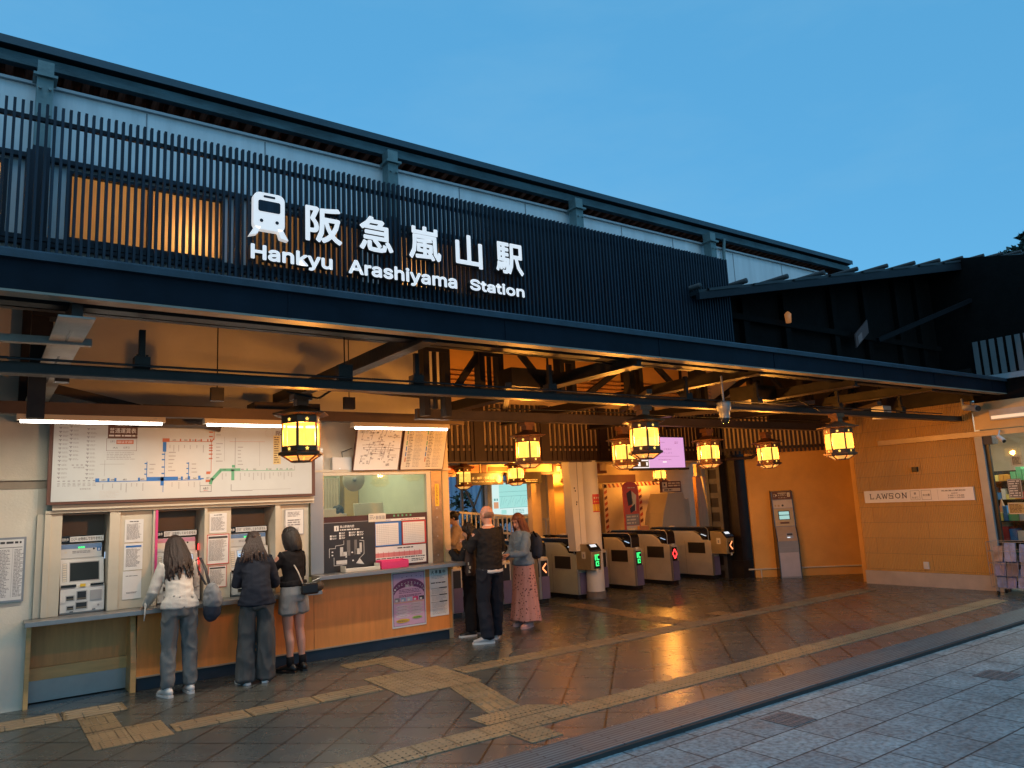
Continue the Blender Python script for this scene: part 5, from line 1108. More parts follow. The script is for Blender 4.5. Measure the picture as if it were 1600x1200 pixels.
m = MB(); m.lathe((7.06, 5.6, 2.55), [(.0, .25), (.075, .25), (.082, .235), (.082, .15), (.062, .14), (.058, .07), (.058, .06)], mat('camera_grey', (.30, .32, .31), .4, .2), 24); m.build('housing', cm)
m = MB(); m.lathe((7.06, 5.6, 2.55), [(.05, .07), (.052, .05), (.045, .02), (.03, .0), (0, -.008)], mat('dome_dark', (.02, .02, .02), .08), 24); m.build('dome', cm)
# television
tv = thing('hanging_screen', 'hanging flat screen showing a pink slide with a small dark inset', 'screen', (9.8, 9.3, 2.8))
m = MB(); m.box(9.12, 9.30, 2.205, 10.50, 9.37, 2.80, blackp); m.box(9.12, 9.22, 2.20, 10.50, 9.31, 2.235, blackp); m.cyl((9.8, 9.34, 2.8), (9.8, 9.34, 3.4), .03, dkst); m.build('housing', tv, bev=.006)
m = MB(); m.box(9.14, 9.297, 2.245, 10.48, 9.299, 2.785, e_pink); p = Pn(m, (9.14, 9.297, 2.245), (1, 0, 0), (0, 0, 1)); p.rect(0, 0, .42, .30, e_pad, 1); p.rect(.015, .015, .405, .28, ink, 2)
p.rect(.23, .12, .39, .24, e_pad, 3); p.rect(.25, .14, .29, .2, ink, 4); p.rect(.31, .14, .37, .2, ink, 4); p.text('7:2', .08, .14, .12, .08, e_pad, 3); p.rect(.14, .03, .2, .1, e_pad, 3); p.rect(.34, .04, .38, .1, e_pad, 3)
dp = mat('slide_ink', (.18, .08, .2), .5, 0, 0, emit=(.28, .12, .30), es=1)
p.text('ただいま電車を', .62, .31, .40, .035, dp, 2, 0); p.text('お知らせします', .62, .245, .40, .035, dp, 2, 0); p.line(.6, .2, 1.2, .2, .006, dp, 2); p.scrib(.7, .44, .85, .46, 1, dp, 2); p.scrib(1.1, .42, 1.2, .47, 2, dp, 2); p.scrib(.65, .13, 1.0, .15, 1, dp, 2); p.rect(.76, .09, .86, .11, e_pad, 2)
m.build('screen', tv)
# lamp and tilted sign in the dark gap above the canopy
small('tilted_sign', 'dark tilted notice board in the shadow above canopy roof', 'sign', lambda m: (lambda p: (m.obb((10.55, 5.75, 3.98), Vector((.19, 0, .13)), Vector((0, .01, 0)), Vector((0, 0, .10)), mat('sign_dark', (.10, .06, .055), .5)), m.obb((10.47, 5.735, 3.90), Vector((.06, 0, .04)), Vector((0, .004, 0)), Vector((0, 0, .055)), mat('sign_pale', (.22, .15, .14), .5))))(None))
small('wall_lantern', 'small dim amber lamp under the tiled gable', 'lamp', lambda m: (m.lathe((8.83, 5.80, 3.98), [(0, 0), (.035, 0), (.045, .12), (.02, .15), (0, .16)], mat('amber_dim', (.4, .2, .08), .4, 0, 0, emit=(1, .35, .10), es=.25), 6), m.beam((8.83, 5.80, 4.14), (8.83, 5.89, 4.18), .02, .02, timber)))
# ================================================================ BEYOND THE GATES
small('railing', 'white sloping metal railing behind the gates', 'railing', lambda m: railing(m)) if False else None
rl = thing('railing', 'white metal railing sloping down behind the ticket gates', 'railing', (9, 13.3, 0))
a, b = Vector((7.6, 13.85, 0)), Vector((10.15, 12.8, 0)); m = MB(); wr = mat('railing_white', (.55, .52, .46), .5)
def top(t): return 1.70-.34*t
for k in range(30):
    t = k/29; q = a.lerp(b, t); m.box(q.x-.012, q.y-.012, .3, q.x+.012, q.y+.012, top(t), wr)
m.build('baluster', rl); m = MB()
for dz in (0, -.36): m.beam(a+Vector((0, 0, top(0)+dz)), b+Vector((0, 0, top(1)+dz)), .05, .045, wr)
m.build('rail', rl)
lm = thing('lit_map_board', 'glowing pale turquoise area map in tall grey frame behind the railing', 'map board', (10, 14, 0))
m = MB(); m.box(9.25, 14.0, 1.42, 10.72, 14.12, 2.26, greyw); m.box(9.42, 13.99, 0, 9.48, 14.1, 1.42, greyp); m.box(10.56, 13.99, 0, 10.62, 14.1, 2.3, greyp); m.build('case', lm)
m = MB(); m.box(9.37, 13.985, 1.49, 10.63, 13.998, 2.21, e_cyan3); p = Pn(m, (9.37, 13.985, 1.49), (1, 0, 0), (0, 0, 1), .003); p.rect(.18, .16, 1.0, .70, e_cyan2, 1)
gr = mat('lit_lines', (.1, .2, .2), .5, 0, 0, emit=(.12, .35, .34), es=1)
for z in (.16, .42, .52, .70): p.line(.18, z, 1.0, z+.01, .008, gr, 2)
for i in range(12): p.line(.2+i*.065, .2+.04*(i % 3), .26+i*.065, .42-.03*(i % 4), .006, gr, 2)
p.rect(.02, .16, .15, .3, mat('lit_orange', (.3, .2, .1), .5, 0, 0, emit=(.9, .45, .25), es=.7), 2); p.rect(.03, .33, .08, .38, gr, 2); p.rect(.10, .33, .14, .38, gr, 2); p.rect(.22, .03, .36, .12, e_cyan2, 2); p.rect(.55, .02, .57, .14, gr, 2); p.scrib(1.03, .2, 1.24, .68, 12, gr, 2, 4, .4); p.scrib(.6, .03, .9, .13, 3, gr, 2, 5, .4)
m.build('lit_panel', lm)
def dsign(x0, x1, label, coin):
    m = MB(); m.box(x0, 12.05, 2.12, x1, 12.10, 2.345, mat('sign_black', (.035, .028, .022), .35)); p = Pn(m, (x0, 12.05, 2.12), (1, 0, 0), (0, 0, 1)); W = x1-x0
    if coin: p.text('河原町・大阪・神戸・宝塚 方面', .05, .11, W-.25, .05, paper, 1, .006); p.text('Kawaramachi, Osaka, Kobe, Takarazuka', .05, .05, W-.25, .03, paper, 1, 0); p.disc(W-.10, .11, .07, paper2, 1)
    else: p.text('改札口', .10, .12, .26, .06, paper, 1, .006); p.scrib(.08, .03, W-.1, .09, 2, paper2, 1, 4, .5, 0)
    m.cyl(((x0+x1)/2, 12.08, 2.345), ((x0+x1)/2, 12.08, 2.6), .01, dkst); tag(m.build('platform_sign'), label, 'sign')
dsign(7.30, 8.34, 'dark hanging direction sign with round pale emblem at its end', True)
dsign(8.43, 9.28, 'dark hanging sign behind the far pair of lanterns', False)
# far structures
ph = thing('platform_shelter', 'cream pillars, header beam and low ceiling beyond the gates', 'shelter', (9, 12.2, 0))
warm = mat('shelter_cream', (.60, .46, .27), .7, 0, .08); redt = mat('red_band', (.45, .10, .04), .6)
m = MB(); m.box(5.36, 12.2, 2.36, 11.2, 12.32, 2.52, warm); m.box(5.36, 12.18, 2.30, 11.2, 12.34, 2.358, inkbr)
for x in (7.95, 9.7, 10.9): m.box(x, 12.18, 2.36, x+.1, 12.199, 2.52, inkbr)
m.build('header_beam', ph); m = MB(); m.box(6.9, 12.185, 2.38, 7.9, 12.195, 2.50, redt); m.box(8.1, 12.185, 2.38, 9.0, 12.195, 2.47, redt); m.build('red_band', ph)
m = MB(); m.box(9.72, 12.22, 0, 9.98, 12.42, 2.30, mat('pillar_orange', (.60, .40, .15), .6)); m.build('pillar', ph)
m = MB(); m.box(9.42, 12.6, 0, 9.66, 12.75, 2.3, warm); m.build('pillar', ph)
m = MB(); m.box(6.98, 12.24, 0, 7.08, 12.36, 2.3, warm); m.build('pillar', ph)
m = MB(); m.box(5.36, 10.8, 2.62, 16.5, 15.5, 2.68, warm); m.build('ceiling', ph)
m = MB(); m.box(10.6, 14.4, 0, 17.5, 14.5, 2.7, mat('far_wall', (.50, .40, .27), .8, 0, .08)); m.box(11.2, 13.5, 0, 11.85, 14.4, 2.62, mat('far_pale', (.55, .50, .42), .7)); m.box(12.2, 14.35, 2.15, 14.2, 14.4, 2.35, inkbr); m.build('rear_wall', ph)
m = MB(); m.box(14.6, 12.6, 2.2, 16.0, 12.7, 2.5, warm); m.beam((14.7, 12.6, 2.6), (15.2, 12.6, .0), .05, .05, cream); m.beam((14.95, 12.65, 2.6), (15.5, 12.65, 0), .04, .04, warm); m.box(15.0, 13.0, 0, 15.9, 13.1, 2.2, woodd); m.build('doorway', ph)
# hoarding edged with red-black hazard tape
hd = thing('hoarding', 'white construction sheeting edged with diagonal hazard tape beyond the gates', 'hoarding', (13, 13.9, 0))
m = MB(); m.box(12.6, 13.88, .2, 15.1, 13.9, 2.12, mat('sheeting', (.62, .54, .42), .7, 0, .1, 2, .4, 4)); m.build('sheet', hd)
m = MB(); p = Pn(m, (12.6, 13.88, .2), (1, 0, 0), (0, 0, 1), .004)
def tape(a0, b0, a1, b1):
    L_ = math.hypot(a1-a0, b1-b0); n = int(L_/.07); ux, uz = (a1-a0)/L_, (b1-b0)/L_
    p.line(a0, b0, a1, b1, .10, mat('tape_cream', (.6, .42, .3), .6), 1)
    for i in range(n):
        if i % 2 == 0:
            s = i*L_/n; q0 = (a0+ux*s-uz*.05, b0+uz*s+ux*.05); e = L_/n
            p.poly([(q0[0], q0[1]), (q0[0]+uz*.10+ux*.05, q0[1]-ux*.10+uz*.05), (q0[0]+uz*.10+ux*(.05+e), q0[1]-ux*.10+uz*(.05+e)), (q0[0]+ux*e, q0[1]+uz*e)], [mat('tape_dark', (.10, .02, .015), .6), mat('tape_red', (.35, .05, .02), .6)][i % 4 // 2], 2)
tape(.06, .1, .06, 1.86); tape(.0, 1.86, 2.4, 1.90); tape(1.25, .9, 1.25, 1.8); tape(.1, .85-.3, 1.2, .60); m.build('tape', hd)
def redsign(m):
    pts = [(12.42, .0), (12.92, .0), (12.92, 1.98)]+[(12.67+.25*math.cos(R(a)), 1.98+.14*math.sin(R(a))) for a in range(20, 180, 20)]+[(12.42, 1.98)]
    m.prism(pts, 'y', 13.0, 13.03, mat('sign_red', (.55, .10, .06), .5)); p = Pn(m, (12.42, 13.0, 0), (1, 0, 0), (0, 0, 1), .003)
    p.poly([(.10, 1.85), (.25, 1.93), (.30, 1.60), (.14, 1.55)], ink, 1); p.poly([(.28, 1.9), (.42, 1.80), (.38, 1.42), (.25, 1.52)], paper2, 1); p.poly([(.18, 1.5), (.36, 1.6), (.35, 1.45), (.2, 1.38)], ink, 2); p.scrib(.15, 1.96, .4, 2.0, 1, paper2, 1); p.rect(.04, 1.10, .47, 1.36, inkg, 1); p.scrib(.06, 1.12, .45, 1.34, 3, paper2, 2, 3); p.rect(.04, .94, .47, 1.09, paper2, 1)
small('red_standing_sign', 'red round-topped standing sign in front of the hoarding', 'sign', redsign)
small('adjustment_machine', 'cream sloping side of a fare machine standing beyond the gates', 'fare machine', lambda m: m.prism([(13.3, 0), (13.3, .9), (13.42, 1.35), (13.62, 1.82), (14.15, 1.82), (14.2, 1.66), (14.35, 1.66), (14.42, 0)], 'y', 12.7, 13.3, mat('machine_beige', (.50, .43, .30), .6, 0, .05)), .01)
def toilet(m):
    m.box(13.60, 12.9, 1.83, 14.32, 12.94, 2.10, inkbr); p = Pn(m, (13.60, 12.9, 1.83), (1, 0, 0), (0, 0, 1), .003); p.rect(.05, .12, .22, .25, paper2, 1); p.disc(.13, .19, .03, ink, 2); p.scrib(.26, .13, .68, .25, 2, paper2, 1, 3, .6, 0); p.rect(.05, .02, .68, .10, paper2, 1); p.scrib(.1, .03, .4, .09, 1, ink, 2)
small('machine_sign', 'small dark pictogram sign on top of the far fare machine', 'sign', toilet)
def pile(m):
    r = random.Random(5)
    for i in range(9): x = 12.95+r.random()*.5; y = 12.95+r.random()*.3; z = .0+i*.12; m.box(x-.15, y-.1, z, x+.15, y+.1, z+.11, [woodd, paper2, inkbr, cream][i % 4])
small('box_pile', 'untidy stack of boxes and papers left of the far fare machine', 'boxes', pile)
small('orange_cone_barrier', 'low orange barrier board at the foot of the hoarding', 'barrier', lambda m: (m.box(12.3, 12.8, .7, 13.3, 12.84, .95, mat('barrier_orange', (.6, .2, .05), .5)), m.box(12.35, 12.75, 0, 12.4, 12.9, .95, inkbr), m.box(13.2, 12.75, 0, 13.25, 12.9, .95, inkbr)))
small('column_poster', 'red and yellow poster wrapped on white column', 'poster', lambda m: cposter(m)) if False else None
m = MB(); n = 8; cr = .159
for i in range(n):
    a0, a1 = R(-118+i*9), R(-118+(i+1)*9)
    def cp(a, z, r=cr): return (9.13+r*math.cos(a), 10.42+r*math.sin(a), z)
    m.add([cp(a0, 1.52), cp(a1, 1.52), cp(a1, 1.84), cp(a0, 1.84)], [(0, 1, 2, 3)], redi)
    m.add([cp(a0, 1.54, .1605), cp(a1, 1.54, .1605), cp(a1, 1.66, .1605), cp(a0, 1.66, .1605)], [(0, 1, 2, 3)], [yellowi, mat('poster_orange', (.6, .25, .05))][i % 2])
    if i % 2: m.add([cp(a0, 1.76, .1605), cp(a1, 1.76, .1605), cp(a1, 1.79, .1605), cp(a0, 1.79, .1605)], [(0, 1, 2, 3)], paper2); m.add([cp(a0, 1.70, .1605), cp(a1, 1.70, .1605), cp(a1, 1.715, .1605), cp(a0, 1.715, .1605)], [(0, 1, 2, 3)], yellowi)
tag(m.build('column_poster'), 'red and orange poster wrapped round the white column', 'poster')
# far blue wall and lattice mast in the dusk
small('far_building', 'pale blue ribbed building wall in the dusk beyond the platform', 'building', lambda m: [m.box(12.2, 21.9, 0, 16.5, 22.2, 3.6, mat('dusk_blue_wall', (.42, .50, .62), .6))]+[m.box(12.2+i*.2, 21.87, 1.5, 12.24+i*.2, 21.9, 3.6, mat('dusk_blue_rib', (.34, .42, .55), .6)) for i in range(21)])
small('steel_mast', 'grey crossed lattice mast among dark trees behind the railing', 'mast', lambda m: (m.box(9.3, 15.2, 0, 9.36, 15.26, 3, greyp), m.box(9.9, 15.2, 0, 9.96, 15.26, 3, greyp), m.beam((9.33, 15.2, 1.1), (9.93, 15.2, 2.3), .04, .04, greyp), m.beam((9.93, 15.2, 1.1), (9.33, 15.2, 2.3), .04, .04, greyp)))
# planting behind the railing and trees
leafm = mat('dark_leaves', (.035, .05, .022), .6, 0, .5, 3); leafg = mat('hill_leaves', (.03, .055, .04), .7, 0, .4, 3); bark = mat('bark', (.06, .045, .03), .9, 0, .3, 10)
def leafcloud(m, cen, rad, n, s, mt, seed, clumps=26):
    r = random.Random(seed); cs = []
    for i in range(clumps):
        while True:
            v = Vector((r.uniform(-1, 1), r.uniform(-1, 1), r.uniform(-1, 1)))
            if v.length < 1: break
        cs.append((Vector((v.x*rad[0], v.y*rad[1], v.z*rad[2])), r.uniform(.22, .42)*min(rad)))
    for i in range(n):
        c, cr_ = r.choice(cs); d = Vector((r.gauss(0, 1), r.gauss(0, 1), r.gauss(0, 1))).normalized()*cr_*r.uniform(.55, 1.1)
        p = Vector(cen)+c+d; u = Vector((r.gauss(0, 1), r.gauss(0, 1), r.gauss(0, .7))).normalized(); w_ = u.cross(Vector((r.gauss(0, 1), r.gauss(0, 1), r.gauss(0, 1)))).normalized(); k = s*r.uniform(.6, 1.4)
        m.add([p-u*k, p+w_*k*.45, p+u*k, p-w_*k*.45], [(0, 1, 2, 3)], mt)
m = MB()
for i in range(7): leafcloud(m, (7.6+i*1.5, 17.0+.5*(i % 2), 1.0+.25*math.sin(i*2.1)), (1.1, .8, 1.3), 2300, .10, leafm, i)
o = tag(m.build('hedge'), 'dark unlit mass of shrubs behind the railing', 'shrubs', kind='stuff')
def tree(loc, H, rad, label, seed):
    t = thing('hill_tree', label, 'tree', loc, 'trees on the rise beyond the roofs'); x, y, z = loc
    m = MB(); m.cyl((x, y, z), (x+.3, y, z+H*.75), .5, bark, r2=.15)
    for k in range(6): a = k*1.05; m.cyl((x+.1, y, z+H*(.35+.06*k)), (x+.1+rad*.7*math.cos(a), y+rad*.7*math.sin(a), z+H*(.6+.05*k)), .16, bark, r2=.04, n=6)
    m.build('trunk', t); m = MB(); leafcloud(m, (x, y, z+H-rad*.9), (rad*1.1, rad*1.1, rad), 7000, .42, leafg, seed, 34); m.build('crown', t)
# tall trees whose tops show over the tiled roof at the right edge
tree((68.2, 21.6, -.03), 20.9, 2.6, 'leafy tree top just above the tiled roof at the picture edge', 3)
tree((69.6, 18.0, -.03), 22.3, 3.2, 'taller tree next to it, mostly outside the picture', 5)
# ================================================================ POSTCARD RACK at the shop window
rk = thing('postcard_rack', 'wire rack on castors holding bluish magazines beside the shop window', 'rack', (13.0, 5.2, 0)); wire = mat('rack_wire', (.25, .26, .28), .4, .5)
m = MB()
for z in (.12, .30, .48, .66, .80):
    m.box(12.80, 4.3, z, 12.806, 5.42, z+.006, wire); m.box(13.15, 4.3, z, 13.156, 5.42, z+.006, wire); m.box(12.80, 5.42, z, 13.156, 5.426, z+.006, wire)
for i in range(15): y = 4.3+i*.08; m.box(12.797, y, .10, 12.801, y+.004, .80, wire)
for i in range(5): x = 12.80+i*.088; m.box(x, 5.424, .10, x+.004, 5.428, .80, wire)
m.build('wire_frame', rk)
for (x, y) in ((12.84, 5.36), (13.12, 5.36), (12.84, 4.4)):
    m = MB(); m.cyl((x, y-.012, .035), (x, y+.012, .035), .035, black, n=12); m.box(x-.01, y-.02, .06, x+.01, y+.02, .12, wire); m.build('castor', rk)
cols = [mat('cover_%d' % i, c, .35, 0, .5, 12) for i, c in enumerate(((.05, .12, .32), (.12, .20, .38), (.25, .28, .34), (.05, .07, .13), (.2, .16, .16)))]
r = random.Random(3)
for z0, k in ((.50, 0), (.28, 1), (.10, 2)):
    y = 5.30
    while y > 4.4:
        hh = r.uniform(.10, .16); ww = r.uniform(.05, .08); m = MB(); m.obb((12.88, y, z0+hh+.01), (.008, 0, .0), (0, ww, r.uniform(-.008, .008)), (r.uniform(.02, .05), 0, hh), cols[r.choice((0, 1, 3, 0, 2, 4))]); P_ = Pn(m, (12.868, y+ww*.8, z0+.04), (0, -1, 0), (.25, 0, 1)); P_.n = Vector((-1, 0, 0)); P_.rect(0, hh*1.1, ww*1.5, hh*1.6, paper2, 1); P_.scrib(0, .02, ww*1.5, hh, 5, cols[2], 1, int(y*99)); m.build('magazine', rk); y -= ww*2+r.uniform(.01, .05)
sheetn = [('dark round emblem sticker sheet on the shop window, topmost', (.4, .36, .2), 5.02, 1.95, .16, .16), ('grey framed picture poster on the shop window', (.12, .10, .08), 5.10, 1.45, .20, .30), ('yellowish printed sheet on the shop window below the grey poster', (.5, .33, .10), 5.12, 1.20, .24, .18), ('white sheet at the very right of the shop window', (.6, .6, .58), 4.86, 1.60, .12, .18)]
for i, (lab, c, y, z, w_, h_) in enumerate(sheetn):
    m = MB(); m.box(13.322, y-w_/2, z, 13.328, y+w_/2, z+h_, mat('sheet_%d' % i, c, .5, 0, .2, 20)); p = Pn(m, (13.322, y+w_/2, z), (0, -1, 0), (0, 0, 1)); p.n = Vector((-1, 0, 0)); p.frame(.008, .008, w_-.008, h_-.008, .006, paper2, 1); p.scrib(.02, .02, w_-.02, h_-.02, 7, [ink, paper2, inkbr, inkg][i], 1, i)
    tag(m.build('window_poster'), lab, 'poster')
small('folded_parasol', 'furled peach coloured cloth parasol standing inside shop window', 'parasol', lambda m: m.lathe((13.9, 5.55, 0), [(0, 1.45), (.05, 1.25), (.10, .95), (.12, .5), (.07, .2), (.02, .18), (.02, .02), (0, .02)], mat('parasol_peach', (.6, .38, .25), .7), 10))
# ================================================================ PEOPLE
def fuse(name, mb, voxel, parent, smooth=4, fold=0, ff=(9, 9, 3), seed=0, ridge=True):
    """overlapping lofts melted into one continuous smooth surface"""
    me = bpy.data.meshes.new('t'); me.from_pydata([tuple(v) for v in mb.v], [], mb.f); me.update()
    o = bpy.data.objects.new('t', me); C.objects.link(o)
    r = o.modifiers.new('r', 'REMESH'); r.mode = 'VOXEL'; r.voxel_size = voxel; r.use_smooth_shade = True
    if smooth: s = o.modifiers.new('s', 'SMOOTH'); s.factor = .6; s.iterations = smooth
    ev = bpy.data.meshes.new_from_object(o.evaluated_get(bpy.context.evaluated_depsgraph_get()))
    bpy.data.objects.remove(o); bpy.data.meshes.remove(me); ev.name = name
    if fold:
        nv = [v.normal.copy() for v in ev.vertices]
        for v, n in zip(ev.vertices, nv):
            q = Vector((v.co.x*ff[0]+seed*7.3, v.co.y*ff[1], v.co.z*ff[2]))
            a = noise.noise(q)+.5*noise.noise(q*2.1)
            if ridge: a = 1-2.2*abs(a)
            v.co += n*max(a, -.25)*fold
    for p in ev.polygons: p.use_smooth = True
    ev.materials.append(mb.mats[0]); ob = bpy.data.objects.new(name, ev); C.objects.link(ob); ob.parent = parent
    return ob
def loft(mb, cs, rx, ry, m, ax=(1, 0, 0), n=14, wave=None):
    cs = [Vector(c) for c in cs]; ax = Vector(ax); vs = []; k = len(cs)
    for i, c in enumerate(cs):
        t = (cs[min(i+1, k-1)]-cs[max(i-1, 0)]).normalized(); a = (ax-t*ax.dot(t))
        if a.length < .05: a = Vector((0, 1, 0))-t*t.y
        a.normalize(); b = t.cross(a)
        for j in range(n):
            f = 6.2831853*j/n; w_ = 1+(wave[i]*math.cos(wave[-1]*f) if wave else 0)
            vs.append(c+a*rx[i]*math.cos(f)*w_+b*ry[i]*math.sin(f)*w_)
    fs = [(i*n+j, i*n+(j+1) % n, (i+1)*n+(j+1) % n, (i+1)*n+j) for i in range(k-1) for j in range(n)]
    t0 = (cs[1]-cs[0]).normalized(); t1 = (cs[-1]-cs[-2]).normalized()
    vs += [cs[0]-t0*min(rx[0], ry[0])*.5, cs[-1]+t1*min(rx[-1], ry[-1])*.5]; A0, A1 = len(vs)-2, len(vs)-1
    fs += [(A0, (j+1) % n, j) for j in range(n)]+[(A1, (k-1)*n+j, (k-1)*n+(j+1) % n) for j in range(n)]
    mb.add(vs, fs, m, True)
def ball(mb, c, r, m, rot=None, n=14, k=9):
    c = Vector(c); r = Vector(r) if not isinstance(r, (int, float)) else Vector((r, r, r)); vs = []; M3 = rot or Matrix.Identity(3)
    for i in range(1, k):
        th = math.pi*i/k
        for j in range(n): f = 6.2831853*j/n; vs.append(c+M3 @ Vector((r.x*math.sin(th)*math.cos(f), r.y*math.sin(th)*math.sin(f), r.z*math.cos(th))))
    vs += [c+M3 @ Vector((0, 0, r.z)), c-M3 @ Vector((0, 0, r.z))]; T, Bm = len(vs)-2, len(vs)-1
    fs = [(i*n+j, (i+1)*n+j, (i+1)*n+(j+1) % n, i*n+(j+1) % n) for i in range(k-2) for j in range(n)]
    fs += [(T, j, (j+1) % n) for j in range(n)]+[(Bm, (k-2)*n+(j+1) % n, (k-2)*n+j) for j in range(n)]
    mb.add(vs, fs, m, True)
skin = mat('skin', (.52, .30, .20), .5, 0, .06, 8); skin2 = mat('skin_pink', (.56, .28, .20), .5, 0, .06, 8)
hair_d = mat('hair_dark', (.008, .006, .0055), .5, 0, .5, 30, .5, 120, stretch=(1, 1, .12)); hair_b = mat('hair_brown', (.024, .013, .010), .5, 0, .5, 30, .5, 120, stretch=(1, 1, .12)); hair_r = mat('hair_auburn', (.15, .05, .025), .5, 0, .4, 30, .5, 120, stretch=(1, 1, .12))
def cloth(n, c, rough=.85, bs=180): return mat(n, c, rough, 0, .10, 9, .25, bs, spec=.2)
def person(label, loc, rz, H, P):
    """local frame: faces +y, feet at z=0, 1.70 m before scaling"""
    t = thing('person', label, 'person', loc); s = H/1.70; t.rotation_euler = (0, 0, R(rz)); t.scale = (s, s, s)
    fem = P.get('fem', True); lean = R(P.get('lean', 0)); side = R(P.get('side', 0)); wf = P.get('w', 1.0)
    def up(p):
        p = Vector(p); k = min(1, max(0, (p.z-.92)/.30)); a = lean*k
        q = p-Vector((0, 0, .95)); y, z = q.y*math.cos(a)+q.z*math.sin(a), -q.y*math.sin(a)+q.z*math.cos(a)
        x = q.x+max(0, z)*math.sin(side)
        return Vector((x, y, z))+Vector((0, 0, .95))
    hipx, shx = .088, (.160 if fem else .185)
    SL, SR = up((-shx, 0, 1.385)), up((shx, 0, 1.385))
    EL, HL = Vector(P['armL'][0]), Vector(P['armL'][1]); ER, HR = Vector(P['armR'][0]), Vector(P['armR'][1])
    legs = P.get('legs', [((-.10, .01, .49), (-.105, -.02, .08), 8), ((.10, .01, .49), (.105, -.02, .08), -8)])
    # head frame
    hy, hp = R(P.get('hyaw', 0)), R(P.get('hpitch', 0)); hc = up((0, .025, 1.585)); Mh = Matrix.Rotation(hy, 3, 'Z') @ Matrix.Rotation(-hp, 3, 'X')
    def hd(x, y, z): return hc+Mh @ Vector((x, y, z))
    sk = P.get('skin', skin); b = MB()
    # torso, neck, head
    zz = [.90, .97, 1.06, 1.16, 1.27, 1.36, 1.41, 1.45]
    rxF = [.155, .15, .118, .125, .145, .145, .105, .06] if fem else [.150, .150, .140, .150, .170, .170, .12, .07]
    ryF = [.105, .10, .085, .09, .10, .09, .07, .055] if fem else [.105, .105, .105, .11, .115, .10, .08, .06]
    loft(b, [up((0, 0, z)) for z in zz], rxF, ryF, sk)
    nb_ = up((0, 0, 1.42)); loft(b, [nb_, nb_.lerp(hd(0, -.01, -.07), .6), hd(0, -.012, -.05)], [.058, .05, .05], [.055, .05, .052], sk)
    ball(b, hd(0, -.008, .025), (.074, .093, .092), sk, Mh); ball(b, hd(0, .028, -.045), (.054, .062, .068), sk, Mh); ball(b, hd(0, .062, -.088), (.024, .024, .022), sk, Mh)
    ball(b, hd(0, .097, -.012), (.013, .018, .026), sk, Mh, 8, 6); ball(b, hd(0, .105, -.028), (.016, .015, .011), sk, Mh, 8, 6); ball(b, hd(0, .086, -.057), (.024, .012, .009), sk, Mh, 8, 6)
    for e in (-1, 1): ball(b, hd(e*.076, -.005, -.008), (.010, .020, .030), sk, Mh, 8, 6); ball(b, hd(e*.03, .078, .032), (.022, .012, .008), sk, Mh, 8, 5)
    # arms and hands
    def hand(E, Hn, sgn, curl=.6):
        d = (Hn-E).normalized(); pn = P.get('palm', Vector((0, 0, -1))); pn = Vector(pn); side_ = d.cross(pn)
        if side_.length < .2: side_ = Vector((1, 0, 0))
        side_.normalize(); pn = side_.cross(d).normalized()*-1
        if pn.dot(Vector(P.get('palm', (0, 0, -1)))) < 0: pn = -pn
        loft(b, [Hn-d*.01, Hn+d*.03, Hn+d*.085], [.026, .036, .038], [.019, .015, .013], sk, side_, 10)
        for i, (off, Lf) in enumerate(((-.030, .060), (-.010, .072), (.010, .068), (.029, .054))):
            base = Hn+d*.082+side_*off*(1 if sgn > 0 else -1); c1 = base+(d*.9+pn*.25*curl)*Lf*.45; c2 = c1+(d*.6+pn*.8*curl)*Lf*.33; c3 = c2+(d*.3+pn*.95*curl)*Lf*.25
            loft(b, [base, c1, c2, c3], [.0092, .0088, .0082, .0068], [.0092, .0088, .0082, .0068], sk, side_, 8)
        tb = Hn+d*.025-side_*.028*(1 if sgn > 0 else -1)*-1*(-1); t1 = tb+(d*.6+pn*.5-side_*.6*(1 if sgn > 0 else -1))*.035; t2 = t1+(d*.85+pn*.3)*.032
        loft(b, [tb, t1, t2], [.013, .0105, .0085], [.013, .0105, .0085], sk, side_, 8)
    for Sh, E, Hn, sg_ in ((SL, EL, HL, -1), (SR, ER, HR, 1)):
        loft(b, [Sh.lerp(E, .15), Sh.lerp(E, .35), E, E.lerp(Hn, .3), Hn], [.042, .043, .036, .038, .024], [.042, .044, .038, .036, .021], sk); hand(E, Hn, sg_, P.get('curl', .6))
    for k, (K, An, toe) in enumerate(legs):
        K, An = Vector(K), Vector(An); hx = hipx*(-1 if k == 0 else 1); hip = Vector((hx, 0, .90)); ta = R(toe); fd = Vector((-math.sin(ta), math.cos(ta), 0))
        mid = hip.lerp(K, .5)
        loft(b, [hip+Vector((0, 0, .02)), mid+Vector((0, .01, 0)), K, K.lerp(An, .33)-fd*.018, K.lerp(An, .7)-fd*.006, An], [.086, .074, .053, .053, .038, .033], [.09, .077, .055, .056, .040, .036], sk)
        loft(b, [An-fd*.045-Vector((0, 0, .035)), An+Vector((0, 0, -.03)), An+fd*.08+Vector((0, 0, -.05)), An+fd*.15+Vector((0, 0, -.058))], [.03, .036, .04, .032], [.028, .032, .022, .014], sk)
    fuse('body', b, .0085, t, 2)
    rxF = [v*wf for v in rxF]; ryF = [v*wf for v in ryF]
    # top garment
    tp = P.get('top')
    if tp:
        g = MB(); hem = tp.get('hem', .86); e = tp.get('ease', .018); z2 = [hem, hem+.06, 1.02, 1.14, 1.26, 1.355, 1.41, 1.435+tp.get('neck', 0)]
        fl_ = tp.get('flare', 0)
        a1 = [rxF[0]+e+fl_+.012, rxF[0]+e+fl_*.6+.006, rxF[2]+e*1.2+.014, rxF[3]+e, rxF[4]+e*.8+.004, rxF[5]+.020, .132 if fem else .155, .070]
        a2 = [ryF[0]+e+.020, ryF[0]+e+.010, ryF[2]+e*1.2+.012, ryF[3]+e, ryF[4]+e*.7+.004, ryF[5]+.016, .086, .066]
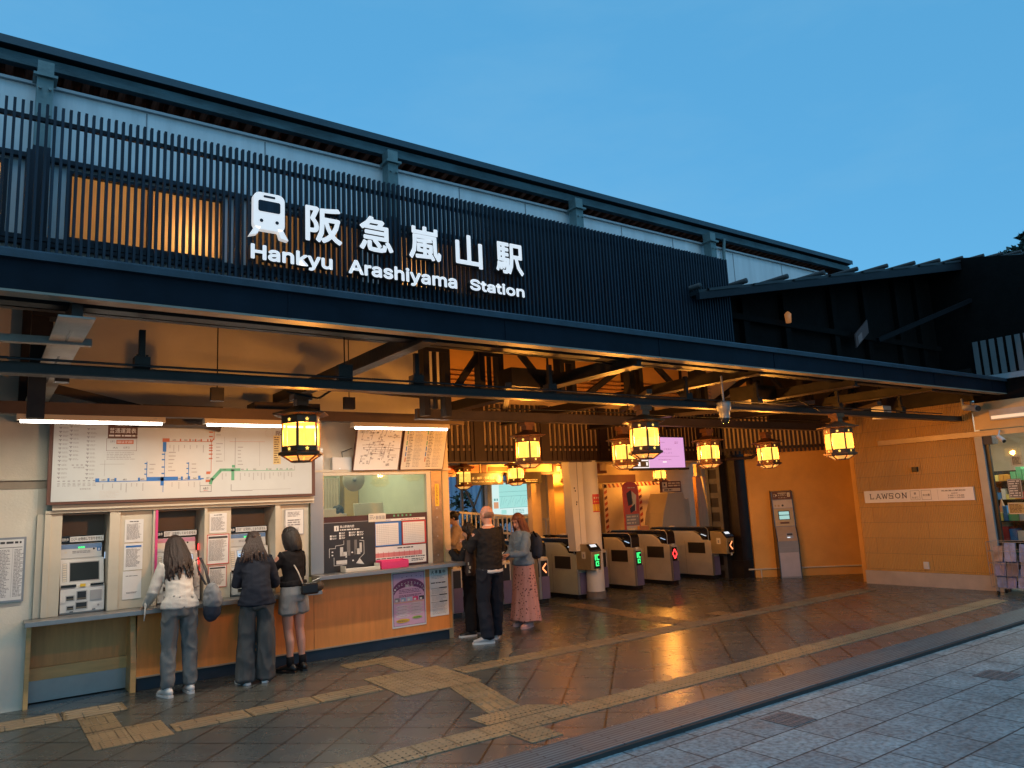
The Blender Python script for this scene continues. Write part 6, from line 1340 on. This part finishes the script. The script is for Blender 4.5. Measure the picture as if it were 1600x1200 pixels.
        loft(g, [up((0, 0, z)) for z in z2], a1, a2, tp['m'])
        sw = tp.get('sleeve', 1.0); q = tp.get('sw', 1.0)
        for Sh, E, Hn in ((SL, EL, HL), (SR, ER, HR)):
            Sh = Sh.lerp(up((0, 0, 1.30)), .14)
            Wr = E.lerp(Hn, .97 if sw >= 1 else sw); ins = Sh.lerp(up((0, 0, 1.33)), .4)
            loft(g, [ins, Sh, Sh.lerp(E, .4), E, E.lerp(Wr, .5), Wr], [.050, .058*q, .056*q, .051*q, .047*q, .037*q], [.052, .060*q, .058*q, .053*q, .047*q, .037*q], tp['m'])
        fuse(tp.get('name', 'sweater'), g, .0105, t, 3, tp.get('fold', .008), tp.get('ff', (7, 7, 11)), 1)
    # lower garment
    bt = P.get('bottom')
    if bt and bt['kind'] in ('trousers', 'shorts'):
        g = MB(); e = bt.get('ease', .014); top_ = bt.get('top', 1.03)
        loft(g, [(0, 0, top_), (0, 0, .97), (0, -.008, .90), (0, -.004, .83)], [rxF[2]+e+.012, rxF[1]+e, rxF[0]+e+.008, .145+e], [.088+e, .098+e, .106+e, .096+e], bt['m'])
        for k, (K, An, toe) in enumerate(legs):
            K, An = Vector(K), Vector(An); hx = hipx*(-1 if k == 0 else 1); hip = Vector((hx, 0, .90))
            if bt['kind'] == 'trousers':
                w0, w1, w2 = bt.get('w', (.094, .072, .062)); end = An+Vector((0, 0, bt.get('end', .0)))
                loft(g, [hip, hip.lerp(K, .5), K, K.lerp(end, .5), end], [w0+.004, w0*.92, w1, (w1+w2)/2, w2], [w0+.01, w0*.96, w1+.004, (w1+w2)/2+.004, w2+.006], bt['m'])
            else:
                end = hip.lerp(K, .52); loft(g, [hip, hip.lerp(end, .5), end], [.102, .108, .116], [.108, .112, .118], bt['m'])
        fuse(bt['kind'], g, .0105, t, 3, bt.get('fold', .007), bt.get('ff', (9, 9, 5)), 2)
    if bt and bt['kind'] == 'skirt':
        g = MB(); zs = [1.03, .97, .90, .70, .45, .25, bt.get('end', .10)]; w_ = bt.get('w', (.135, .165, .178, .20, .225, .25, .275)); nn = 56
        vs = []
        for i, (z, r_) in enumerate(zip(zs, w_)):
            for j in range(nn):
                f = 6.2831853*j/nn; a_ = max(0, (i-1)/5)
                ww = 1+a_*(.05*math.sin(9*f+i*.25)+.03*math.sin(17*f+1)); vs.append((r_*ww*math.cos(f), r_*.72*ww*math.sin(f)-.01, z+.008*math.sin(5*f)*(i == 6)))
        g.add(vs, [(i*nn+j, i*nn+(j+1) % nn, (i+1)*nn+(j+1) % nn, (i+1)*nn+j) for i in range(6) for j in range(nn)], bt['m'], True)
        oo = g.build('skirt', None, shift=False); oo.parent = t; so = oo.modifiers.new('s', 'SOLIDIFY'); so.thickness = .004; oo.modifiers.new('u', 'SUBSURF').levels = 1; oo.modifiers['u'].render_levels = 1
    # shoes
    for k, (K, An, toe) in enumerate(legs):
        An = Vector(An); ta = R(toe); fd = Vector((-math.sin(ta), math.cos(ta), 0)); sm_, so_ = P['shoe']; x_ = Vector((fd.y, -fd.x, 0)); lift = Vector((0, 0, An.z-.08))
        g = MB(); B0 = Vector((An.x, An.y, 0))+lift
        loft(g, [B0-fd*.075+Vector((0, 0, .045)), B0-fd*.03+Vector((0, 0, .062)), B0+fd*.05+Vector((0, 0, .055)), B0+fd*.12+Vector((0, 0, .042)), B0+fd*.185+Vector((0, 0, .034))], [.028, .040, .045, .047, .030], [.030, .048, .040, .028, .018], sm_, x_)
        loft(g, [B0+Vector((0, 0, .05)), B0+Vector((0, 0, .10))], [.040, .040], [.046, .042], sm_, x_); fo = fuse('shoe', g, .007, t, 2)
        g = MB(); ol = [(-.085, .0), (-.08, .028), (-.03, .040), (.05, .044), (.13, .050), (.185, .036), (.205, 0), (.185, -.036), (.13, -.050), (.05, -.044), (-.03, -.040), (-.08, -.028)]
        vs = [B0+fd*a+x_*c_+Vector((0, 0, z)) for z in (.001, .026) for a, c_ in ol]; n = len(ol)
        g.add(vs, [tuple(range(n)), tuple(range(2*n-1, n-1, -1))]+[(i, i+n, (i+1) % n+n, (i+1) % n) for i in range(n)], so_)
        o = g.build('sole', None, shift=False); o.parent = fo
        if P.get('sock'): g = MB(); loft(g, [An+Vector((0, 0, -.01)), An+Vector((0, 0, P['sock'][1]))], [.042, .043], [.046, .048], P['sock'][0]); oo = g.build('sock', None, shift=False); oo.parent = t
    return t, hd, Mh, up
def hairmesh(t, hd, Mh, m, style, seed=1):
    r = random.Random(seed); g = MB()
    ball(g, hd(0, -.018, .036), (.086, .098, .092), m, Mh, 20, 12)
    if style == 'long':     # loose wavy hair down the back
        for i in range(96):
            a = R(-200+220*i/95); x, y = .080*math.cos(a), -.015+.088*math.sin(a)
            L_ = .34+.14*r.random(); ph = r.random()*6; pts = []; rr_ = []
            for k in range(10):
                q = k/9; out = .02+.10*q; w_ = .020*q*math.sin(ph+q*9)
                p = hd(x, y, .05)+Vector((x*(.55*math.sin(min(1, q*1.6)*1.57)+out)+w_, (y-.02)*out*1.2-.30*q*(1 if y < .03 else .2)*(1-.25*q), 0)); p.z = hd(x, y, .05).z-q*L_; pts.append(p); rr_.append(.0135*(1-q**3*.9))
            loft(g, pts, rr_, rr_, m, n=6)
    elif style == 'bob':
        for i in range(40):
            a = R(-215+250*i/39); x, y = .080*math.cos(a), -.015+.090*math.sin(a); L_ = .235+.02*r.random(); pts = []; rr_ = []
            for k in range(7):
                q = k/6; p = hd(x*(1+.18*math.sin(q*3)), y*(1+.16*math.sin(q*3)), .05-q*L_); pts.append(p); rr_.append(.018*(1-q**4*.6))
            loft(g, pts, rr_, rr_, m, n=6)
    elif style == 'shoulder':
        for i in range(44):
            a = R(-222+264*i/43); x, y = .080*math.cos(a), -.015+.090*math.sin(a); L_ = .27+.03*r.random(); pts = []; rr_ = []; ph = r.random()*6
            for k in range(8):
                q = k/7; p = hd(x*(1+.35*q)+.006*math.sin(ph+6*q), y*(1+.22*q), .05-q*L_); pts.append(p); rr_.append(.018*(1-q**4*.7))
            loft(g, pts, rr_, rr_, m, n=6)
    elif style == 'pony':
        for i in range(16):
            x = (i-7.5)*.006; pts = []; rr_ = []; ph = r.random()*6
            for k in range(9):
                q = k/8; p = hd(x*(1+q*3), -.095-.03*math.sin(q*3), .02)+Vector((.008*math.sin(ph+q*7), -.14*q, 0)); p.z -= q*.30; pts.append(p); rr_.append(.013*(1-q**3*.8))
            loft(g, pts, rr_, rr_, m, n=6)
        for i in range(12): a = R(-170+160*i/11); loft(g, [hd(.08*math.cos(a), .085*math.sin(a), .03), hd(.075*math.cos(a), .08*math.sin(a)-.01, -.03), hd(.03*math.cos(a), -.09, .0)], [.018, .018, .012], [.018, .018, .012], m, n=6)
        ball(g, hd(0, -.105, .02), (.028, .022, .03), m, Mh)
    elif style == 'short':
        for i in range(60): a = r.random()*6.28; e = r.uniform(-.2, 1.2); p = hd(.080*math.cos(a)*math.cos(e), -.018+.092*math.sin(a)*math.cos(e), .036+.088*math.sin(e)); ball(g, p, .018, m, None, 6, 5)
        for i in range(16): a = R(-200+220*i/15); loft(g, [hd(.078*math.cos(a), -.015+.085*math.sin(a), .03), hd(.07*math.cos(a), -.015+.075*math.sin(a), -.06)], [.017, .010], [.017, .010], m, n=6)
    elif style == 'bun':
        ball(g, hd(0, -.10, .06), .045, m, Mh)
        for i in range(12): a = R(-180+180*i/11); loft(g, [hd(.078*math.cos(a), -.015+.085*math.sin(a), .03), hd(.06*math.cos(a), -.02+.07*math.sin(a), -.05)], [.017, .010], [.017, .010], m, n=6)
    return fuse('hair', g, .0058, t, 2, .0022, (150, 150, 9), seed, False)
def child(t, name, mb, bev=0): o = mb.build(name, None, shift=False, bev=bev); o.parent = t; return o
def eyes(t, hd, Mh):
    g = MB()
    for e in (-1, 1): ball(g, hd(e*.030, .083, .018), (.012, .006, .006), mat('eye_dark', (.03, .02, .02), .3), Mh, 8, 6); ball(g, hd(e*.031, .084, .036), (.018, .006, .003), hair_d, Mh, 8, 5)
    child(t, 'eyes', g); g = MB(); ball(g, hd(0, .093, -.057), (.021, .007, .006), mat('lips', (.42, .12, .10), .5), Mh, 10, 6); child(t, 'mouth', g)
# 1 long haired woman in white sweater at the pink machine
white_knit = cloth('white_knit', (.62, .60, .55)); greytr = cloth('grey_trouser', (.17, .18, .18)); wshoe = mat('white_shoe', (.68, .67, .65), .5, 0, .05)
t, hd, Mh, up = person('woman with long wavy brown hair, white sweater and grey trousers at the pink machine', (1.76, 8.50, 0), 4, 1.62,
    dict(lean=20, hpitch=38, w=.93, armL=((-.235, .14, 1.08), (-.27, .30, .93)), armR=((.215, .22, 1.12), (.12, .44, 1.10)), top=dict(m=white_knit, hem=.90, ease=.022, sw=1.1, fold=.006, ff=(5, 5, 12), flare=.026), bottom=dict(kind='trousers', m=greytr, w=(.088, .076, .060), end=.02, ease=.018, fold=.013), shoe=(wshoe, wshoe), skin=skin,
    legs=[((-.10, .03, .49), (-.115, -.03, .08), 10), ((.11, .02, .49), (.12, -.01, .08), -4)]))
hairmesh(t, hd, Mh, hair_b, 'long', 2)
g = MB(); dn = mat('strap_dark', (.03, .03, .035), .5)
for an in ((-.115, -.03), (.12, -.01)): g.obb((an[0], an[1]+.03, .088), (.044, 0, 0), (0, .012, 0), (0, .0, .008), dn); g.obb((an[0], an[1]+.09, .068), (.044, 0, 0), (0, .012, -.004), (0, .0, .008), dn)
child(t, 'shoe_strap', g)
g = MB(); loft(g, [(-.29, .22, .97), (-.30, .20, .86), (-.31, .19, .78)], [.012, .008, .004], [.006, .004, .003], white_knit); child(t, 'sleeve_ribbon', g)
bg_ = thing('shoulder_bag', 'slouchy grey and navy shoulder bag hanging from the white sweater', 'bag', (2.06, 8.50, .86))
g = MB(); bgm = cloth('bag_grey', (.22, .24, .26), .6); bgn = cloth('bag_navy', (.04, .05, .075), .6)
loft(g, [(2.07, 8.48, 1.06), (2.07, 8.48, 1.00), (2.08, 8.48, .90), (2.075, 8.48, .84)], [.03, .07, .095, .09], [.10, .14, .15, .13], bgm); o = fuse('bag_body', g, .012, None, 3, .008, (12, 12, 12), 3); o.parent = bg_; o.location = -bg_.location
g = MB(); loft(g, [(2.075, 8.48, .86), (2.07, 8.48, .76), (2.05, 8.48, .70)], [.088, .082, .05], [.125, .11, .07], bgn); o = fuse('bag_base', g, .012, None, 3, .006, (12, 12, 12), 3); o.parent = bg_; o.location = -bg_.location
g = MB(); sp = up((.175, 0, 1.40))
loft(g, [(1.955, 8.76, 1.30), (1.99, 8.66, 1.33), (2.02, 8.56, 1.22), (2.05, 8.50, 1.04)], [.016]*4, [.005]*4, dn, n=6); loft(g, [(1.955, 8.76, 1.30), (1.995, 8.80, 1.20), (2.04, 8.62, 1.05)], [.012]*3, [.005]*3, dn, n=6); g.build('strap', bg_)
# 2 woman in navy sweater with ponytail
navyk = cloth('navy_knit', (.018, .024, .038)); chtr = cloth('charcoal_trouser', (.085, .088, .088))
t, hd, Mh, up = person('woman in navy sweater and wide charcoal trousers with low ponytail at the machine', (2.52, 8.42, 0), -14, 1.60,
    dict(lean=16, hpitch=32, side=-3, w=.94, armL=((-.22, .14, 1.08), (-.10, .34, 1.10)), armR=((.22, .20, 1.06), (.20, .42, 1.04)), top=dict(m=navyk, hem=.86, ease=.034, sw=1.18, fold=.007, ff=(5, 5, 9), flare=.024), bottom=dict(kind='trousers', m=chtr, w=(.092, .094, .102), end=-.035, ease=.02, fold=.016, ff=(9, 9, 3)), shoe=(wshoe, wshoe), skin=skin,
    legs=[((-.11, .02, .49), (-.12, -.03, .08), 25), ((.10, .0, .49), (.10, -.0, .08), -12)]))
hairmesh(t, hd, Mh, hair_b, 'pony', 3)
g = MB(); g.obb(hd(.055, -.075, .03), (.020, .01, .01), (0, .006, 0), (.004, 0, .010), paper2); child(t, 'hair_clip', g)
# 3 woman in black top, grey shorts
blackk = cloth('black_knit', (.010, .010, .012)); shortm = cloth('grey_skirt_wool', (.27, .28, .28)); bsh = mat('black_leather', (.012, .012, .013), .3)
t, hd, Mh, up = person('woman with dark bob, black top, grey shorts and bare legs beside the machines', (3.01, 8.66, 0), 22, 1.60,
    dict(lean=5, hpitch=18, hyaw=12, armL=((-.24, .14, 1.14), (-.20, .36, 1.08)), armR=((.22, .10, 1.12), (.02, .28, 1.06)), top=dict(m=blackk, hem=1.0, ease=.012, sw=.98, fold=.005, neck=-.015), bottom=dict(kind='shorts', m=shortm, ease=.026, fold=.006, top=1.04), shoe=(bsh, bsh), sock=(blackk, .10), skin=skin2,
    legs=[((-.075, .02, .49), (-.075, -.02, .08), 14), ((.085, .0, .49), (.08, -.06, .08), -20)]))
hairmesh(t, hd, Mh, hair_d, 'bob', 4)
bg_ = thing('crossbody_bag', 'black crossbody bag with brown charm hanging behind the woman in shorts', 'bag', (3.14, 8.52, .86)); g = MB()
g.box(3.04, 8.46, .84, 3.24, 8.54, .97, blackp); g.build('bag_body', bg_, bev=.025)
g = MB(); ball(g, (3.25, 8.50, .92), (.055, .05, .055), mat('fur_brown', (.08, .05, .03), .9, 0, .3, 30, .8, 60)); g.cyl((3.16, 8.48, .98), (3.27, 8.46, 1.02), .008, steelc); g.build('charm', bg_)
g = MB(); loft(g, [(3.06, 8.50, .96), (3.02, 8.55, 1.10), (2.96, 8.585, 1.22), (2.90, 8.63, 1.325)], [.008]*4, [.003]*4, mat('chain_pale', (.5, .48, .42), .4), n=6); g.build('strap', bg_)
# 4 bald man in black sweater
dkj = cloth('dark_jersey', (.014, .015, .018)); navt = cloth('navy_trouser', (.014, .018, .028)); lsh = mat('grey_sneaker', (.40, .41, .42), .6, 0, .1, 20)
t, hd, Mh, up = person('bald man in black sweater with white collar and dark trousers, seen from behind', (5.55, 8.42, 0), 2, 1.73,
    dict(fem=False, w=.97, hpitch=10, hyaw=14, armL=((-.25, .08, 1.16), (-.18, .30, 1.24)), armR=((.24, .06, 1.14), (.14, .30, 1.20)), top=dict(m=dkj, hem=.90, ease=.026, sw=1.15, fold=.008, neck=-.01), bottom=dict(kind='trousers', m=navt, w=(.100, .084, .080), end=-.02, ease=.018, fold=.010), shoe=(lsh, wshoe), skin=skin2,
    legs=[((-.11, .02, .49), (-.14, -.10, .08), 62), ((.11, .03, .49), (.12, .10, .08), -40)]))
g = MB(); loft(g, [up((0, 0, 1.425)), up((0, .0, 1.455))], [.066, .062], [.064, .060], paper); child(t, 'collar', g)
g = MB(); loft(g, [(0, 0, .86), (0, 0, .90)], [.186, .184], [.142, .140], paper, n=24); child(t, 'shirt_hem', g)
g = MB(); ball(g, hd(0, -.026, -.002), (.0765, .080, .056), mat('grey_stubble', (.26, .155, .105), .8), Mh, 20, 12)
child(t, 'hair', g)
g = MB(); g.cyl((.16, -.125, .94), (.155, -.135, .90), .01, mat('charm_lit', (.6, .5, .3), .4), n=8); child(t, 'key_charm', g)
small('phone', 'dark phone held up by the bald man', 'phone', lambda m: m.obb((5.49, 8.83, 1.30), (.036, .01, 0), (0, .004, .002), (0, -.03, .06), blackp), .004)
# 5 teenager partly hidden behind the man
t, hd, Mh, up = person('dark haired teenager in black clothes partly hidden behind the bald man', (5.62, 9.0, 0), 42, 1.50,
    dict(fem=False, w=.92, hpitch=20, hyaw=0, armL=((-.26, .08, 1.12), (-.22, .26, 1.30)), armR=((.24, .05, 1.12), (.1, .28, 1.1)), top=dict(m=dkj, hem=.84, ease=.03, sw=1.15, fold=.008), bottom=dict(kind='trousers', m=blackk, w=(.10, .085, .075), end=0, ease=.02, fold=.009), shoe=(bsh, wshoe), skin=skin,
    legs=[((-.09, .02, .49), (-.10, .0, .08), 30), ((.09, .0, .49), (.11, -.05, .08), -10)]))
hairmesh(t, hd, Mh, hair_d, 'short', 5)
bg_ = thing('small_backpack', 'small brown and black rucksack on the teenager with pale zip pulls', 'bag', (5.50, 8.72, 1.0)); g = MB(); bb = cloth('bag_brown', (.06, .04, .035), .6)
loft(g, [(5.47, 8.78, .82), (5.47, 8.78, .88), (5.475, 8.78, 1.02), (5.48, 8.78, 1.14), (5.48, 8.79, 1.18)], [.08, .10, .10, .085, .04], [.05, .07, .07, .055, .03], bb, ax=(.8, .5, 0)); o = fuse('bag_body', g, .011, None, 3, .004, (12, 12, 12), 4); o.parent = bg_; o.location = -bg_.location
g = MB()
for (x, y, z) in ((5.41, 8.72, .98), (5.42, 8.71, .93), (5.415, 8.715, .88)): g.box(x-.012, y-.01, z-.018, x+.012, y+.0, z+.018, paper2)
g.build('zip_pull', bg_); g = MB(); loft(g, [(5.47, 8.84, 1.18), (5.50, 8.95, 1.28), (5.53, 9.06, 1.24)], [.014]*3, [.005]*3, blackp, n=6); g.build('strap', bg_)
# 6 woman in denim jacket and pink floral skirt
denim = cloth('denim_blue', (.20, .28, .36)); 
floral = bpy.data.materials.new('pink_floral'); floral.use_nodes = True; MATS['pink_floral'] = floral; _n = floral.node_tree.nodes; _l = floral.node_tree.links; _p = _n['Principled BSDF']; _p.inputs['Roughness'].default_value = .85; _p.inputs['Specular IOR Level'].default_value = .2
_tc = _n.new('ShaderNodeTexCoord'); _v = _n.new('ShaderNodeTexVoronoi'); _v.inputs['Scale'].default_value = 26; _l.new(_tc.outputs['Object'], _v.inputs['Vector']); _r = _n.new('ShaderNodeValToRGB'); _r.color_ramp.elements[0].position = .26; _r.color_ramp.elements[0].color = (.10, .045, .05, 1); _r.color_ramp.elements[1].position = .34; _r.color_ramp.elements[1].color = (.56, .30, .27, 1)
_nn = _n.new('ShaderNodeTexNoise'); _nn.inputs['Scale'].default_value = 6; _l.new(_tc.outputs['Object'], _nn.inputs['Vector']); _mm = _n.new('ShaderNodeMath'); _mm.operation = 'ADD'; _mp = _n.new('ShaderNodeMapRange'); _mp.inputs[1].default_value = .40; _mp.inputs[2].default_value = .50; _mp.inputs[3].default_value = .22; _mp.inputs[4].default_value = 0
_l.new(_nn.outputs[0], _mp.inputs[0]); _l.new(_v.outputs['Distance'], _mm.inputs[0]); _l.new(_mp.outputs[0], _mm.inputs[1]); _l.new(_mm.outputs[0], _r.inputs[0]); _l.new(_r.outputs[0], _p.inputs['Base Color'])
psh = mat('pink_shoe', (.62, .38, .36), .5, 0, .1)
t, hd, Mh, up = person('auburn haired woman in denim jacket and long pink floral skirt looking down at her hands', (6.50, 8.98, 0), 96, 1.60,
    dict(lean=4, hpitch=24, hyaw=8, armL=((-.20, .16, 1.10), (-.10, .36, 1.10)), armR=((.20, .06, 1.12), (.06, .30, 1.06)), top=dict(m=denim, name='denim_jacket', hem=.93, ease=.026, sw=1.12, fold=.008, flare=.01), bottom=dict(kind='skirt', m=floral, end=.09), shoe=(psh, psh), skin=skin2,
    legs=[((-.09, .02, .49), (-.10, .02, .08), 10), ((.09, .0, .49), (.10, -.05, .08), -10)]))
hairmesh(t, hd, Mh, hair_r, 'shoulder', 6); eyes(t, hd, Mh)
g = MB()
for i in range(5): z = 1.34-.085*i; ball(g, up((.015, .115+.008*math.sin(i), z)), .008, inkg, None, 8, 5)
for z in (1.28,):
    for e in (-1, 1): g.obb(up((e*.075, .108, z)), (.038, 0, 0), (0, .004, 0), (0, 0, .003), mat('denim_seam', (.12, .17, .24), .8))
child(t, 'button', g)
bg_ = thing('backpack', 'navy backpack with dangling strap on the woman in the denim jacket', 'bag', (6.72, 8.98, 1.1)); g = MB(); nvb = cloth('backpack_navy', (.035, .045, .07), .6)
loft(g, [(6.72, 8.97, .95), (6.735, 8.97, 1.0), (6.74, 8.97, 1.12), (6.735, 8.97, 1.24), (6.71, 8.97, 1.29)], [.05, .075, .08, .065, .04], [.10, .125, .13, .115, .07], nvb); o = fuse('bag_body', g, .011, None, 3, .004, (12, 12, 12), 6); o.parent = bg_; o.location = -bg_.location
g = MB(); loft(g, [(6.66, 8.86, .98), (6.67, 8.84, .85), (6.665, 8.83, .68)], [.012, .010, .010], [.004]*3, blackp, n=6); loft(g, [(6.68, 8.86, 1.25), (6.60, 8.83, 1.33), (6.50, 8.82, 1.30), (6.46, 8.83, 1.18), (6.55, 8.85, 1.04)], [.016]*5, [.005]*5, blackp, n=6); g.build('strap', bg_)
small('white_phone', 'small white phone in the hand of the woman in denim', 'phone', lambda m: m.obb((6.10, 8.93, 1.06), (.035, 0, .035), (0, .034, 0), (-.003, 0, .003), whitep), .003)
# 7 far woman walking by the railing
beige = cloth('beige_blouse', (.52, .40, .28)); dsk = cloth('dark_skirt', (.05, .04, .035))
t, hd, Mh, up = person('woman in beige blouse and dark skirt walking beside the railing beyond the gates', (7.08, 11.72, 0), 70, 1.66,
    dict(lean=6, hpitch=8, armL=((-.22, .16, 1.14), (-.18, .36, 1.20)), armR=((.30, -.10, 1.18), (.34, -.04, .98)), top=dict(m=beige, name='blouse', hem=1.0, ease=.03, sw=1.3, fold=.008), bottom=dict(kind='skirt', m=dsk, end=.35, w=(.135, .16, .175, .19, .21, .22, .23)), shoe=(bsh, bsh), skin=skin,
    legs=[((-.09, .10, .49), (-.10, .12, .08), 0), ((.09, -.05, .49), (.10, -.20, .10), 0)]))
hairmesh(t, hd, Mh, hair_d, 'bun', 7); eyes(t, hd, Mh)
# 8 clerk behind the monitor
t, hd, Mh, up = person('dark haired clerk sitting low behind the monitor inside the ticket booth', (4.50, 11.0, .22), 165, 1.62,
    dict(lean=8, hpitch=25, armL=((-.24, .12, 1.12), (-.18, .34, 1.16)), armR=((.24, .12, 1.12), (.18, .34, 1.16)), top=dict(m=navyk, name='uniform', hem=.86, ease=.02), bottom=dict(kind='trousers', m=navyk), shoe=(bsh, bsh), skin=skin))
hairmesh(t, hd, Mh, hair_d, 'short', 8); eyes(t, hd, Mh)
